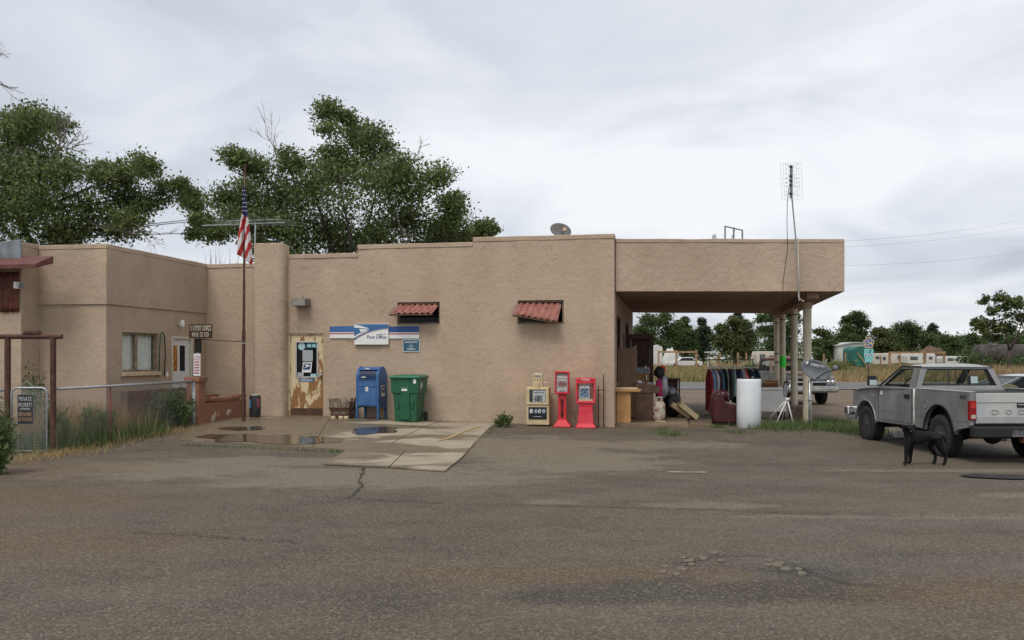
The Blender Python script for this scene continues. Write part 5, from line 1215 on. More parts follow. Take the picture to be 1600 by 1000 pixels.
B().box(-0.26, 0.21, 0.031, 0.5, 0.05, 1.78).build('carcass', M_brownwood, tc_, bevel=0.006); B().box(0.2405, 0.262, 0.04, 0.5, 0.05, 1.75).build('front_panel', M_brownwood, tc_, bevel=0.004)
hu = goods('display_hutch', 'dark brown open display hutch frame standing behind the tall cabinet', 'hutch', 1000, 24.2, -BB, STEP)
for xx in (-0.36, 0.27): B().box(xx, xx + 0.10, 0, 0.10, 0, 2.08).build('post', M_brownwood, hu, bevel=0.006)
B().box(-0.36, 0.37, -0.005, 0.105, 2.081, 2.22).build('top_rail', M_brownwood, hu, bevel=0.006); B().box(-0.25, 0.26, 0.35, 0.37, 0.3, 2.1).build('back_panel', M_brownwood, hu); B().box(-0.259, 0.269, 0.02, 0.36, 1.28, 1.31).build('shelf', M_brownwood, hu)
B().tube([(-0.05, 0.1, 1.32), (0.03, 0.1, 1.62)], 0.014, 6).build('leaning_stick', M_midwood, hu)
pc = goods('pine_drawer_unit', 'light pine drawer unit with pale tray on top inside the dark hutch', 'cabinet', 1004, 23.4, -BB)
B().box(-0.19, 0.16, 0, 0.4, 0.0, 1.13).build('carcass', M_lightwood, pc, bevel=0.006); B().box(-0.20, 0.19, -0.02, 0.42, 1.131, 1.24).build('top', mat('grey_tray', (0.34, 0.36, 0.36), 0.6, 0.2), pc, bevel=0.008)
for i, zz in enumerate((0.70, 0.92)): d_ = B().box(0.02, 0.15, -0.016, -0.001, zz, zz + 0.19).build('drawer', M_lightwood, pc, bevel=0.004); B().box(0.10, 0.12, -0.04, -0.017, zz + 0.03, zz + 0.16).build('pull', M_chrome, d_)
for i, (xx, hh, m_) in enumerate(((-0.12, 0.05, M_white), (-0.02, 0.07, M_paper), (0.08, 0.09, M_white), (0.15, 0.06, M_chrome))):
    cpn = goods('bric_a_brac', ('white cup at the left end of the pale tray', 'grey dish second on the pale tray', 'white jug third on the pale tray', 'shiny tin at the right end of the pale tray')[i], 'crockery', 1004, 23.5, -BB, STEP + 1.24, 'crockery on the pine drawer unit'); cpn.location = cpn.location + Vector((xx, 0.05, 0))
    B().lathe([(0.025, 0), (0.04, 0.01), (0.045, hh * 0.6), (0.035, hh), (0.03, hh * 0.95)], 10).build('vessel', m_, cpn, smooth=True)
dk = goods('dark_desk', 'dark brown wooden desk with deep apron beside the propane cylinder', 'desk', 1012, 21.35, -BB)
B().box(-0.30, 0.13, 0.0, 0.5, 0, 0.68).build('pedestal', M_brownwood, dk, bevel=0.006); B().prism([(-0.30, 0.685), (0.28, 0.685), (0.31, 0.80), (0.10, 0.90), (-0.30, 0.95)], -0.02, 0.52, 'y').build('apron', M_brownwood, dk, bevel=0.008)
for i, (xx, yy, hh) in enumerate(((-0.2, 0.05, 0.06), (-0.08, 0.1, 0.05), (0.05, 0.06, 0.06))):
    B().box(xx - 0.06, xx + 0.06, yy, yy + 0.14, 0.92 - i * 0.02, 0.96 + hh * 0.4 - i * 0.02).build('clutter', (M_paper, M_midwood, M_greymetal)[i], dk, bevel=0.01)
pg = goods('propane_cylinder', 'rusty dirty white propane cylinder standing on a wooden strip', 'gas cylinder', 1030, 21.2, 0)
B().lathe([(0.11, 0.02), (0.14, 0.05), (0.15, 0.12), (0.15, 0.36), (0.14, 0.43), (0.10, 0.48), (0.03, 0.50)], 22).build('tank', mat('rusty_white', (0.46, 0.42, 0.34), 0.7, 0.2, 7, 0.1, 30, col2=(0.22, 0.075, 0.04), lo=0.48, hi=0.62), pg, sharp=50)
B().lathe([(0.10, 0.0), (0.105, 0.03)], 18).build('foot_ring', M_rust, pg); b = wrap(B(), 0.09, -40, 220, 0.47, 0.60, 14); o = b.build('collar', mat('rusty_white', (0, 0, 0)), pg, fixn=False); o.modifiers.new('thickness', 'SOLIDIFY').thickness = 0.006
B().lathe([(0.02, 0.49), (0.02, 0.55), (0.035, 0.555), (0.035, 0.575)], 10).build('valve', M_rust, pg); B().box(-0.12, 0.12, -0.17, -0.07, -0.02, 0.018).build('wood_strip', M_palewood, pg)
def lumpy(b, c, rx, ry, rz, amp, seed, n=14, m=10):
    vs = []
    for j in range(m + 1):
        ph = math.pi * j / m
        for i in range(n):
            th = 2 * math.pi * i / n; d = Vector((math.sin(ph) * math.cos(th), math.sin(ph) * math.sin(th), math.cos(ph)))
            k = 1 + amp * mnoise.noise(d * 2.1 + Vector((seed, 0, 0))) + amp * 0.5 * mnoise.noise(d * 5 + Vector((0, seed, 0))); vs.append((c[0] + d.x * rx * k, c[1] + d.y * ry * k, c[2] + d.z * rz * k))
    return b.add(vs, [(j * n + i, j * n + (i + 1) % n, (j + 1) * n + (i + 1) % n, (j + 1) * n + i) for j in range(m) for i in range(n)])
bg = goods('rubbish_bag', 'black plastic rubbish bag slumped beside the propane cylinder', 'bag', 1046, 22.9)
lumpy(B(), (0, 0, 0.36), 0.28, 0.28, 0.40, 0.35, 3).build('bag', mat('black_plastic', (0.018, 0.019, 0.022), 0.35, 0.2), bg, smooth=True)
bg2 = goods('grey_bag', 'grey plastic bag lying on top of the black rubbish bag', 'bag', 1046, 22.6, 0, STEP + 0.62)
lumpy(B(), (0.02, 0, 0.06), 0.16, 0.14, 0.12, 0.4, 5).build('bag', mat('grey_plastic', (0.20, 0.22, 0.25), 0.4, 0.3), bg2, smooth=True)
sr = goods('pushchair', 'folded pushchair draped with pink and pale grey cloth behind the propane cylinder', 'pushchair', 1030, 22.2)
lumpy(B(), (0, 0, 0.72), 0.10, 0.14, 0.32, 0.35, 8).build('pink_cloth', mat('magenta_cloth', (0.42, 0.025, 0.12), 0.85, 0.2), sr, smooth=True); lumpy(B(), (0.13, 0, 0.82), 0.10, 0.14, 0.28, 0.45, 9).build('grey_cloth', mat('pale_grey_cloth', (0.40, 0.40, 0.45), 0.9, 0.2), sr, smooth=True); lumpy(B(), (0.0, 0, 1.18), 0.14, 0.15, 0.15, 0.3, 12).build('black_hood', mat('black_fabric', (0.02, 0.02, 0.022), 0.7, 0.2), sr, smooth=True)
b = B(); b.tube([(-0.08, 0, 0.03), (0.05, 0, 0.9), (0.02, 0, 1.1)], 0.012, 6); b.tube([(0.16, 0, 0.03), (-0.02, 0, 0.9)], 0.012, 6); b.build('frame', M_galv, sr)
for xx in (-0.08, 0.16): c_ = B().lathe([(0.05, -0.015), (0.06, 0), (0.05, 0.015)], 12); c_.v = [(xx + x, z, 0.06 + y) for x, y, z in c_.v]; c_.build('wheel', M_black, sr)
rd = goods('red_disc', 'small orange red plastic disc perched above the pushchair', 'toy', 1035, 22.9, 0, STEP + 1.16)
B().lathe([(0.02, -0.012), (0.10, 0), (0.09, 0.02), (0.02, 0.025)], 18).build('disc', mat('orange_red_plastic', (0.70, 0.07, 0.02), 0.4), rd, smooth=True); rd.rotation_euler = (R(80), 0, R(10)); rd.location.z += 0.1
st = goods('side_table', 'small dark wooden side table with a shelf of books behind the bags', 'table', 1047, 26.0)
B().box(-0.27, 0.27, -0.2, 0.2, 0.91, 0.95).build('top', M_brownwood, st, bevel=0.006); B().box(-0.24, 0.24, -0.18, 0.18, 0.40, 0.43).build('shelf', M_brownwood, st); B().box(-0.24, 0.24, 0.185, 0.195, 0.44, 0.90).build('back', M_brownwood, st)
for sx in (-1, 1):
    for sy in (-1, 1): B().box(sx * 0.24 - 0.02, sx * 0.24 + 0.02, sy * 0.18 - 0.02, sy * 0.18 + 0.02, 0.0, 0.909).build('leg', M_brownwood, st)
B().box(-0.18, 0.16, -0.14, 0.12, 0.431, 0.47).build('papers', M_paper, st); B().box(-0.15, 0.2, -0.19, 0.15, 0.05, 0.38).build('lower_box', mat('orange_wood', (0.25, 0.09, 0.03), 0.6), st, bevel=0.008)
for i, (x, a, dx) in enumerate(((1059, 32, 0), (1071, 34, 0.0))):
    dw = goods('beige_drawer', ('beige empty drawer leaning on the bags, left of two', 'beige empty drawer leaning over, right of two')[i], 'drawer', x, 22.6 - i * 0.2, R(5), 0.03, 'beige drawers leaning on the bags')
    T = Matrix.Rotation(R(a + 4), 4, 'Y'); b = B(); b.box(-0.29, 0.29, -0.2, 0.2, 0.0, 0.015, T); b.box(-0.29, 0.29, -0.2, -0.185, 0.016, 0.13, T); b.box(-0.29, 0.29, 0.185, 0.2, 0.016, 0.13, T); b.box(-0.29, -0.275, -0.184, 0.184, 0.016, 0.13, T); b.box(0.275, 0.29, -0.184, 0.184, 0.016, 0.13, T)
    zmn = min(v[2] for v in b.v); b.v = [(x_, y_, z_ - zmn) for x_, y_, z_ in b.v]; b.build('tray', M_palewood, dw)
# clothes rack and the garments on it
YR = 23.0; kR = YR / F
ck = goods('clothes_rack', 'chrome rolling clothes rail under the canopy, crowded with garments', 'clothes rack', 1108, YR, R(8), 0.03)
RL = 1.22; zr = CH - (562 - HY) * kR - gz(ck.location.x, ck.location.y) - 0.03; zr2 = zr - 0.20
for xx in (0.0, RL): B().tube([(xx, 0.0, 0.06), (xx, 0.0, zr)], 0.013, 8).build('upright', M_greymetal, ck); B().tube([(xx, -0.26, 0.07), (xx, 0.26, 0.07)], 0.014, 8).build('foot', M_greymetal, ck)
B().tube([(-0.03, 0, zr), (RL + 0.03, 0, zr)], 0.013, 8).build('top_rail', M_midwood, ck); B().tube([(-0.04, -0.05, zr2), (RL + 0.10, -0.05, zr2)], 0.013, 8).build('hanging_rail', M_chrome, ck)
for xx in (0, RL):
    for yy in (-0.26, 0.26): c_ = B().lathe([(0.02, -0.012), (0.035, 0), (0.02, 0.012)], 10); c_.v = [(xx + z, yy + x, 0.035 + y) for x, y, z in c_.v]; c_.build('castor', M_black, ck)
GC = [('red patterned', (0.28, 0.03, 0.03), 1.10), ('light blue', (0.17, 0.30, 0.45), 0.95), ('pale grey', (0.42, 0.45, 0.48), 1.0), ('dark maroon', (0.10, 0.012, 0.018), 1.0), ('steel blue', (0.09, 0.16, 0.23), 0.75), ('black', (0.014, 0.014, 0.018), 0.85), ('sage grey', (0.20, 0.23, 0.20), 0.80), ('charcoal', (0.03, 0.03, 0.033), 0.82), ('dusty green', (0.13, 0.16, 0.12), 0.75), ('sky blue', (0.26, 0.38, 0.48), 0.72), ('navy', (0.02, 0.03, 0.07), 0.9), ('deep blue denim', (0.03, 0.06, 0.12), 0.95), ('off white', (0.52, 0.48, 0.46), 0.88), ('coral', (0.50, 0.10, 0.08), 0.70), ('black wool', (0.012, 0.012, 0.013), 0.72), ('dark teal', (0.02, 0.07, 0.09), 0.7), ('jet black', (0.010, 0.010, 0.012), 0.6), ('dark blue', (0.025, 0.045, 0.11), 0.62)]
ORD = ['first', 'second', 'third', 'fourth', 'fifth', 'sixth', 'seventh', 'eighth', 'ninth', 'tenth', 'eleventh', 'twelfth', 'thirteenth', 'fourteenth', 'fifteenth', 'sixteenth', 'seventeenth', 'last']
Mrot = Matrix.Rotation(R(8), 4, 'Z')
for i, (cn, cc, ln) in enumerate(GC):
    x = -0.01 + i * (RL + 0.08) / 17.0
    gr = thing('garment', '%s garment hanging %s from the left on the clothes rail' % (cn, ORD[i]), 'garment', ck.location + Mrot @ Vector((x, -0.05, zr2)), R(8 + random.uniform(-14, 14)), 'clothes on the rail')
    b = B(); NYg, NZg = 10, 9; th = random.uniform(0.028, 0.045)
    for s in (-1, 1):
        for j in range(NZg + 1):
            t = j / NZg; wd_ = 0.20 * (0.35 + 0.65 * min(1, t * 5)) * (1 + 0.12 * t)
            for q in range(NYg + 1):
                y = lerp(-wd_, wd_, q / NYg); e_ = math.sqrt(max(0.0, 1 - (2 * q / NYg - 1) ** 2))
                xx = s * th * (0.35 + 0.65 * e_) * (0.6 + 0.7 * t) + 0.020 * math.sin(q * 1.9 + i + t * 2)
                z = -0.05 - ln * t - 0.05 * (abs(y) / 0.2) * (1 - t) + 0.02 * math.sin(q * 1.3 + i) * (t == 1.0)
                b.v.append((xx, y, z))
    n1 = (NZg + 1) * (NYg + 1)
    for s in (0, 1):
        for j in range(NZg):
            for q in range(NYg): a = s * n1 + j * (NYg + 1) + q; b.f.append((a, a + 1, a + NYg + 2, a + NYg + 1))
    for j in range(NZg):
        for q in (0, NYg): a = j * (NYg + 1) + q; b.f.append((a, a + NYg + 1, a + n1 + NYg + 1, a + n1))
    for q in range(NYg): b.f.append((q, q + 1, q + 1 + n1, q + n1))
    b.m = [0] * len(b.f); b.build('cloth', mat('cloth_%d' % i, cc, 0.9, 0.25, 14), gr, smooth=True)
    B().tube([(0, -0.15, -0.10), (0, 0, -0.03), (0, 0.15, -0.10)], 0.007, 5).build('hanger', M_dark if i % 3 else M_white, gr); B().tube([(0, 0, -0.03), (0, 0, 0.01), (0, 0.025, 0.025), (0, 0.03, 0.0)], 0.004, 5).build('hook', M_chrome, gr)
# maroon armchair seen from its side, facing right
ac = goods('armchair', 'worn maroon leather armchair beside the white water heater', 'armchair', 1134, 21.0, R(-8), 0.02); ac.scale = (0.86, 0.9, 0.95)
M_maroon = mat('maroon_leather', (0.058, 0.011, 0.012), 0.42, 0.25, 5, 0.1, 20)
prof = [(-0.36, 0.06), (-0.40, 0.30), (-0.37, 0.62), (-0.30, 0.80), (-0.20, 0.84), (-0.12, 0.78), (-0.06, 0.60), (0.10, 0.50), (0.36, 0.46), (0.42, 0.40), (0.42, 0.06)]
for y0, y1 in ((-0.42, -0.27), (0.27, 0.42)): B().prism(prof, y0, y1, 'y').build('arm', M_maroon, ac, bevel=0.04, seg=3, sharp=60)
B().prism([(-0.40, 0.10), (-0.44, 0.40), (-0.38, 0.74), (-0.28, 0.90), (-0.14, 0.88), (-0.08, 0.70), (-0.12, 0.40), (-0.10, 0.10)], -0.265, 0.265, 'y').build('backrest', M_maroon, ac, bevel=0.05, seg=3, sharp=60); B().box(-0.10, 0.40, -0.262, 0.262, 0.20, 0.43).build('seat', M_maroon, ac, bevel=0.05, seg=3, sharp=60); lumpy(B(), (-0.10, -0.2, 0.74), 0.17, 0.16, 0.14, 0.12, 4).build('rolled_arm', M_maroon, ac, smooth=True); B().box(-0.34, 0.38, -0.40, 0.40, 0.0, 0.06).build('base', M_dark, ac)
# white water heater tank
wh = goods('water_heater', 'white cylindrical water heater tank standing at the edge of the weeds', 'water heater', 1170, 20.3, 0, 0.0)
B().lathe([(0.27, 0.0), (0.28, 0.01), (0.281, 0.4), (0.281, 1.10), (0.272, 1.14), (0.255, 1.15), (0.05, 1.155)], 36).build('jacket', mat('white_enamel', (0.70, 0.73, 0.74), 0.35, 0.06, 3), wh, sharp=50); B().lathe([(0.262, 1.148), (0.266, 1.158), (0.24, 1.162)], 28).build('rim', M_rust, wh); B().tube([(0.1, 0.05, 1.15), (0.1, 0.05, 1.2)], 0.02, 8).build('pipe_stub', M_galv, wh)
# white chest freezer with planks on top
cf = goods('chest_freezer', 'old white chest freezer raised on dark blocks behind the water heater', 'freezer', 1203, 22.6, R(-7), 0.0)
B().box(-0.45, 0.42, 0, 0.6, 0.24, 0.80).build('cabinet', M_white, cf, bevel=0.02); B().box(-0.46, 0.43, -0.02, 0.62, 0.805, 0.88).build('lid', M_white, cf, bevel=0.02)
for xx in (-0.40, 0.28): B().box(xx, xx + 0.12, 0.05, 0.55, 0.0, 0.239).build('block', M_dark, cf)
for i, (xx, zz) in enumerate(((-0.05, 0.62), (0.22, 0.5))): c_ = B().lathe([(0.012, 0), (0.012, 0.006)], 8); c_.v = [(xx + x, -z - 0.0005, zz + y) for x, y, z in c_.v]; c_.build('plug', M_greymetal, cf)
for i in range(5):
    pk = goods('plank', '%s varnished plank in the stack on the white freezer' % ('bottom', 'second', 'middle', 'fourth', 'top')[i], 'plank', 1204, 22.65, R(-7 + (-5, 4, -2, 6, -8)[i]), 0.882 + i * 0.036, 'planks on the freezer')
    B().box(-0.24 + 0.02 * i, 0.20 + 0.01 * (i % 2), 0.0, 0.14, 0, 0.033).build('board', (M_midwood, mat('orange_wood', (0, 0, 0)), M_midwood, M_lightwood, mat('orange_wood', (0, 0, 0)))[i], pk, bevel=0.004)
# white tubular stand with black and chrome fittings
ws = goods('tubular_stand', 'white tubular folding stand with black chrome fittings in front of the column', 'stand', 1228, 20.9, 0.0, 0.0)
M_wtube = mat('white_tube', (0.66, 0.65, 0.61), 0.5, 0.1)
for e_ in ((-0.30, -0.10, 0.0), (-0.33, 0.25, 0.16), (0.155, -0.12, 0.0), (-0.02, 0.25, 0.12)): B().tube([(0.03, 0.0, 0.66), e_], 0.017, 8).build('leg', M_wtube, ws, smooth=True)
lumpy(B(), (0.03, 0, 0.65), 0.055, 0.05, 0.05, 0.15, 2).build('hub', M_wtube, ws, smooth=True)
B().tube([(0.03, 0, 0.7), (-0.06, 0.0, 0.95), (-0.02, 0.0, 1.08), (0.10, 0.0, 1.07)], 0.02, 8).build('black_arm', M_dark, ws, smooth=True); B().tube([(0.04, -0.02, 0.78), (0.10, -0.02, 1.04)], 0.014, 8).build('chrome_arm', M_chrome, ws, smooth=True); B().box(-0.06, 0.02, -0.05, 0.03, 0.72, 1.0).build('clamp', M_greymetal, ws, bevel=0.02); B().box(0.08, 0.13, -0.03, 0.01, 0.74, 0.80).build('knob', M_dark, ws, bevel=0.01)
cbk = goods('concrete_footing', 'square weathered concrete block at the foot of the second column', 'concrete block', 1249, 23.2, -BB, -0.02)
B().box(-0.22, 0.24, -0.1, 0.5, 0, 0.40).build('block', mat('brown_concrete', (0.20, 0.145, 0.10), 0.95, 0.25, 5, 0.4, 30), cbk, bevel=0.025)
# satellite dish on its pole by the near column
YD = 20.75; kD = YD / F
sd_ = goods('satellite_dish', 'grey satellite dish lettered DIRECTV on a pole before the near column', 'satellite dish', 1265, YD, 0.0, 0.0)
g_ = sd_.location.z
def zd(y): return CH - (y - HY) * kD - g_
B().tube([(0, 0, -0.05), (0, 0, zd(594))], 0.030, 12).build('pole', M_galv, sd_, smooth=True)
for yy in (626, 640): B().lathe([(0.042, zd(yy) - 0.02), (0.042, zd(yy) + 0.02)], 12).build('clamp', M_greymetal, sd_)
b = B(); n_, m_ = 40, 6; cx_, cz_ = 7.5 * kD, zd(578); ctilt = R(24); vs = []
for j in range(m_ + 1):
    r = j / m_
    for i in range(n_):
        a = 2 * math.pi * i / n_; x, z = 0.375 * r * math.cos(a), 0.235 * r * math.sin(a) * (1 + 0.10 * math.cos(a))
        x2, z2 = x * math.cos(ctilt) + z * math.sin(ctilt), -x * math.sin(ctilt) + z * math.cos(ctilt)
        vs.append((cx_ + x2 * 0.94, 0.02 + 0.07 * (1 - r * r) - 0.12 - 0.22 * x2, cz_ + z2))
b.add(vs, [(j * n_ + i, j * n_ + (i + 1) % n_, (j + 1) * n_ + (i + 1) % n_, (j + 1) * n_ + i) for j in range(m_) for i in range(n_)])
M_dish = mat('dish_grey', (0.155, 0.170, 0.185), 0.5, 0.06, 6)
o = b.build('reflector', M_dish, sd_, smooth=True, fixn=False); o.modifiers.new('thickness', 'SOLIDIFY').thickness = 0.012
lt = letters('DIRECTV', -0.165, 0.175, -0.03, 0.03, 0.0, M_signwhite, sd_, depth=0.003, bold=0.012)
for v_ in lt.data.vertices:
    x, z = v_.co.x + 0.02, v_.co.z + 0.115; x2, z2 = x * math.cos(R(12)) + z * math.sin(R(12)), -x * math.sin(R(12)) + z * math.cos(R(12))
    v_.co = (cx_ + x2 * 0.94, v_.co.y - 0.105 - 0.22 * x2, cz_ + z2)
b = B().prism([(-0.24, 0.085), (-0.20, 0.085), (-0.16, 0.15), (-0.225, 0.15)], -0.003, 0.0, 'y'); b.v = [(cx_ + x * 0.94 - 0.005, y - 0.075 - 0.22 * x + 0.02 - 0.06, cz_ + z + 0.055) for x, y, z in b.v]; b.build('logo_mark', M_signwhite, sd_)
B().tube([(cx_ - 0.03, -0.02, zd(594)), (cx_ + 0.14, -0.25, zd(583)), (cx_ + 0.30, -0.42, zd(577))], 0.018, 8).build('feed_arm', mat('arm_grey', (0.09, 0.10, 0.11), 0.5), sd_); lumpy(B(), (cx_ + 0.33, -0.45, zd(574.5)), 0.07, 0.06, 0.065, 0.05, 1).build('receiver', M_dish, sd_, smooth=True); B().tube([(0, 0, zd(600)), (cx_ - 0.02, 0.02, zd(586))], 0.028, 8).build('mount', M_greymetal, sd_)

# ------------------------------------------------------------------ on the roofs
def roof_thing(name, label, cat, x, y, v): u, z = uz(x, y, v); return thing(name, label, cat, bw(u, v, z), -BB)
rdh = roof_thing('rooftop_dish', 'pale grey satellite dish on the roof above the right window', 'satellite dish', 876, 372, 1.6)
b = B(); vs = []
for j in range(7):
    r = j / 6
    for i in range(32):
        a = 2 * math.pi * i / 32; vs.append((0.27 * r * math.cos(a), 0.09 * (r * r) * -1 + 0.1 - 0.12 * r * math.sin(a), 0.20 + 0.17 * r * math.sin(a) - 0.04 * r * math.cos(a)))
b.add(vs, [(j * 32 + i, j * 32 + (i + 1) % 32, (j + 1) * 32 + (i + 1) % 32, (j + 1) * 32 + i) for j in range(6) for i in range(32)])
o = b.build('reflector', mat('pale_dish', (0.46, 0.47, 0.47), 0.5, 0.06), rdh, smooth=True, fixn=False); o.modifiers.new('thickness', 'SOLIDIFY').thickness = 0.012
B().tube([(0.02, 0.1, -0.6), (0.02, 0.12, 0.16)], 0.025, 8).build('mast', M_greymetal, rdh); B().tube([(0.03, -0.02, 0.05), (0.14, -0.3, 0.16)], 0.012, 6).build('feed_arm', M_greymetal, rdh); B().box(0.10, 0.19, -0.36, -0.28, 0.13, 0.21).build('receiver', M_palewood, rdh, bevel=0.01)
rf = roof_thing('roof_frame', 'dark steel angle frame standing on the canopy roof', 'frame', 1147, 376, 3.2)
for xx, hh in ((-0.23, 0.36), (-0.01, 0.33), (0.21, 0.24)): B().box(xx - 0.02, xx + 0.02, -0.02, 0.02, -0.15, hh + 0.02).build('upright', M_greymetal, rf)
B().tube([(-0.25, 0, 0.39), (0.23, 0, 0.26)], 0.018, 6).build('top_bar', M_greymetal, rf); B().tube([(-0.12, 0, -0.1), (0.02, 0, 0.28)], 0.012, 6).build('brace', M_greymetal, rf)
vp = roof_thing('roof_vent', 'short grey vent pipe on the canopy roof', 'vent', 1116, 376, 3.2)
B().lathe([(0.06, -0.2), (0.055, 0.1), (0.045, 0.16)], 14).build('pipe', mat('pale_dish', (0, 0, 0)), vp, sharp=40)
# mast with a bow-tie grid aerial at the canopy corner
am = thing('antenna_mast', 'leaning steel mast with a wire grid television aerial at the canopy corner', 'antenna', at(1249, 468, 20.05))
ka = 20.05 / F
def ap(x, y, dy=0.0): return ((x - 1249) * ka, dy, -(y - 468) * ka)
B().tube([ap(1249, 470), ap(1243.5, 375), ap(1237, 305), ap(1235, 258)], [0.017, 0.017, 0.016, 0.015], 8).build('mast', mat('mast_steel', (0.28, 0.27, 0.25), 0.5, 0.1), am); B().box(*[ap(1233.6, 0)[0], ap(1237.6, 0)[0]], -0.05, -0.015, ap(0, 310)[2], ap(0, 259)[2]).build('boom', M_greymetal, am); B().tube([ap(1247, 372), ap(1248, 466), ap(1256, 471)], 0.013, 6).build('conduit', M_cream, am)
b = B()
for i in range(9): x = lerp(1220.5, 1253, i / 8); b.tube([ap(x, 253.5, 0.05), ap(x + 2.5, 312, 0.05)], 0.0028, 3, False)
for y in (254, 266, 278, 290, 302, 312): b.tube([ap(1220, y, 0.05), ap(1255, y, 0.05)], 0.0022, 3, False)
b.build('reflector_grid', M_galv, am, fixn=False)
b = B()
for y in (261, 276, 283, 290, 303):
    for s in (-1, 1): b.tube([ap(1235.5, y, -0.05), ap(1235.5 + s * 11, y - 4, -0.08)], 0.004, 4); b.tube([ap(1235.5, y, -0.05), ap(1235.5 + s * 11, y + 4, -0.08)], 0.004, 4)
b.build('whisker_rods', M_galv, am, fixn=False)
for y in (261, 276, 283, 290, 303): B().box(ap(1232, 0)[0], ap(1236, 0)[0], -0.07, -0.045, ap(0, y + 1)[2], ap(0, y - 1)[2]).build('standoff', M_dark, am)
cw = thing('antenna_cable', 'black cable drooping from the aerial down the canopy fascia', 'cable', at(1232, 292, 19.98))
kc = 19.98 / F; B().tube([((x - 1232) * kc, -0.03, -(y - 292) * kc) for x, y in ((1232, 292), (1229.5, 320), (1229, 350), (1230, 390), (1227, 410), (1223, 440), (1221.5, 485))], 0.007, 6).build('cable', M_dark, cw, smooth=True)
# large yagi aerial behind the flag
yv = 2.0
ya = roof_thing('yagi_antenna', 'long weathered many-rod television aerial behind the flag', 'antenna', 398, 384, yv)
ky = (CY + 1.7 + yv) / F
B().tube([(0, 0, -0.3), (0.02, 0, 37 * ky)], 0.022, 8).build('mast', M_galv, ya)
M_yg = mat('dull_aluminium', (0.30, 0.32, 0.30), 0.5, 0.15, metal=0.5)
B().tube([((312 - 398) * ky, -0.1, 33 * ky), ((446 - 398) * ky, 0.1, 36 * ky)], 0.018, 6).build('boom', M_yg, ya); B().tube([((350 - 398) * ky, 0, 40 * ky), ((440 - 398) * ky, 0.1, 41 * ky)], 0.012, 6).build('upper_boom', M_yg, ya)
for i in range(14):
    x = lerp(330, 444, i / 13); L_ = lerp(0.25, 0.8, i / 13)
    B().tube([((x - 398) * ky - L_ * 0.55, -L_, (34 + 4 * (i % 2)) * ky), ((x - 398) * ky + L_ * 0.55, L_, (35 + 4 * (i % 2)) * ky)], 0.005, 5).build('element', M_yg, ya)
for i, (a, e_) in enumerate((((1321, 377, 20.4), (1700, 318, 34)), ((1321, 386, 20.4), (1700, 330, 34)), ((1321, 415, 20.4), (1700, 372, 34)))):
    p0, p1 = at(*a), at(*e_); ow = thing('overhead_wire', 'thin overhead wire, %s of three running right from the canopy' % ('highest', 'middle', 'lowest')[i], 'wire', p0, 0, 'overhead wires at the canopy')
    B().tube([(p1 - p0) * (q / 12) - Vector((0, 0, 0.9 * (q / 12) * (1 - q / 12))) for q in range(13)], 0.0028, 4).build('wire', M_greymetal, ow)
# ------------------------------------------------------------------ vehicles
def framequad(b, c, hole, t=0.035):
    """a panel on corners c (p00,p10,p11,p01) with a four-cornered opening given in (u,v); returns the opening's corners"""
    c = [Vector(p) for p in c]; bl = lambda u, v: (c[0].lerp(c[1], u)).lerp(c[3].lerp(c[2], u), v)
    h = [bl(u, v) for u, v in hole]; n = (c[1] - c[0]).cross(c[3] - c[0]).normalized() * t
    vs = c + h + [p - n for p in c + h]
    fs = [(0, 1, 5, 4), (1, 2, 6, 5), (2, 3, 7, 6), (3, 0, 4, 7)]
    fs += [tuple(i + 8 for i in f[::-1]) for f in fs] + [(4, 5, 13, 12), (5, 6, 14, 13), (6, 7, 15, 14), (7, 4, 12, 15)] + [(0, 8, 9, 1), (1, 9, 10, 2), (2, 10, 11, 3), (3, 11, 8, 0)]
    b.add(vs, fs); return [p - n * 0.5 for p in h]
def arc(cy, cz, r, a0, a1, n=14): return [(cy + r * math.cos(R(lerp(a0, a1, i / n))), cz + r * math.sin(R(lerp(a0, a1, i / n)))) for i in range(n + 1)]
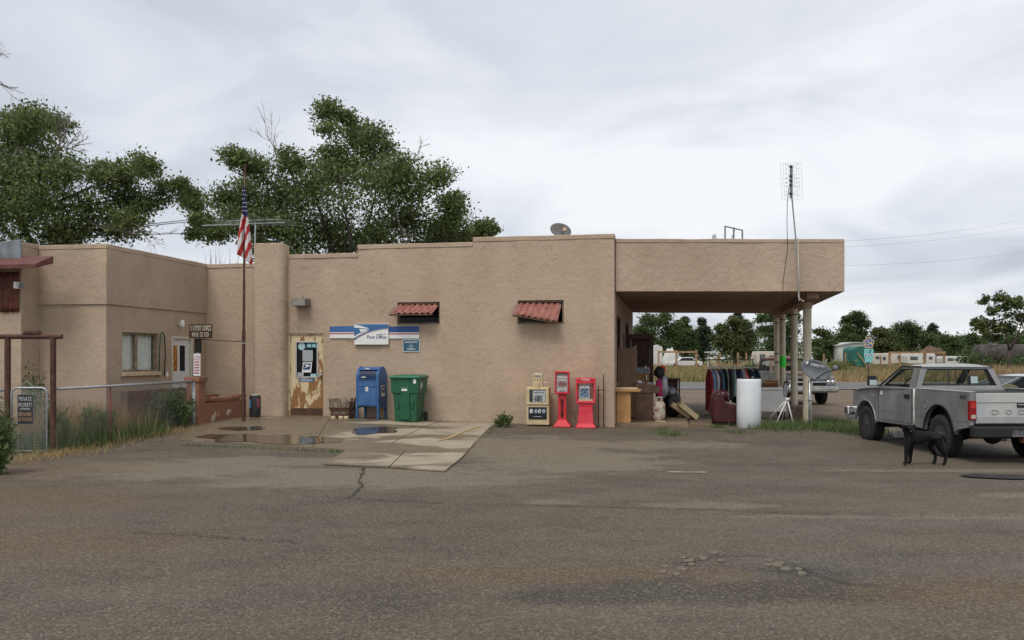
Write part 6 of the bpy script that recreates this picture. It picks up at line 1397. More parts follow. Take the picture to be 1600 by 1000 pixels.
def wheel(par, x, y, r, w, rim_m, tyre_m, out, rimr=0.55):
    """tyre, rim and hub with the axle along x; out = +-1, the side that shows"""
    prof = [(rimr * r, -w / 2 * 0.85), (r * 0.78, -w / 2), (r * 0.94, -w / 2 * 0.96), (r, -w / 2 * 0.74), (r * 0.985, -w * 0.1), (r * 0.985, w * 0.1), (r, w / 2 * 0.74), (r * 0.94, w / 2 * 0.96), (r * 0.78, w / 2), (rimr * r, w / 2 * 0.85)]
    b = B().lathe(prof, 36, cap=False); b.v = [(x + zz, y + xx, r + yy) for xx, yy, zz in b.v]; t = b.build('wheel', tyre_m, par, smooth=True)
    tr = B()
    for i in range(44):                                              # tread blocks
        a = 2 * math.pi * i / 44
        for s in (-1, 1):
            ca, sa, da = math.cos(a), math.sin(a), 0.045
            pts = []
            for rad in (r * 0.98, r * 1.014):
                for aa in (a - da, a + da):
                    for xx in (s * w * 0.06, s * w * 0.40): pts.append((x + xx, y + rad * math.cos(aa), r + rad * math.sin(aa)))
            tr.add(pts, [(0, 1, 3, 2), (4, 6, 7, 5), (0, 4, 5, 1), (2, 3, 7, 6), (0, 2, 6, 4), (1, 5, 7, 3)])
    tr.build('tread', tyre_m, t, fixn=False)
    o = out * w / 2
    b = B().lathe([(rimr * r, 0.0), (rimr * r * 0.95, -0.02), (rimr * r * 0.75, -0.035), (rimr * r * 0.42, -0.02), (rimr * r * 0.36, 0.012), (rimr * r * 0.1, 0.018)], 26); b.v = [(x + o * 0.82 + out * zz, y + xx, r + yy) for xx, yy, zz in b.v]; rm = b.build('rim', rim_m, t, sharp=40)
    for i in range(5):
        a = 2 * math.pi * i / 5; q = B().lathe([(0.013, 0), (0.011, 0.02)], 6); q.v = [(x + o * 0.82 - out * 0.02 + out * zz, y + rimr * r * 0.55 * math.cos(a) + xx, r + rimr * r * 0.55 * math.sin(a) + yy) for xx, yy, zz in q.v]; q.build('lug_nut', M_galv, t)
    return t
M_silver = mat('faded_silver_paint', (0.245, 0.248, 0.246), 0.36, 0.14, 2.4, 0.03, 40, metal=0.3, coat=0.3)
M_silverw = mat('chalky_white_paint', (0.35, 0.35, 0.34), 0.55, 0.10, 3)
M_tail = mat('tailgate_paint', (0.46, 0.46, 0.435), 0.5, 0.08, 2.0, col2=(0.40, 0.415, 0.43), lo=0.52, hi=0.56)
M_trim = mat('black_trim', (0.018, 0.018, 0.019), 0.55, 0.2)
M_under = mat('rusty_underbody', (0.050, 0.026, 0.017), 0.9, 0.4, 8)
M_tyre = mat('tyre_rubber', (0.026, 0.025, 0.024), 0.85, 0.25, 12, 0.2, 60)
M_rimd = mat('dark_steel_rim', (0.05, 0.05, 0.052), 0.55, 0.25)
M_redlens = mat('red_lens', (0.26, 0.010, 0.012), 0.2, 0.15, 12)
# --- silver pickup: origin under the rear axle, +y forward, x to the right
tk = thing('silver_pickup', 'faded silver regular cab pickup truck parked at the right, seen from behind', 'pickup truck', (8.20, 14.9, 0), R(1.9))
HWd = 0.86
bed_side = [(-0.95, 0.62), (-0.95, 1.14), (0.80, 1.15), (0.80, 0.46), (0.50, 0.45)] + arc(0.0, 0.40, 0.50, 4, 176) + [(-0.50, 0.47), (-0.62, 0.53), (-0.90, 0.58)]
for s in (-1, 1):
    sd2 = B().prism(bed_side, s * HWd, s * (HWd - 0.07), 'x').build('bed_side', M_silver, tk, bevel=0.018, seg=3)
    B().box(min(s * (HWd - 0.10), s * (HWd + 0.004)), max(s * (HWd - 0.10), s * (HWd + 0.004)), -0.94, 0.79, 1.151, 1.168).build('bed_rail', M_silverw if s < 0 else M_silver, sd2, bevel=0.006)
    b = B().tube([(s * (HWd + 0.004), y, z) for y, z in arc(0.0, 0.40, 0.503, 0, 180, 18)], 0.014, 8); b.build('wheel_arch_lip', M_trim, sd2, smooth=True)
    B().box(min(s * (HWd + 0.001), s * (HWd + 0.005)), max(s * (HWd + 0.001), s * (HWd + 0.005)), 0.50, 0.79, 0.665, 0.685).build('crease', M_greymetal, sd2); B().box(min(s * (HWd + 0.001), s * (HWd + 0.005)), max(s * (HWd + 0.001), s * (HWd + 0.005)), -0.93, -0.55, 0.665, 0.685).build('crease', M_greymetal, sd2)
    tl = B().box(min(s * (HWd - 0.105), s * (HWd + 0.006)), max(s * (HWd - 0.105), s * (HWd + 0.006)), -0.972, -0.90, 0.70, 1.02).build('tail_light', M_redlens, tk, bevel=0.012)
    B().box(min(s * 0.775, s * 0.845), max(s * 0.775, s * 0.845), -0.976, -0.9725, 0.73, 0.79).build('reverse_lens', mat('cloudy_lens', (0.50, 0.45, 0.40), 0.3), tl); B().box(min(s * 0.765, s * 0.855), max(s * 0.765, s * 0.855), -0.976, -0.9725, 0.90, 0.985).build('brake_lens', mat('bright_red_lens', (0.45, 0.035, 0.025), 0.2), tl)
b = B().tube([(-HWd - 0.003, 0.42 + 0.07 * math.cos(R(a)), 0.89 + 0.07 * math.sin(R(a))) for a in range(0, 361, 24)], 0.005, 5); b.build('fuel_flap', mat('flap_grey', (0.20, 0.20, 0.20), 0.5), tk, smooth=True)
B().box(-0.79, 0.79, -0.90, 0.79, 0.58, 0.64).build('bed_floor', M_trim, tk); B().box(-0.79, 0.79, 0.74, 0.80, 0.641, 1.13).build('bed_front', M_silver, tk)
tg = B().box(-0.752, 0.752, -0.955, -0.905, 0.645, 1.145).build('tailgate', M_tail, tk, bevel=0.012, seg=3)
B().box(-0.74, 0.74, -0.962, -0.9555, 0.985, 0.992).build('press_line', M_greymetal, tg); B().box(-0.74, 0.74, -0.966, -0.9555, 0.655, 0.765).build('lower_fold', M_silverw, tg, bevel=0.004); B().box(-0.75, 0.75, -0.95, -0.90, 1.146, 1.163).build('top_cap', M_trim, tg, bevel=0.004)
B().box(-0.085, 0.085, -0.962, -0.954, 0.905, 0.985).build('latch_cup', M_trim, tg); B().box(-0.075, 0.075, -0.970, -0.9625, 0.945, 0.965).build('latch_handle', M_chrome, tg)
for i, ch in enumerate('DODGE'): letters(ch, -0.50 + i * 0.22, -0.50 + i * 0.22 + 0.12, 0.80, 0.875, -0.955, mat('embossed_grey', (0.33, 0.33, 0.32), 0.5), tg, depth=0.010, bold=0.0)
B().prism([(-0.85, 0.43), (0.85, 0.43), (0.85, 0.60), (-0.85, 0.60)], -1.08, -0.93, 'y').build('rear_bumper', M_trim, tk, bevel=0.02); B().box(-0.24, 0.24, -1.086, -1.081, 0.455, 0.545).build('number_plate', mat('worn_plate', (0.10, 0.10, 0.11), 0.6, 0.5, 20), tk); B().box(-0.24, 0.24, -1.090, -1.0865, 0.45, 0.458).build('plate_edge', M_chrome, tk); B().box(-0.05, 0.05, -1.14, -0.95, 0.34, 0.428).build('hitch', mat('rust_red_hitch', (0.16, 0.045, 0.03), 0.8), tk, bevel=0.008); B().box(-0.032, 0.032, -1.143, -1.1405, 0.352, 0.414).build('hitch_socket', M_dark, tk)
lowp = [(0.835, 0.46), (0.835, 1.15), (1.6, 1.155), (2.40, 1.135), (3.1, 1.09), (3.55, 1.035), (3.64, 0.98), (3.66, 0.66), (3.62, 0.56), (3.34, 0.50)] + arc(2.84, 0.38, 0.46, 12, 170) + [(2.36, 0.44)]
cb2 = B().prism(lowp, -0.85, 0.85, 'x'); cb2.v = [(x * (1 - 0.09 * sstep(3.2, 3.66, y)), y, z) for x, y, z in cb2.v]; cabl = cb2.build('cab_body', M_silver, tk, bevel=0.03, seg=3)
for yy, nm in ((2.84, 'wheel_well'), (0.0, 'wheel_well')): B().box(-0.60, 0.60, yy - 0.50, yy + 0.50, 0.42, 0.92 if yy > 1 else 0.575).build(nm, M_dark, tk)
for s in (-1, 1):
    B().tube([(s * 0.858, y, z) for y, z in arc(2.84, 0.38, 0.468, 8, 176, 18)], 0.018, 8).build('fender_lip', M_silver, tk, smooth=True)
    for yy, z0 in ((2.28, 0.50), (0.95, 0.50)): B().box(min(s * 0.8505, s * 0.853), max(s * 0.8505, s * 0.853), yy - 0.005, yy + 0.005, z0, 1.12).build('door_gap', M_trim, cabl)
    B().box(min(s * 0.8505, s * 0.853), max(s * 0.8505, s * 0.853), 0.955, 2.275, 0.50, 0.508).build('door_gap', M_trim, cabl); B().box(min(s * 0.8505, s * 0.854), max(s * 0.8505, s * 0.854), 0.85, 2.34, 0.665, 0.680).build('crease', M_greymetal, cabl)
    B().box(min(s * 0.8505, s * 0.870), max(s * 0.8505, s * 0.870), 1.02, 1.22, 0.955, 1.035).build('door_handle', M_trim, cabl, bevel=0.008)
    b = B(); b.tube([(s * 0.86, 2.22, 1.16), (s * 0.98, 2.20, 1.20)], 0.015, 6); b.build('mirror_arm', M_trim, tk); mr = B().box(min(s * 0.93, s * 1.10), max(s * 0.93, s * 1.10), 2.17, 2.25, 1.16, 1.36).build('mirror', M_trim, tk, bevel=0.02, seg=3); B().prism([(2.148, 1.175), (2.169, 1.175), (2.169, 1.345), (2.165, 1.345)], min(s * 0.945, s * 1.085), max(s * 0.945, s * 1.085), 'x').build('mirror_glass', mat('mirror_glass', (0.75, 0.80, 0.80), 0.03, 0.02, metal=1.0), mr)
b = B().tube([(-0.862, 0.835, 1.15), (-0.866, 0.836, 0.95), (-0.862, 0.836, 0.60), (-0.858, 0.836, 0.47)], 0.012, 6); b.build('peeling_seam', mat('bare_white_edge', (0.72, 0.71, 0.68), 0.6), tk, smooth=True)
B().box(-0.8535, -0.8505, 2.10, 2.20, 0.985, 1.06).build('white_patch', M_signwhite, cabl)
bad = letters('4X4', -0.09, 0.09, 0.0, 0.07, 0.0, M_dark, tk, name='badge')
for v_ in bad.data.vertices: v_.co = (-HWd - 0.001 + v_.co.y, -0.76 - v_.co.x, v_.co.z + 1.035)
for i in range(4): B().box(-0.8545, -0.8505, 2.50 + i * 0.09, 2.56 + i * 0.09, 0.935, 0.960).build('badge', M_chrome, cabl)
# greenhouse
zb_, zt_ = 1.15, 1.545; xb, xt = 0.80, 0.665; yr, yf, yrt, yft = 0.86, 2.36, 0.96, 1.66
c = {k: Vector(v) for k, v in dict(rlb=(-xb, yr, zb_), rrb=(xb, yr, zb_), flb=(-xb, yf, zb_), frb=(xb, yf, zb_), rlt=(-xt, yrt, zt_), rrt=(xt, yrt, zt_), flt=(-xt, yft, zt_), frt=(xt, yft, zt_)).items()}
gh_ = B()
hr = framequad(gh_, (c['rlb'], c['rrb'], c['rrt'], c['rlt']), [(0.055, 0.14), (0.945, 0.14), (0.915, 0.90), (0.085, 0.90)])
hf = framequad(gh_, (c['frb'], c['flb'], c['flt'], c['frt']), [(0.05, 0.05), (0.95, 0.05), (0.92, 0.93), (0.08, 0.93)])
hl = framequad(gh_, (c['flb'], c['rlb'], c['rlt'], c['flt']), [(0.10, 0.03), (0.80, 0.03), (0.66, 0.90), (0.05, 0.90)])
hrt = framequad(gh_, (c['rrb'], c['frb'], c['frt'], c['rrt']), [(0.20, 0.03), (0.90, 0.03), (0.95, 0.90), (0.34, 0.90)])
gho = gh_.build('cab_frame', M_silver, tk, bevel=0.008)
def dome(b, x, y0, y1, z, h, n=8):
    vs = []
    for j in range(n + 1):
        for i in range(n + 1):
            s, t = i / n * 2 - 1, j / n * 2 - 1; vs.append((x * s, lerp(y0, y1, j / n), z + h * (1 - abs(s) ** 3.5) * (1 - abs(t) ** 3.5)))
    k0 = len(vs); vs += [(p[0], p[1], z - 0.02) for p in vs[:k0]]
    fs = [(j * (n + 1) + i, j * (n + 1) + i + 1, (j + 1) * (n + 1) + i + 1, (j + 1) * (n + 1) + i) for j in range(n) for i in range(n)]
    fs += [tuple(k0 + q for q in f[::-1]) for f in fs]
    return b.add(vs, fs)
dome(B(), xt + 0.01, yrt - 0.02, yft + 0.02, zt_ + 0.001, 0.06).build('roof', M_silverw, tk, smooth=True, fixn=False)
for s in (-1, 1): B().tube([(s * (xt + 0.004), yrt, zt_ + 0.004), (s * (xt + 0.004), yft + 0.02, zt_ + 0.004), (s * (xb + 0.004), yf - 0.02, zb_ + 0.01)], 0.013, 6).build('drip_rail', M_trim, tk)
def pane(h, m, name, par): return B().add([tuple(p) for p in h], [(0, 1, 2, 3)]).build(name, m, par, fixn=False)
for h, nm in ((hr, 'rear_window'), (hf, 'windscreen'), (hl, 'side_window'), (hrt, 'side_window')):
    o = pane(h, M_glass, nm, tk); B().tube(list(h) + [h[0]], 0.016, 6).build('seal', M_trim, o)
    if nm == 'rear_window':
        for u in (0.36, 0.64): B().tube([h[0].lerp(h[1], u) - Vector((0, 0.01, 0)), h[3].lerp(h[2], u) - Vector((0, 0.01, 0))], 0.013, 6).build('slider_bar', M_trim, o)
        B().tube([h[0].lerp(h[1], 0.47), h[3].lerp(h[2], 0.47)], 0.008, 6).build('slider_bar', M_trim, o)
for s in (-1, 1): B().box(s * 0.38 - 0.30, s * 0.38 + 0.30, 1.0, 1.12, 1.14, 1.24).build('seat_back', mat('grey_vinyl', (0.08, 0.08, 0.085), 0.7), tk, bevel=0.03)
B().box(-0.74, 0.74, 1.95, 2.25, 1.145, 1.20).build('dashboard', M_trim, tk, bevel=0.02); b = B().tube([(-0.38 + 0.17 * math.cos(R(a)), 1.82 - 0.08 * math.sin(R(a)), 1.20 + 0.14 * math.sin(R(a))) for a in range(0, 361, 20)], 0.013, 6); b.build('steering_wheel', M_trim, tk, smooth=True)
B().prism([(3.60, 0.50), (3.80, 0.52), (3.82, 0.66), (3.62, 0.68)], -0.90, 0.90, 'x').build('front_bumper', M_chrome, tk, bevel=0.02); B().box(-0.70, 0.70, 3.655, 3.68, 0.70, 0.93).build('grille', M_trim, tk)
B().prism([(3.0, 1.10), (3.56, 1.035), (3.60, 1.02), (3.0, 1.085)], -0.80, -0.55, 'x').build('bare_hood_patch', M_trim, tk)
for s in (-1, 1): B().box(s * 0.40 - 0.04, s * 0.40 + 0.04, -0.9, 3.5, 0.40, 0.50).build('chassis_rail', M_under, tk); wheel(tk, s * 0.735, 0.0, 0.365, 0.25, M_rimd, M_tyre, s); wheel(tk, s * 0.735, 2.84, 0.365, 0.25, M_rimd, M_tyre, s)
for s in (-1, 1):
    b = B().box(min(s * 0.56, s * 0.60), max(s * 0.56, s * 0.60), -0.53, 0.53, 0.40, 0.90); b.box(min(s * 0.56, s * 0.788), max(s * 0.56, s * 0.788), -0.53, 0.53, 0.9005, 0.93); b.box(min(s * 0.60, s * 0.788), max(s * 0.60, s * 0.788), -0.53, -0.51, 0.45, 0.90); b.box(min(s * 0.60, s * 0.788), max(s * 0.60, s * 0.788), 0.51, 0.53, 0.45, 0.90); b.build('wheel_house', M_dark, tk)
b = B().tube([(-0.62, 0, 0.36), (0.62, 0, 0.36)], 0.045, 10); lumpy(b, (0.08, 0, 0.36), 0.15, 0.15, 0.14, 0.05, 1); b.build('rear_axle', M_under, tk, smooth=True)
for s in (-1, 1): B().tube([(s * 0.48, -0.62, 0.46), (s * 0.48, 0.0, 0.30), (s * 0.48, 0.62, 0.46)], 0.03, 6).build('leaf_spring', M_under, tk)
B().tube([(0.3, 1.6, 0.38), (0.34, 0.5, 0.40), (0.55, -0.4, 0.44), (0.60, -0.95, 0.42)], 0.03, 8).build('exhaust', M_under, tk); B().box(-0.5, 0.3, 0.9, 2.2, 0.32, 0.44).build('transmission', M_under, tk, bevel=0.03); B().tube([(-0.62, 2.84, 0.34), (0.62, 2.84, 0.34)], 0.05, 8).build('front_axle', M_under, tk)
for s in (-1, 1): B().tube([(s * 0.66, 0.86, 0.44), (s * 0.70, 2.35, 0.44)], 0.03, 6).build('sill', M_under, tk)
# --- old two-tone pickup beyond the columns: origin under its nose, +y towards its tail
ot = thing('old_pickup', 'weathered brown vintage pickup with four headlights facing out behind the columns', 'pickup truck', (10.85, 31.4, 0), R(7.0))
M_oldb = mat('oxidised_brown_paint', (0.135, 0.075, 0.058), 0.6, 0.25, 2.5, col2=(0.21, 0.15, 0.12)); M_oldw = mat('dirty_cream_paint', (0.34, 0.32, 0.28), 0.55, 0.2, 3); M_oldg = mat('old_grey_green', (0.17, 0.175, 0.16), 0.6, 0.25, 3)
nose = [(0.05, 0.52), (0.02, 0.95), (0.08, 1.10), (0.9, 1.17), (1.5, 1.20), (3.1, 1.20), (3.1, 0.48), (1.25, 0.48)] + arc(0.80, 0.42, 0.44, 6, 176)[0:] + [(0.34, 0.50)]
B().prism(nose, -0.95, 0.95, 'x').build('body', M_oldg, ot, bevel=0.05, seg=3); B().prism([(0.06, 1.10), (0.9, 1.175), (1.52, 1.205), (1.52, 1.225), (0.9, 1.215), (0.08, 1.15)], -0.78, 0.78, 'x').build('bonnet', M_oldb, ot, bevel=0.02)
B().box(-0.94, 0.94, 3.12, 5.0, 0.50, 1.16).build('cargo_bed', M_oldb, ot, bevel=0.03); B().box(-0.60, 0.60, 0.36, 1.24, 0.40, 0.90).build('wheel_well', M_dark, ot)
c = {k: Vector(v) for k, v in dict(flb=(-0.84, 1.50, 1.19), frb=(0.84, 1.50, 1.19), rlb=(-0.84, 3.0, 1.19), rrb=(0.84, 3.0, 1.19), flt=(-0.70, 1.92, 1.70), frt=(0.70, 1.92, 1.70), rlt=(-0.70, 2.85, 1.70), rrt=(0.70, 2.85, 1.70)).items()}
gh_ = B(); hf = framequad(gh_, (c['flb'], c['frb'], c['frt'], c['flt']), [(0.05, 0.08), (0.95, 0.08), (0.94, 0.90), (0.06, 0.90)]); hl = framequad(gh_, (c['rlb'], c['flb'], c['flt'], c['rlt']), [(0.14, 0.05), (0.90, 0.05), (0.92, 0.88), (0.14, 0.88)]); hrt = framequad(gh_, (c['frb'], c['rrb'], c['rrt'], c['frt']), [(0.10, 0.05), (0.86, 0.05), (0.86, 0.88), (0.08, 0.88)]); hb_ = framequad(gh_, (c['rrb'], c['rlb'], c['rlt'], c['rrt']), [(0.08, 0.2), (0.92, 0.2), (0.90, 0.86), (0.10, 0.86)])
gh_.build('cab_frame', M_oldb, ot, bevel=0.01); dome(B(), 0.73, 1.86, 2.90, 1.70, 0.09).build('roof', mat('rust_red_roof', (0.15, 0.060, 0.048), 0.7, 0.25), ot, smooth=True, fixn=False)
for h, nm in ((hf, 'windscreen'), (hl, 'side_window'), (hrt, 'side_window'), (hb_, 'rear_window')): o = pane(h, M_glass, nm, ot); B().tube(list(h) + [h[0]], 0.016, 5).build('seal', M_trim, o)
B().box(-0.62, 0.62, 2.5, 2.62, 1.19, 1.40).build('bench_seat', M_dark, ot, bevel=0.03)
gr_ = B().box(-0.84, 0.84, -0.02, 0.03, 0.70, 1.00).build('grille', M_dark, ot); B().box(-0.90, 0.90, -0.05, -0.021, 0.96, 1.04).build('grille_top_bar', M_oldw, gr_, bevel=0.01); B().box(-0.60, 0.60, -0.04, -0.021, 0.82, 0.87).build('grille_bar', M_chrome, gr_); B().box(-0.06, 0.06, -0.04, -0.021, 0.71, 0.955).build('grille_bar', M_chrome, gr_); B().box(-0.9, 0.9, -0.04, -0.021, 0.665, 0.70).build('grille_lower_bar', M_chrome, gr_)
for s in (-1, 1):
    B().box(min(s * 0.58, s * 0.93), max(s * 0.58, s * 0.93), -0.045, -0.02, 0.72, 0.95).build('headlight_bezel', M_greymetal, ot, bevel=0.01)
    for xx in (0.67, 0.84): b = B().lathe([(0.078, 0), (0.07, 0.012), (0.04, 0.024), (0.005, 0.03)], 16); b.v = [(s * xx + x, -0.046 - z, 0.835 + y) for x, y, z in b.v]; b.build('headlight', M_chrome, ot, smooth=True)
    wheel(ot, s * 0.80, 0.80, 0.36, 0.20, M_oldw, M_tyre, s); wheel(ot, s * 0.80, 3.9, 0.36, 0.20, M_oldw, M_tyre, s)
    B().tube([(s * 0.92, 1.75, 1.25), (s * 1.06, 1.70, 1.32)], 0.012, 6).build('mirror_arm', M_chrome, ot); B().box(min(s * 1.00, s * 1.16), max(s * 1.00, s * 1.16), 1.68, 1.71, 1.26, 1.46).build('mirror', M_trim, ot, bevel=0.015)
B().prism([(-0.16, 0.46), (-0.20, 0.52), (-0.20, 0.62), (-0.14, 0.66), (-0.06, 0.66), (-0.06, 0.46)], -0.98, 0.98, 'x').build('front_bumper', mat('dented_chrome', (0.42, 0.43, 0.40), 0.38, 0.25, 4, metal=0.8), ot, bevel=0.02); B().box(-0.6, 0.6, 0.0, 0.3, 0.40, 0.66).build('underside', M_dark, ot)
# --- low dark saloon behind the silver pickup
cr = thing('dark_saloon', 'low dark grey saloon car half hidden behind the silver pickup bed', 'car', (11.9, 20.4, 0), R(-4))
M_car = mat('dark_grey_car_paint', (0.055, 0.060, 0.066), 0.22, 0.08, 3, metal=0.3, coat=0.6)
bp = [(-2.20, 0.32), (-2.25, 0.62), (-2.1, 0.78), (-1.1, 0.92), (1.4, 0.95), (2.1, 0.92), (2.25, 0.70), (2.22, 0.34), (1.72, 0.30)] + arc(1.35, 0.30, 0.36, 2, 178, 10) + [(-1.0, 0.26)] + arc(-1.36, 0.30, 0.36, 2, 178, 10) + [(-1.76, 0.30)]
B().prism(bp, -0.84, 0.84, 'y').build('body', M_car, cr, bevel=0.05, seg=3)
c = {k: Vector(v) for k, v in dict(a=(-1.0, -0.78, 0.92), b=(1.75, -0.78, 0.94), c=(1.0, -0.60, 1.285), d=(-0.15, -0.60, 1.30), e=(-1.0, 0.78, 0.92), f=(1.75, 0.78, 0.94), g=(1.0, 0.60, 1.285), h=(-0.15, 0.60, 1.30)).items()}
gh_ = B(); hs_ = [framequad(gh_, q, [(0.07, 0.06), (0.93, 0.06), (0.93, 0.90), (0.07, 0.90)]) for q in ((c['a'], c['b'], c['c'], c['d']), (c['f'], c['e'], c['h'], c['g']), (c['e'], c['a'], c['d'], c['h']), (c['b'], c['f'], c['g'], c['c']))]
gh_.build('cabin_frame', M_car, cr, bevel=0.012)
for h, nm in zip(hs_, ('side_window', 'side_window', 'windscreen', 'rear_window')): pane(h, M_darkglass, nm, cr)
b = dome(B(), 0.63, -0.20, 1.05, 1.29, 0.05); b.v = [(y, x, z) for x, y, z in b.v]; b.build('roof', mat('light_grey_roof', (0.36, 0.38, 0.40), 0.3, 0.05, coat=0.4), cr, smooth=True)
for xx in (-1.36, 1.35):
    for s in (-1, 1):
        b = B().lathe([(0.18, -0.09), (0.28, -0.1), (0.31, -0.06), (0.31, 0.06), (0.28, 0.1), (0.18, 0.09)], 24); b.v = [(xx + x, s * 0.74 + z, 0.31 + y) for x, y, z in b.v]; w_ = b.build('wheel', M_tyre, cr, smooth=True); b = B().lathe([(0.18, 0), (0.1, 0.03), (0.02, 0.02)], 16); b.v = [(xx + x, s * (0.81 + z), 0.31 + y) for x, y, z in b.v]; b.build('rim', M_galv, w_, smooth=True)

# ------------------------------------------------------------------ dog and person
dg_p = gpx(1442, 727)
dg = thing('dog', 'black short haired dog standing in front of the silver pickup, looking at camera', 'dog', dg_p, R(-4))
M_dog = mat('black_fur', (0.0085, 0.0076, 0.007), 0.7, 0.3, 14, 0.2, 120, spec=0.18)
V = []; E = []; RD = []
def nd(p, r, par=None):
    V.append(p); RD.append(r)
    if par is not None: E.append((par, len(V) - 1))
    return len(V) - 1
pel = nd((0.19, 0, 0.455), (0.090, 0.110)); loin = nd((0.07, 0, 0.475), (0.075, 0.082), pel); rib = nd((-0.05, 0, 0.435), (0.105, 0.128), loin); chs = nd((-0.16, 0, 0.425), (0.105, 0.140), rib); nk = nd((-0.215, -0.005, 0.505), (0.085, 0.095), chs); nk2 = nd((-0.235, -0.03, 0.565), (0.070, 0.072), nk); hd_ = nd((-0.238, -0.065, 0.608), (0.066, 0.060), nk2); st_ = nd((-0.238, -0.12, 0.594), (0.046, 0.041), hd_); mz = nd((-0.238, -0.175, 0.575), (0.038, 0.033), st_); nz_ = nd((-0.238, -0.20, 0.572), (0.028, 0.025), mz)
for s, dx, zf in ((-1, -0.09, 0), (1, 0.03, 0)):
    sh = nd((-0.19 + dx * 0.5, s * 0.065, 0.39), (0.055, 0.068), chs); eb = nd((-0.185 + dx, s * 0.072, 0.275), (0.041, 0.045), sh); wr_ = nd((-0.195 + dx, s * 0.072, 0.135), (0.029, 0.030), eb); pa = nd((-0.20 + dx, s * 0.072, 0.038), (0.028, 0.027), wr_); nd((-0.240 + dx, s * 0.072, 0.022), (0.030, 0.020), pa)
    hp_ = nd((0.215 + dx * 0.1, s * 0.065, 0.41), (0.072, 0.092), pel); kn = nd((0.155 - dx * 0.8, s * 0.075, 0.295), (0.052, 0.064), hp_); hk = nd((0.25 - dx * 0.8, s * 0.072, 0.165), (0.027, 0.031), kn); pw = nd((0.235 - dx * 0.8, s * 0.072, 0.038), (0.026, 0.026), hk); nd((0.195 - dx * 0.8, s * 0.072, 0.021), (0.028, 0.019), pw)
t1 = nd((0.27, 0.0, 0.485), 0.024, pel); t2 = nd((0.33, 0.01, 0.445), 0.018, t1); nd((0.36, 0.02, 0.34), 0.011, t2)
def skin_obj(name, V, E, RD, m, parent):
    me = bpy.data.meshes.new(name); me.from_pydata(V, E, []); me.materials.append(m)
    o = bpy.data.objects.new(name, me); COL.objects.link(o); o.parent = parent
    sk = o.modifiers.new('skin', 'SKIN'); sk.use_smooth_shade = True
    if not len(me.skin_vertices):
        bpy.context.view_layer.objects.active = o
        import bmesh
        bm = bmesh.new(); bm.from_mesh(me); bm.verts.layers.skin.verify(); bm.to_mesh(me); bm.free()
    for i, r in enumerate(RD): d = me.skin_vertices[0].data[i]; d.radius = r if isinstance(r, tuple) else (r, r); d.use_root = (i == 0)
    sb2 = o.modifiers.new('smooth', 'SUBSURF'); sb2.levels = 2; sb2.render_levels = 2
    return o
skin_obj('body', V, E, RD, M_dog, dg)
for s in (-1, 1):
    lumpy(B(), (-0.238 + s * 0.082, -0.060, 0.590), 0.026, 0.022, 0.062, 0.1, s + 3, 10, 8).build('ear', M_dog, dg, smooth=True); lumpy(B(), (-0.238 + s * 0.030, -0.128, 0.628), 0.009, 0.007, 0.009, 0.0, 1, 8, 6).build('eye', mat('dog_eye', (0.05, 0.025, 0.012), 0.1), dg, smooth=True)
    lumpy(B(), (-0.238 + s * 0.022, -0.196, 0.556), 0.010, 0.016, 0.008, 0.1, 2, 8, 6).build('grey_muzzle', mat('grey_fur', (0.14, 0.135, 0.125), 0.8), dg, smooth=True)
lumpy(B(), (-0.238, -0.222, 0.582), 0.018, 0.012, 0.013, 0.0, 1, 8, 6).build('nose', mat('wet_nose', (0.008, 0.008, 0.008), 0.2), dg, smooth=True); lumpy(B(), (-0.235, -0.098, 0.36), 0.014, 0.012, 0.022, 0.2, 6, 8, 6).build('chest_spot', mat('white_fur', (0.55, 0.53, 0.50), 0.8), dg, smooth=True)
pr = thing('person', 'person in olive green clothes bending over between the pickup bed and dark car', 'person', (9.98, 17.9, 0), R(0))
V, E, RD = [], [], []
hip = nd((0.0, 0, 0.98), (0.17, 0.16)); wst = nd((0.18, 0, 1.04), (0.155, 0.13), hip); chp = nd((0.40, 0, 1.05), (0.17, 0.14), wst); nkp = nd((0.52, 0, 1.02), (0.07, 0.07), chp)
for s in (-1, 1):
    tp = nd((-0.02, s * 0.10, 0.88), (0.10, 0.10), hip); kp = nd((0.06, s * 0.11, 0.50), (0.065, 0.07), tp); ap_ = nd((-0.02, s * 0.11, 0.10), (0.045, 0.05), kp)
skin_obj('body', V, E, RD, mat('olive_cloth', (0.105, 0.095, 0.042), 0.9, 0.15, 8), pr)
M_skin = mat('skin', (0.42, 0.24, 0.17), 0.55, 0.08)
lumpy(B(), (0.64, 0, 0.98), 0.12, 0.085, 0.10, 0.03, 2, 16, 12).build('head', M_skin, pr, smooth=True); lumpy(B(), (0.66, 0, 1.01), 0.125, 0.092, 0.085, 0.06, 3, 16, 12).build('hair', mat('dark_hair', (0.03, 0.02, 0.014), 0.8), pr, smooth=True)
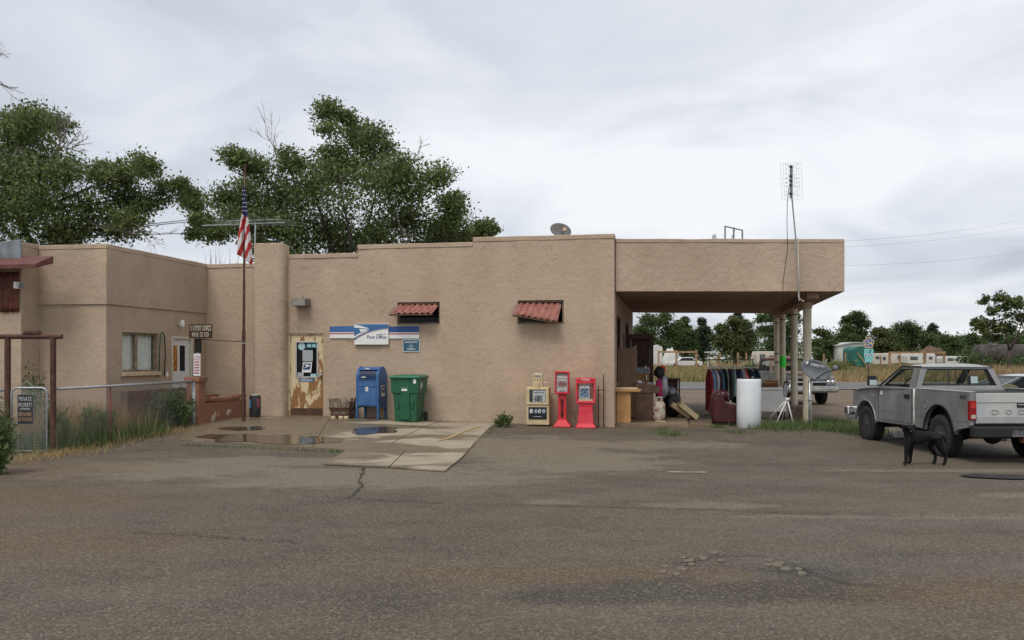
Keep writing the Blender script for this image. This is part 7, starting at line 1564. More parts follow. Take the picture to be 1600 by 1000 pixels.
for s in (-1, 1):
    B().tube([(0.42, s * 0.17, 1.04), (0.46, s * 0.21, 0.92)], [0.065, 0.06], 10).build('sleeve', mat('olive_cloth', (0, 0, 0)), pr, smooth=True)
    V, E, RD = [], [], []
    a0 = nd((0.45, s * 0.21, 0.96), 0.045); a1 = nd((0.55, s * 0.20, 0.78), 0.038, a0); a2 = nd((0.72, s * 0.16, 0.80), 0.026, a1); a3 = nd((0.79, s * 0.15, 0.81), (0.038, 0.018), a2)
    for q, (dy, L_) in enumerate(((-0.03, 0.07), (-0.01, 0.085), (0.012, 0.08), (0.032, 0.06))): f1 = nd((0.83, s * 0.15 + dy, 0.81), 0.009, a3); nd((0.83 + L_ * 0.6, s * 0.15 + dy * 1.1, 0.79), 0.008, f1)
    th_ = nd((0.77, s * 0.15 - s * 0.05, 0.80), 0.010, a3); nd((0.80, s * 0.15 - s * 0.075, 0.785), 0.008, th_)
    skin_obj('arm', V, E, RD, M_skin, pr)
    B().prism([(-0.10, 0.0), (0.20, 0.0), (0.20, 0.05), (0.10, 0.09), (0.03, 0.12), (-0.08, 0.12)], s * 0.11 - 0.045, s * 0.11 + 0.045, 'y').build('shoe', M_trim, pr, bevel=0.02)
# ------------------------------------------------------------------ trees
def tree(name, label, Y, clumps, trunk, leaf, per, lm, seed, spread=0.8, group=None, bare=(), twig=True, gap=0.30, kmin=9, trunk_r=0.28, base_y=None):
    """clumps: (x, y, r[, density]) measured in the photograph, set at distance Y with depth of their own; trunk: (x, fork y)"""
    rng = np.random.default_rng(seed); rq = random.Random(seed); k = Y / F
    X0 = (trunk[0] - 800) * k; g0 = gz(X0, Y); t = thing(name, label, 'tree', (X0, Y, g0), 0, group)
    fork = Vector((0, 0, max(0.6, CH - (trunk[1] - HY) * k - g0))); cs = []
    W = max(c[0] for c in clumps) - min(c[0] for c in clumps)
    for c in clumps:
        den = c[3] if len(c) > 3 else 1.0
        cs.append((Vector(((c[0] - trunk[0]) * k, rq.uniform(-1, 1) * spread * W * 0.22 * k, CH - (c[1] - HY) * k - g0)), c[2] * k, den))
    wood = B(); tr_ = trunk_r
    wood.tube([Vector((0.03, 0, -0.2)), Vector((-0.02, 0, fork.z * 0.5)), fork], [tr_ * 1.25, tr_ * 0.95, tr_ * 0.8], 10)
    pts = []
    mains = sorted(cs, key=lambda q: -q[1])[:max(3, len(cs) // 5)]
    for p, r, d in mains:
        mid = fork.lerp(p, 0.5) + Vector((rq.uniform(-1, 1), rq.uniform(-1, 1), rq.uniform(-0.2, 0.9))) * r * 0.5
        wood.tube([fork, fork.lerp(mid, 0.5) + Vector((0, 0, 0.15 * r)), mid, p], [tr_ * 0.62, tr_ * 0.45, tr_ * 0.30, tr_ * 0.10], 7)
    mp = [fork.lerp(p, 0.55) for p, r, d in mains] + [p for p, r, d in mains]
    for p, r, d in cs:
        src = min(mp, key=lambda q: (q - p).length + (2.0 if q.z > p.z else 0))
        if (src - p).length > 0.05:
            mid = src.lerp(p, 0.5) + Vector((rq.uniform(-1, 1), rq.uniform(-1, 1), rq.uniform(-0.3, 0.6))) * r * 0.3
            wood.tube([src, mid, p], [tr_ * 0.15, tr_ * 0.10, tr_ * 0.05], 5)
        ns = max(kmin, int(kmin + 5 * rq.random()))
        for i in range(ns):
            dv = Vector(rng.normal(size=3)); dv.normalize(); dv.z *= 0.9
            q = p + dv * r * (rq.uniform(0.25, 1.05))
            if twig: wood.tube([p + (q - p) * 0.05, p.lerp(q, 0.6) + Vector((0, 0, 0.06 * r)), q + (q - p) * 0.12], [tr_ * 0.06, tr_ * 0.04, tr_ * 0.015], 3, False)
            n = int(per * d / ns * rq.uniform(0.5, 1.5)); s = r * gap
            if n > 0: pts.append(np.array(q)[None, :] + rng.normal(size=(n, 3)) * np.array([s, s, s * 0.62])[None, :])
    wood.build('trunk', M_bark, t, smooth=True, fixn=False)
    quads_obj('crown', leaves(np.concatenate(pts), leaf, rng), lm, t)
    if bare:
        def grow(p, d, L_, r, lev):
            e_ = p + d * L_; mid = p.lerp(e_, 0.5) + Vector((rq.uniform(-1, 1), rq.uniform(-1, 1), rq.uniform(-1, 1))) * L_ * 0.10
            db.tube([p, mid, e_], [r, r * 0.8, r * 0.55], 4 if lev else 5, False)
            if lev >= 4: return
            for _ in range(rq.choice((2, 3, 3)) if lev else 3):
                nd2 = (d + Vector((rq.uniform(-1, 1), rq.uniform(-1, 1), rq.uniform(-0.8, 0.8))) * 0.55).normalized()
                grow(p.lerp(e_, rq.uniform(0.35, 1.0)), nd2, L_ * rq.uniform(0.5, 0.8), r * 0.55, lev + 1)
        for (x0, y0, x1, y1, r) in bare:
            a = Vector(((x0 - trunk[0]) * k, -0.06 * W * k, CH - (y0 - HY) * k - g0)); e_ = Vector(((x1 - trunk[0]) * k, -0.10 * W * k, CH - (y1 - HY) * k - g0)); d = e_ - a
            db = B(); grow(a, d.normalized(), d.length * 0.5, r, 0); db.build('dead_branch', M_dead, t, fixn=False)
    return t
tree('elm_tree', 'large green elm rising behind the roof left of centre', 34.0,
     [(515, 172, 20, 0.8), (540, 182, 16, 0.6), (552, 196, 22, 0.8), (585, 205, 24, 0.45), (604, 232, 20, 0.4), (570, 232, 26, 0.6), (522, 215, 16, 0.35), (520, 240, 22, 0.6), (545, 255, 32), (500, 262, 30), (470, 265, 20, 0.7), (412, 268, 24), (390, 262, 18, 0.8), (365, 290, 28), (338, 302, 22, 0.8), (325, 325, 20, 0.7), (355, 330, 32), (395, 310, 36), (430, 300, 30, 0.8), (460, 310, 34), (500, 305, 40), (545, 300, 42), (590, 285, 36), (620, 290, 32), (635, 275, 22, 0.7), (655, 305, 34), (690, 290, 24, 0.7), (705, 315, 22, 0.8), (712, 340, 22, 0.8), (680, 345, 34), (640, 345, 38), (595, 340, 42), (545, 355, 42), (500, 355, 42), (455, 355, 36), (420, 350, 30), (735, 358, 16, 0.7), (740, 372, 22, 0.8), (715, 372, 28), (690, 370, 30), (758, 361, 14, 0.7), (770, 366, 10, 0.6), (385, 350, 28), (362, 372, 20, 0.8), (395, 380, 24), (470, 385, 34), (530, 385, 36), (590, 380, 34), (650, 375, 30)],
     (545, 470), 0.115, 2300, M_leaf, 11, gap=0.40, kmin=16, trunk_r=0.2, bare=((447, 300, 436, 200, 0.035), (470, 310, 455, 215, 0.03), (640, 280, 665, 228, 0.03), (630, 290, 640, 240, 0.025), (390, 270, 386, 245, 0.02), (620, 340, 640, 380, 0.03)))
tree('elm_tree', 'big dark elm at the left edge behind the left wing', 29.0,
     [(15, 165, 24, 0.8), (-15, 190, 40), (62, 178, 24, 0.8), (78, 205, 24, 0.8), (40, 205, 34), (15, 235, 42), (65, 245, 38), (30, 285, 48), (85, 285, 38), (-30, 270, 60), (0, 330, 56), (60, 330, 48), (100, 325, 38), (130, 275, 26, 0.8), (150, 262, 18, 0.6), (165, 285, 32), (195, 270, 24, 0.8), (190, 305, 32), (232, 262, 20, 0.45), (255, 275, 18, 0.45), (240, 295, 22, 0.6), (222, 320, 22, 0.7), (275, 285, 16, 0.5), (292, 305, 14, 0.5), (298, 335, 14, 0.6), (312, 345, 12, 0.5), (290, 360, 12, 0.5), (150, 330, 36), (120, 360, 36), (180, 350, 30, 0.9), (210, 345, 22, 0.7), (40, 370, 44), (90, 370, 34)],
     (60, 420), 0.10, 2400, M_leaf, 23, gap=0.40, kmin=16, trunk_r=0.2, bare=((-40, 130, 40, 130, 0.045), (-30, 90, 30, 95, 0.03), (90, 250, 150, 200, 0.03), (100, 245, 120, 175, 0.025), (95, 240, 160, 238, 0.03), (40, 235, 25, 330, 0.05), (45, 235, 70, 320, 0.045), (40, 240, 42, 350, 0.04), (150, 350, 250, 380, 0.04), (200, 350, 290, 385, 0.03)))
# bare bush tips behind the recessed wall
bb = thing('bare_bush', 'leafless twiggy bush tips showing above the recessed wall left of the flag', 'bush', gpt((345 - 800) / F * 27, 27))
b = B(); rq = random.Random(4)
for i in range(16):
    x = rq.uniform(-0.6, 0.6); h_ = rq.uniform(4.3, 4.95); b.tube([(x * 0.3, 0, 0), (x * 0.7, rq.uniform(-.3, .3), 3.0), (x, rq.uniform(-.3, .3), h_)], [0.03, 0.015, 0.004], 4, False); b.tube([(x * 0.8, 0, 3.6), (x + rq.uniform(-.4, .4), 0, h_ - 0.2)], [0.01, 0.003], 3, False)
b.build('twigs', M_dead, bb, fixn=False)
FT = [  # far trees: kind, distance, clumps
 ('cottonwood_tree', 'broad green tree seen under the canopy next to the shop wall', 118, [(1000, 520, 16), (1015, 503, 13), (1035, 500, 14), (1045, 520, 18), (1018, 530, 18), (1030, 545, 16), (1055, 512, 12)], (1025, 550), M_leaffar),
 ('cottonwood_tree', 'pointed green tree beside the broad tree under the canopy', 122, [(1068, 503, 8), (1070, 518, 12), (1062, 535, 14), (1080, 530, 10), (1072, 545, 14)], (1070, 552), M_leaffar),
 ('pine_tree', 'dark conical pine standing in the gap of sky under the canopy', 125, [(1098, 502, 6), (1098, 514, 9), (1090, 525, 9), (1106, 526, 9), (1098, 537, 14), (1095, 548, 14)], (1098, 555), M_leafconifer),
 ('willow_tree', 'soft light green tree above the clothes rail', 112, [(1145, 503, 10), (1132, 515, 12), (1158, 515, 13), (1125, 532, 13), (1148, 530, 18), (1170, 530, 13), (1140, 546, 15), (1162, 546, 14)], (1148, 555), M_leafold),
 ('pine_tree', 'dark pointed conifer tip rising behind the light green tree', 140, [(1151, 491, 5), (1151, 499, 8), (1156, 508, 9), (1165, 506, 6)], (1152, 540), M_leafconifer),
 ('cottonwood_tree', 'tall dark green tree behind the row of columns', 130, [(1192, 500, 10), (1205, 492, 12), (1225, 490, 13), (1240, 500, 12), (1195, 520, 13), (1215, 515, 16), (1235, 520, 13), (1205, 540, 15), (1228, 542, 15)], (1215, 552), M_leaffar),
 ('shrub_tree', 'thin pale green sapling tree right of the near column', 105, [(1285, 518, 8, 0.6), (1292, 525, 8, 0.7), (1280, 535, 8, 0.8), (1288, 545, 9)], (1286, 556), M_leafold),
 ('juniper_tree', 'round dark bush in front of the white shed', 100, [(1297, 540, 9), (1288, 552, 9), (1303, 552, 9), (1278, 556, 7)], (1295, 562), M_leaffar),
 ('cottonwood_tree', 'tall ragged tree with two tops left of the county road sign', 135, [(1325, 500, 9, 0.8), (1338, 495, 10, 0.9), (1350, 506, 10), (1320, 516, 11), (1340, 518, 14), (1330, 533, 14), (1352, 530, 12), (1312, 532, 10)], (1335, 550), M_leaffar),
 ('cottonwood_tree', 'wide dark tree directly right of the county road sign', 128, [(1372, 518, 10), (1385, 525, 12), (1370, 535, 12), (1390, 540, 12), (1378, 548, 11)], (1380, 553), M_leafold),
 ('cottonwood_tree', 'massive dark green tree above the row of trailers', 138, [(1400, 518, 12), (1415, 512, 12), (1432, 518, 13), (1445, 528, 13), (1408, 532, 14), (1430, 536, 15), (1395, 540, 10), (1450, 542, 11)], (1422, 552), M_leaffar),
 ('pine_tree', 'spiky conifer rising above the trailers', 145, [(1456, 512, 6), (1454, 520, 8), (1462, 524, 7), (1458, 533, 10), (1460, 545, 12)], (1458, 553), M_leafconifer),
 ('hedge_tree', 'low dark tree between the conifer and the tank', 142, [(1478, 532, 9), (1492, 534, 10), (1505, 532, 8), (1485, 545, 12), (1502, 546, 11), (1475, 550, 10)], (1490, 555), M_leaffar),
 ('hedge_tree', 'loose green tree behind the black tank', 120, [(1520, 530, 11, 0.8), (1535, 535, 12), (1552, 535, 13), (1575, 535, 15), (1600, 530, 18), (1520, 548, 10), (1625, 535, 18)], (1560, 552), M_leaffar),
]
for i, (nm, lab, Y, cl, tr_, m_) in enumerate(FT):
    tree(nm, lab, Y, cl, tr_, 0.29 if m_ is not M_leafconifer else 0.25, 1800, m_, 40 + i, 0.7, 'trees across the road', twig=False, gap=0.34, kmin=11, trunk_r=0.22)
tree('locust_tree', 'open olive green tree with slim trunk before the black tank', 72,
     [(1545, 470, 9, 0.7), (1560, 466, 11, 0.8), (1580, 470, 13), (1598, 470, 12), (1618, 480, 16), (1550, 485, 10, 0.7), (1572, 488, 16), (1600, 495, 16), (1520, 505, 9, 0.8), (1535, 505, 11, 0.8), (1555, 508, 14), (1580, 512, 15), (1530, 520, 9, 0.6), (1560, 525, 12, 0.8), (1605, 520, 14)],
     (1577, 548), 0.26, 420, M_leafold, 77, 0.8, gap=0.30, kmin=8, trunk_r=0.16)
# the wood that closes the view behind them
rng0 = np.random.default_rng(99); wp = []
for i in range(230):
    x = rng0.uniform(930, 1760); Y = rng0.uniform(150, 185); top = 527 + 7 * mnoise.noise(Vector((x * 0.018, 0, 0))) + 5 * mnoise.noise(Vector((x * 0.07, 3, 0)))
    y = rng0.uniform(top + 4, 563); c = at(x, y, Y); n_ = 130
    wp.append(np.array(c)[None, :] + rng0.normal(size=(n_, 3)) * np.array([1.5, 1.5, 0.85])[None, :])
tag(quads_obj('distant_wood', leaves(np.concatenate(wp), 0.5, rng0), M_leaffar), 'dark green belt of distant trees along the horizon', 'wood', kind='stuff')
# ------------------------------------------------------------------ things across the road
def far(name, label, cat, x, Y, rz=0.0, group=None): return thing(name, label, cat, gpt((x - 800) / F * Y, Y), rz, group)
M_trw = mat('trailer_white', (0.58, 0.57, 0.53), 0.6, 0.1, 0.6); M_trc = mat('trailer_cream', (0.52, 0.48, 0.40), 0.6, 0.12, 0.6)
def trailer(label, x0, x1, ytop, Y, m, wins, group='caravans across the road', rz=0.0):
    k = Y / F; t = far('caravan', label, 'caravan', (x0 + x1) / 2, Y, rz, group); w = (x1 - x0) * k / 2; h = CH - (ytop - HY) * k - t.location.z
    B().prism([(-w, 0.55), (-w * 0.99, h * 0.8), (-w * 0.92, h), (w * 0.95, h), (w, h * 0.85), (w, 0.5), (w * 0.9, 0.45), (-w * 0.9, 0.45)], 0, 2.3, 'y').build('body', m, t, bevel=0.08, seg=3)
    for (a, b_, z0, z1) in wins:
        o = B().box(lerp(-w, w, a), lerp(-w, w, b_), -0.03, -0.002, h * z0, h * z1).build('window', M_trim, t); B().box(lerp(-w, w, a) + 0.05, lerp(-w, w, b_) - 0.05, -0.04, -0.031, h * z0 + 0.05, h * z1 - 0.05).build('pane', mat('far_pane', (0.10, 0.12, 0.13), 0.15, 0.2), o)
    for xx in (-0.1 * w, 0.15 * w): b = B().lathe([(0.34, -0.1), (0.34, 0.1)], 14); b.v = [(xx + x, 0.15 + z, 0.34 + y) for x, y, z in b.v]; b.build('wheel', M_black, t)
    return t
trailer('cream caravan with dark side windows just right of the road sign', 1364, 1392, 552, 104, M_trc, [(0.15, 0.35, 0.62, 0.80), (0.55, 0.72, 0.55, 0.75)])
trailer('long white caravan behind the wooden corral rail', 1390, 1418, 551.5, 112, M_trc, [(0.45, 0.62, 0.55, 0.80)])
trailer('white caravan with three windows above the pickup cab', 1418, 1462, 552.5, 110, M_trw, [(0.10, 0.36, 0.55, 0.78), (0.55, 0.66, 0.58, 0.78), (0.76, 0.88, 0.58, 0.78)])
trailer('white horse trailer with a row of openings left of the tank', 1476, 1516, 556.5, 108, M_trw, [(0.12, 0.34, 0.60, 0.82), (0.44, 0.56, 0.60, 0.82), (0.64, 0.76, 0.60, 0.82), (0.82, 0.93, 0.60, 0.82)])
trailer('cream camper with open awning frame behind the old pickup', 1183, 1226, 549, 92, M_trc, [(0.10, 0.30, 0.50, 0.85), (0.45, 0.60, 0.55, 0.80), (0.66, 0.8, 0.55, 0.80)])
shd = far('metal_shed', 'low white metal shed left of the county road sign', 'shed', 1332, 98, 0)
B().prism([(-1.6, 0), (-1.6, 2.7), (0.0, 3.0), (2.0, 2.95), (2.0, 0)], 0, 4, 'y').build('walls', M_trw, shd); B().prism([(-1.8, 2.68), (0.0, 3.02), (2.2, 2.97), (2.2, 3.06), (0.0, 3.12), (-1.8, 2.78)], -0.2, 4.2, 'y').build('roof', mat('pale_roof', (0.46, 0.48, 0.47), 0.5), shd)
gtk = far('green_tank_trailer', 'dark green rounded tank trailer behind the teal road sign', 'trailer', 1347, 94, 0)
B().prism(rrect(1.9, 2.2, 0.6, 6), 0, 3.0, 'y').build('tank', mat('dark_teal_paint', (0.020, 0.130, 0.100), 0.5, 0.2, 1.5), gtk, bevel=0.05)
for o in gtk.children: o.location = (0, 0, 1.55)
B().tube([(-0.6, -0.2, 1.9), (0.7, -0.2, 0.2)], 0.06, 6).build('drawbar', M_lightwood, gtk); b = B().lathe([(0.35, -0.1), (0.35, 0.1)], 14); b.v = [(0.2 + x, 0.3 + z, 0.35 + y) for x, y, z in b.v]; b.build('wheel', M_black, gtk)
tnk = far('tank_car', 'long black cylindrical storage tank behind the slim tree at the right edge', 'tank', 1521, 92, R(-4))
b = B().lathe([(0.25, 0), (0.75, 0.12), (1.05, 0.45), (1.10, 0.7), (1.10, 10.5), (1.05, 10.8), (0.3, 11.2)], 28); b.v = [(z, x, 1.75 + y) for x, y, z in b.v]; b.build('shell', mat('sooty_steel', (0.030, 0.024, 0.023), 0.6, 0.3, 1.2, col2=(0.075, 0.055, 0.050)), tnk, sharp=40)
B().lathe([(0.42, 2.75), (0.42, 3.02), (0.50, 3.03), (0.50, 3.08)], 18, (2.0, 0, 0)).build('dome', M_greymetal, tnk, sharp=40)
for xx in (1.2, 5.5, 9.6): B().box(xx - 0.2, xx + 0.2, -0.9, 0.9, 0.0, 1.0).build('saddle', M_rust, tnk)
# county road sign
YC = 60.0; kC = YC / F
cs_ = far('county_road_sign', 'blue pentagon county road 134 sign with yellow border above a teal sign', 'road sign', 1357.5, YC)
g_ = cs_.location.z
def zc(y): return CH - (y - HY) * kC - g_
B().tube([(0, 0.03, -0.2), (0, 0.03, zc(530))], 0.04, 8).build('post', M_rust, cs_)
pen = [(-8.6, 532.5), (-5.6, 543.3), (5.6, 543.3), (8.6, 532.5), (0, 526)]
B().prism([(x * kC, zc(y)) for x, y in pen], -0.01, 0.0, 'y').build('border', mat('sign_yellow', (0.72, 0.52, 0.16), 0.5), cs_); B().prism([(x * 0.86 * kC, zc(535.2 + (y - 535.2) * 0.86)) for x, y in pen], -0.014, -0.0105, 'y').build('field', mat('county_blue', (0.055, 0.110, 0.36), 0.5), cs_)
letters('134', -5.2 * kC, 5.2 * kC, zc(539.5), zc(533.2), -0.0145, mat('sign_yellow', (0, 0, 0)), cs_, bold=0.02); letters('LA PLATA', -4.2 * kC, 4.2 * kC, zc(532.4), zc(530.6), -0.0145, mat('sign_yellow', (0, 0, 0)), cs_); letters('COUNTY', -3.6 * kC, 3.6 * kC, zc(542.3), zc(540.6), -0.0145, mat('sign_yellow', (0, 0, 0)), cs_)
M_tq = mat('turquoise_sign', (0.20, 0.50, 0.47), 0.5, 0.08)
B().box(-7.3 * kC, 7.3 * kC, -0.01, 0.0, zc(559), zc(545)).build('teal_plate', M_tq, cs_); B().box(-6.3 * kC, 6.0 * kC, -0.01, 0.0, zc(566), zc(559.3)).build('lower_plate', M_tq, cs_); B().prism([(-0.3 * kC, zc(552)), (2.0 * kC, zc(552)), (3.6 * kC, zc(546)), (2.0 * kC, zc(546))], -0.014, -0.0105, 'y').build('slash_mark', M_navy, cs_)
B().box(-6.8 * kC, 6.8 * kC, -0.013, -0.0105, zc(556.2), zc(553.2)).build('pale_band', M_signwhite, cs_)
for xx in (-4.6, 0, 4.2): B().box((xx - 1.5) * kC, (xx + 1.5) * kC, -0.017, -0.0135, zc(555.7), zc(553.8)).build('dark_mark', M_navy, cs_)
# wooden corral rails and posts
def corral(label, posts, rail, Y, m=M_lightwood, grp='corral fences across the road'):
    k = Y / F; x0 = posts[0][0]; t = far('corral_fence', label, 'fence', x0, Y, 0, grp); g_ = t.location.z
    for x, yt, w in posts: B().box((x - x0 - w) * k, (x - x0 + w) * k, -0.08, 0.08, -0.2, CH - (yt - HY) * k - g_).build('post', m, t)
    if rail:
        a, e_, y0, y1 = rail; B().box((a - x0) * k, (e_ - x0) * k, -0.14, -0.081, CH - (y1 - HY) * k - g_, CH - (y0 - HY) * k - g_).build('rail', m, t)
    return t
M_postw = mat('weathered_post', (0.30, 0.19, 0.105), 0.85, 0.25, 3)
corral('pale wooden corral with a top rail seen under the canopy', [(1029, 548, 1.2), (1057, 547, 1.5), (1088, 547, 1.6)], (1029, 1089, 548.5, 551.5), 95, M_postw)
corral('group of short wooden posts behind the clothes rail', [(1125, 551, 1.0), (1153, 551, 1.0), (1166, 551, 1.0), (1121, 556, 0.8)], None, 93, M_postw)
corral('wooden corral with heavy posts and rail above the pickup cab', [(1390, 550, 1.6), (1406, 554, 1.2), (1445, 551, 2.0), (1475, 549, 1.5)], (1389, 1477, 549.5, 552.5), 90, M_postw)
corral('row of thin wooden posts between near column and road sign', [(1287, 553, 1.0), (1321, 551, 1.1)], None, 88, M_postw)
corral('wooden posts and rail right of the shed', [(1376, 556, 0.8)], None, 94, M_postw)
wc = far('white_car', 'pale parked car in tall grass under the corral rail', 'car', 1072, 100, 0, None)
b = B().prism([(-1.9, 0.35), (-1.9, 0.8), (-1.0, 0.95), (-0.5, 1.35), (0.7, 1.38), (1.3, 0.95), (1.95, 0.85), (1.95, 0.35)], 0, 1.6, 'y'); b.build('body', M_trw, wc, bevel=0.08, seg=3); B().prism([(-0.85, 0.97), (-0.45, 1.28), (0.65, 1.30), (1.1, 0.97)], -0.01, -0.002, 'y').build('side_window', M_trim, wc)
for xx in (-1.2, 1.25): b = B().lathe([(0.32, -0.1), (0.32, 0.1)], 14); b.v = [(xx + x, 0.1 + z, 0.32 + y) for x, y, z in b.v]; b.build('wheel', M_black, wc)
tp = far('tarpaulin_heap', 'white peaked tarpaulin heap beyond the corral', 'tarpaulin', 1048, 108, 0); lumpy(B(), (0, 0, 0.6), 1.1, 0.8, 1.7, 0.35, 4).build('tarpaulin', M_trw, tp, smooth=True)
wt = far('white_shed', 'small white shed at the left end of the corral', 'shed', 1024, 110, 0); B().prism([(-0.9, 0), (-0.9, 2.4), (0.3, 2.9), (0.9, 2.6), (0.9, 0)], 0, 2, 'y').build('walls', M_trw, wt)
tb = far('awning_stand', 'white flat topped stand on thin legs in the grass', 'stand', 1112, 90, 0)
B().box(-0.65, 0.65, -0.5, 0.5, 1.95, 2.08).build('top', M_trw, tb, bevel=0.03)
for xx in (-0.35, 0.35): B().tube([(xx, 0, 0), (xx, 0, 1.949)], 0.04, 6).build('leg', M_trw, tb)
shr = far('brush_pile', 'heap of brown brushwood behind the caravans', 'brush pile', 1455, 122, 0); lumpy(B(), (0, 0, 1.4), 1.8, 1.2, 1.35, 0.4, 6).build('brush', mat('brown_brush', (0.14, 0.085, 0.055), 0.95, 0.4, 3), shr, smooth=True)
# ------------------------------------------------------------------ grasses and weeds
rng = np.random.default_rng(5)
def scatter(n, x0, x1, Y0, Y1, h, w, m, name, label, cat, dens=None, lean=0.4):
    Y = Y0 * (Y1 / Y0) ** rng.random(n); px = rng.uniform(x0, x1, n); X = (px - 800) / F * Y
    z = np.array([gz(a, b_) for a, b_ in zip(X, Y)]); P = np.stack([X, Y, z], 1)
    if dens is not None:
        keep = np.array([mnoise.noise(Vector((a * 0.12, b_ * 0.12, dens))) for a, b_ in zip(X, Y)]) > -0.10; P = P[keep]
    return tag(blades_obj(name, blades(P, h, w, rng, lean), m), label, cat, kind='stuff')
scatter(30000, 960, 1720, 62.3, 118, 0.50, 0.035, M_field, 'dry_grass', 'tall tan dry grass across the road', 'grass')
scatter(15000, 960, 1720, 61.6, 112, 0.55, 0.040, M_fieldgreen, 'green_grass', 'patches of green grass in the field across the road', 'grass', 3.0)
scatter(5000, 1480, 1720, 66, 80, 0.95, 0.035, M_field, 'tall_grass', 'tall pale grass in front of the black tank', 'grass')
for i, (x, Y, h, r) in enumerate(((1530, 84, 2.1, 1.3), (1510, 86, 2.6, 1.0), (1575, 82, 1.6, 1.4), (1600, 80, 1.7, 1.2), (1310, 84, 1.3, 1.3), (1180, 84, 0.9, 1.2))):
    s_ = far('field_shrub', ('leafy green shrub in front of the left end of the black tank', 'tall green shrub between horse trailer and tank', 'low green shrub under the slim tree', 'green shrub at right edge before the tank', 'weedy green clump before the white shed', 'green clump in grass left of the old pickup')[i], 'shrub', x, Y, 0, 'shrubs in the field')
    c_ = rng.normal(size=(900, 3)) * np.array([r * 0.5, r * 0.5, h * 0.28]) + np.array([0, 0, h * 0.5]); c_[:, 2] = np.abs(c_[:, 2])
    quads_obj('foliage', leaves(c_, 0.22, rng), M_leaffar if i != 4 else M_fieldgreen, s_); B().tube([(0, 0, 0), (0.05, 0, h * 0.6)], 0.05, 5).build('stem', M_bark, s_)
def patch(name, label, cat, m, pts, n, h, w, sig, lean=0.5):
    """grass or weeds rooted round photograph points"""
    out = []
    for (x, y, s) in pts:
        c = gpx(x, y); k = c.y / F
        q = rng.normal(size=(int(n * s), 3)) * np.array([sig * s, sig * s * 1.2, 0]) + np.array([c.x, c.y, 0]); q[:, 2] = [gz(a, b_) for a, b_ in q[:, :2]]; out.append(q)
    return tag(blades_obj(name, blades(np.concatenate(out), h, w, rng, lean), m), label, cat, kind='stuff')
patch('weeds', 'green weeds and grass at the foot of the canopy columns', 'weeds', M_weed, [(x, y, 1.0) for x, y in ((1195, 669), (1210, 671), (1225, 668), (1240, 670), (1258, 666), (1275, 668), (1290, 670), (1305, 671), (1320, 673), (1335, 676), (1350, 677), (1285, 660), (1300, 662), (1310, 664), (1340, 672))], 260, 0.16, 0.007, 0.32, 0.9)
patch('weeds', 'low green weeds between pavement and furniture', 'weeds', M_weed, [(1045, 678, 0.8), (1052, 681, 0.7), (1035, 672, 0.6), (1153, 677, 0.7), (1000, 664, 0.6), (985, 663, 0.5), (1030, 664, 0.4), (1120, 668, 0.5)], 200, 0.08, 0.006, 0.22, 0.9)
patch('weeds', 'thin green weeds in the slab joints', 'weeds', M_weed, [(x, 697 + (x - 300) * 0.042, 0.30) for x in range(290, 540, 12)] + [(566, 742, 0.25), (562, 757, 0.25), (567, 735, 0.25), (770, 672, 0.4), (763, 677, 0.35), (528, 707, 0.5)], 70, 0.06, 0.004, 0.14, 0.8)
patch('dry_straw', 'dry straw and grass stems along the fence foot', 'straw', M_straw, [(95, 712, 1), (115, 707, 1), (140, 702, 1), (165, 697, 1), (190, 690, 1), (215, 684, 1), (240, 680, 1), (262, 677, 1), (285, 673, 1), (60, 716, 1), (30, 722, 1)], 150, 0.12, 0.004, 0.26, 2.2)
patch('dry_grass', 'tall pale dry grass behind the chain link fence and gate', 'grass', M_straw, [(25, 690, 1.2), (45, 692, 1.2), (65, 690, 1.2), (95, 690, 1.2), (115, 690, 1.2), (135, 686, 1.2), (155, 684, 1.1), (180, 680, 1.0), (205, 676, 1.0), (50, 676, 1.2), (110, 676, 1.2), (140, 674, 1.1)], 210, 0.62, 0.006, 0.36, 0.35)
patch('green_grass', 'rank green grass growing along the fence line', 'grass', M_weed, [(30, 702, 1), (50, 704, 1), (90, 702, 1), (110, 699, 1), (130, 696, 1), (150, 692, 1), (175, 688, 1), (200, 685, 1), (225, 681, 1)], 240, 0.34, 0.007, 0.30, 0.5)
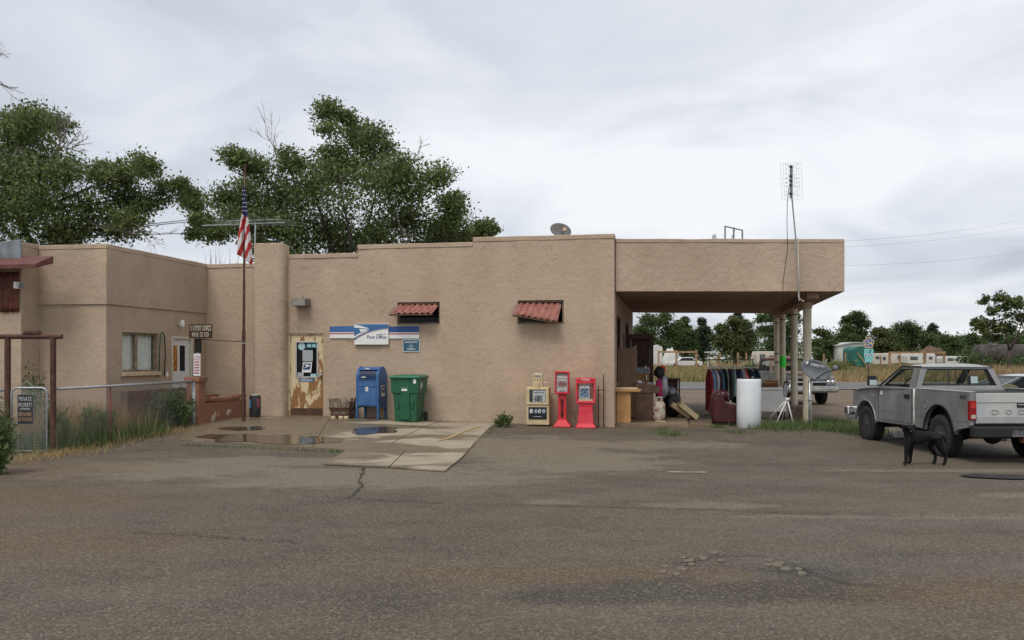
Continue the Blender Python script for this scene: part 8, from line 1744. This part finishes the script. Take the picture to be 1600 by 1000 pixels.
def weed_bush(label, x, y, h, r, n, seed, dz=0.0):
    """an upright feathery weed: stems with short narrow leaves along them"""
    c = gpx(x, y); t = thing('weed_bush', label, 'weed', c, 0, 'tall weeds along the fence'); rq_ = np.random.default_rng(seed); st_ = B(); L_ = []
    for i in range(n):
        a = rq_.uniform(0, 6.283); q = r * math.sqrt(rq_.random()); b0 = Vector((math.cos(a) * q * 0.45, math.sin(a) * q * 0.45, 0)); hh = h * rq_.uniform(0.55, 1.08) * (1 - 0.35 * q / r); tp_ = Vector((math.cos(a) * q, math.sin(a) * q, hh)); md_ = b0.lerp(tp_, 0.5) + Vector((0, 0, 0.06))
        st_.tube([b0, md_, tp_], [0.006, 0.004, 0.002], 3, False)
        for k_ in range(46):
            f_ = rq_.uniform(0.12, 1.0); p_ = b0.lerp(md_, f_ * 2) if f_ < 0.5 else md_.lerp(tp_, f_ * 2 - 1); L_.append(np.array(p_) + rq_.normal(size=3) * 0.045)
    st_.build('stems', M_weed, t, fixn=False); quads_obj('foliage', leaves(np.array(L_), 0.085, rq_, 0.28), M_weed, t); return t
weed_bush('large feathery green weed in front of the fence end post', 268, 668, 1.05, 0.55, 70, 1)
weed_bush('feathery green weed left of the largest one at the fence', 240, 672, 0.95, 0.42, 46, 2)
weed_bush('bright green weed at the left picture edge before the gate post', -14, 742, 1.2, 0.36, 60, 3)
weed_bush('tall thin weed rising behind the wire gate top', 55, 682, 1.75, 0.30, 22, 4)
weed_bush('medium green weed at the fence beside the red post', 152, 690, 0.85, 0.36, 36, 5)
weed_bush('small green weed next to the rusty gate post', 88, 700, 0.9, 0.28, 26, 6)
weed_bush('short green weed at the wall between apron and beige newspaper box', 786, 667, 0.30, 0.20, 18, 7)
weed_bush('dark weed growing behind the two red newspaper stands', 898, 664, 0.62, 0.22, 20, 8)
weed_bush('leafy weed by the rusty pipes at the building corner', 935, 665, 0.50, 0.22, 18, 9)
weed_bush('small plant growing in the terracotta planter', 320, 650, 0.62, 0.20, 16, 10)
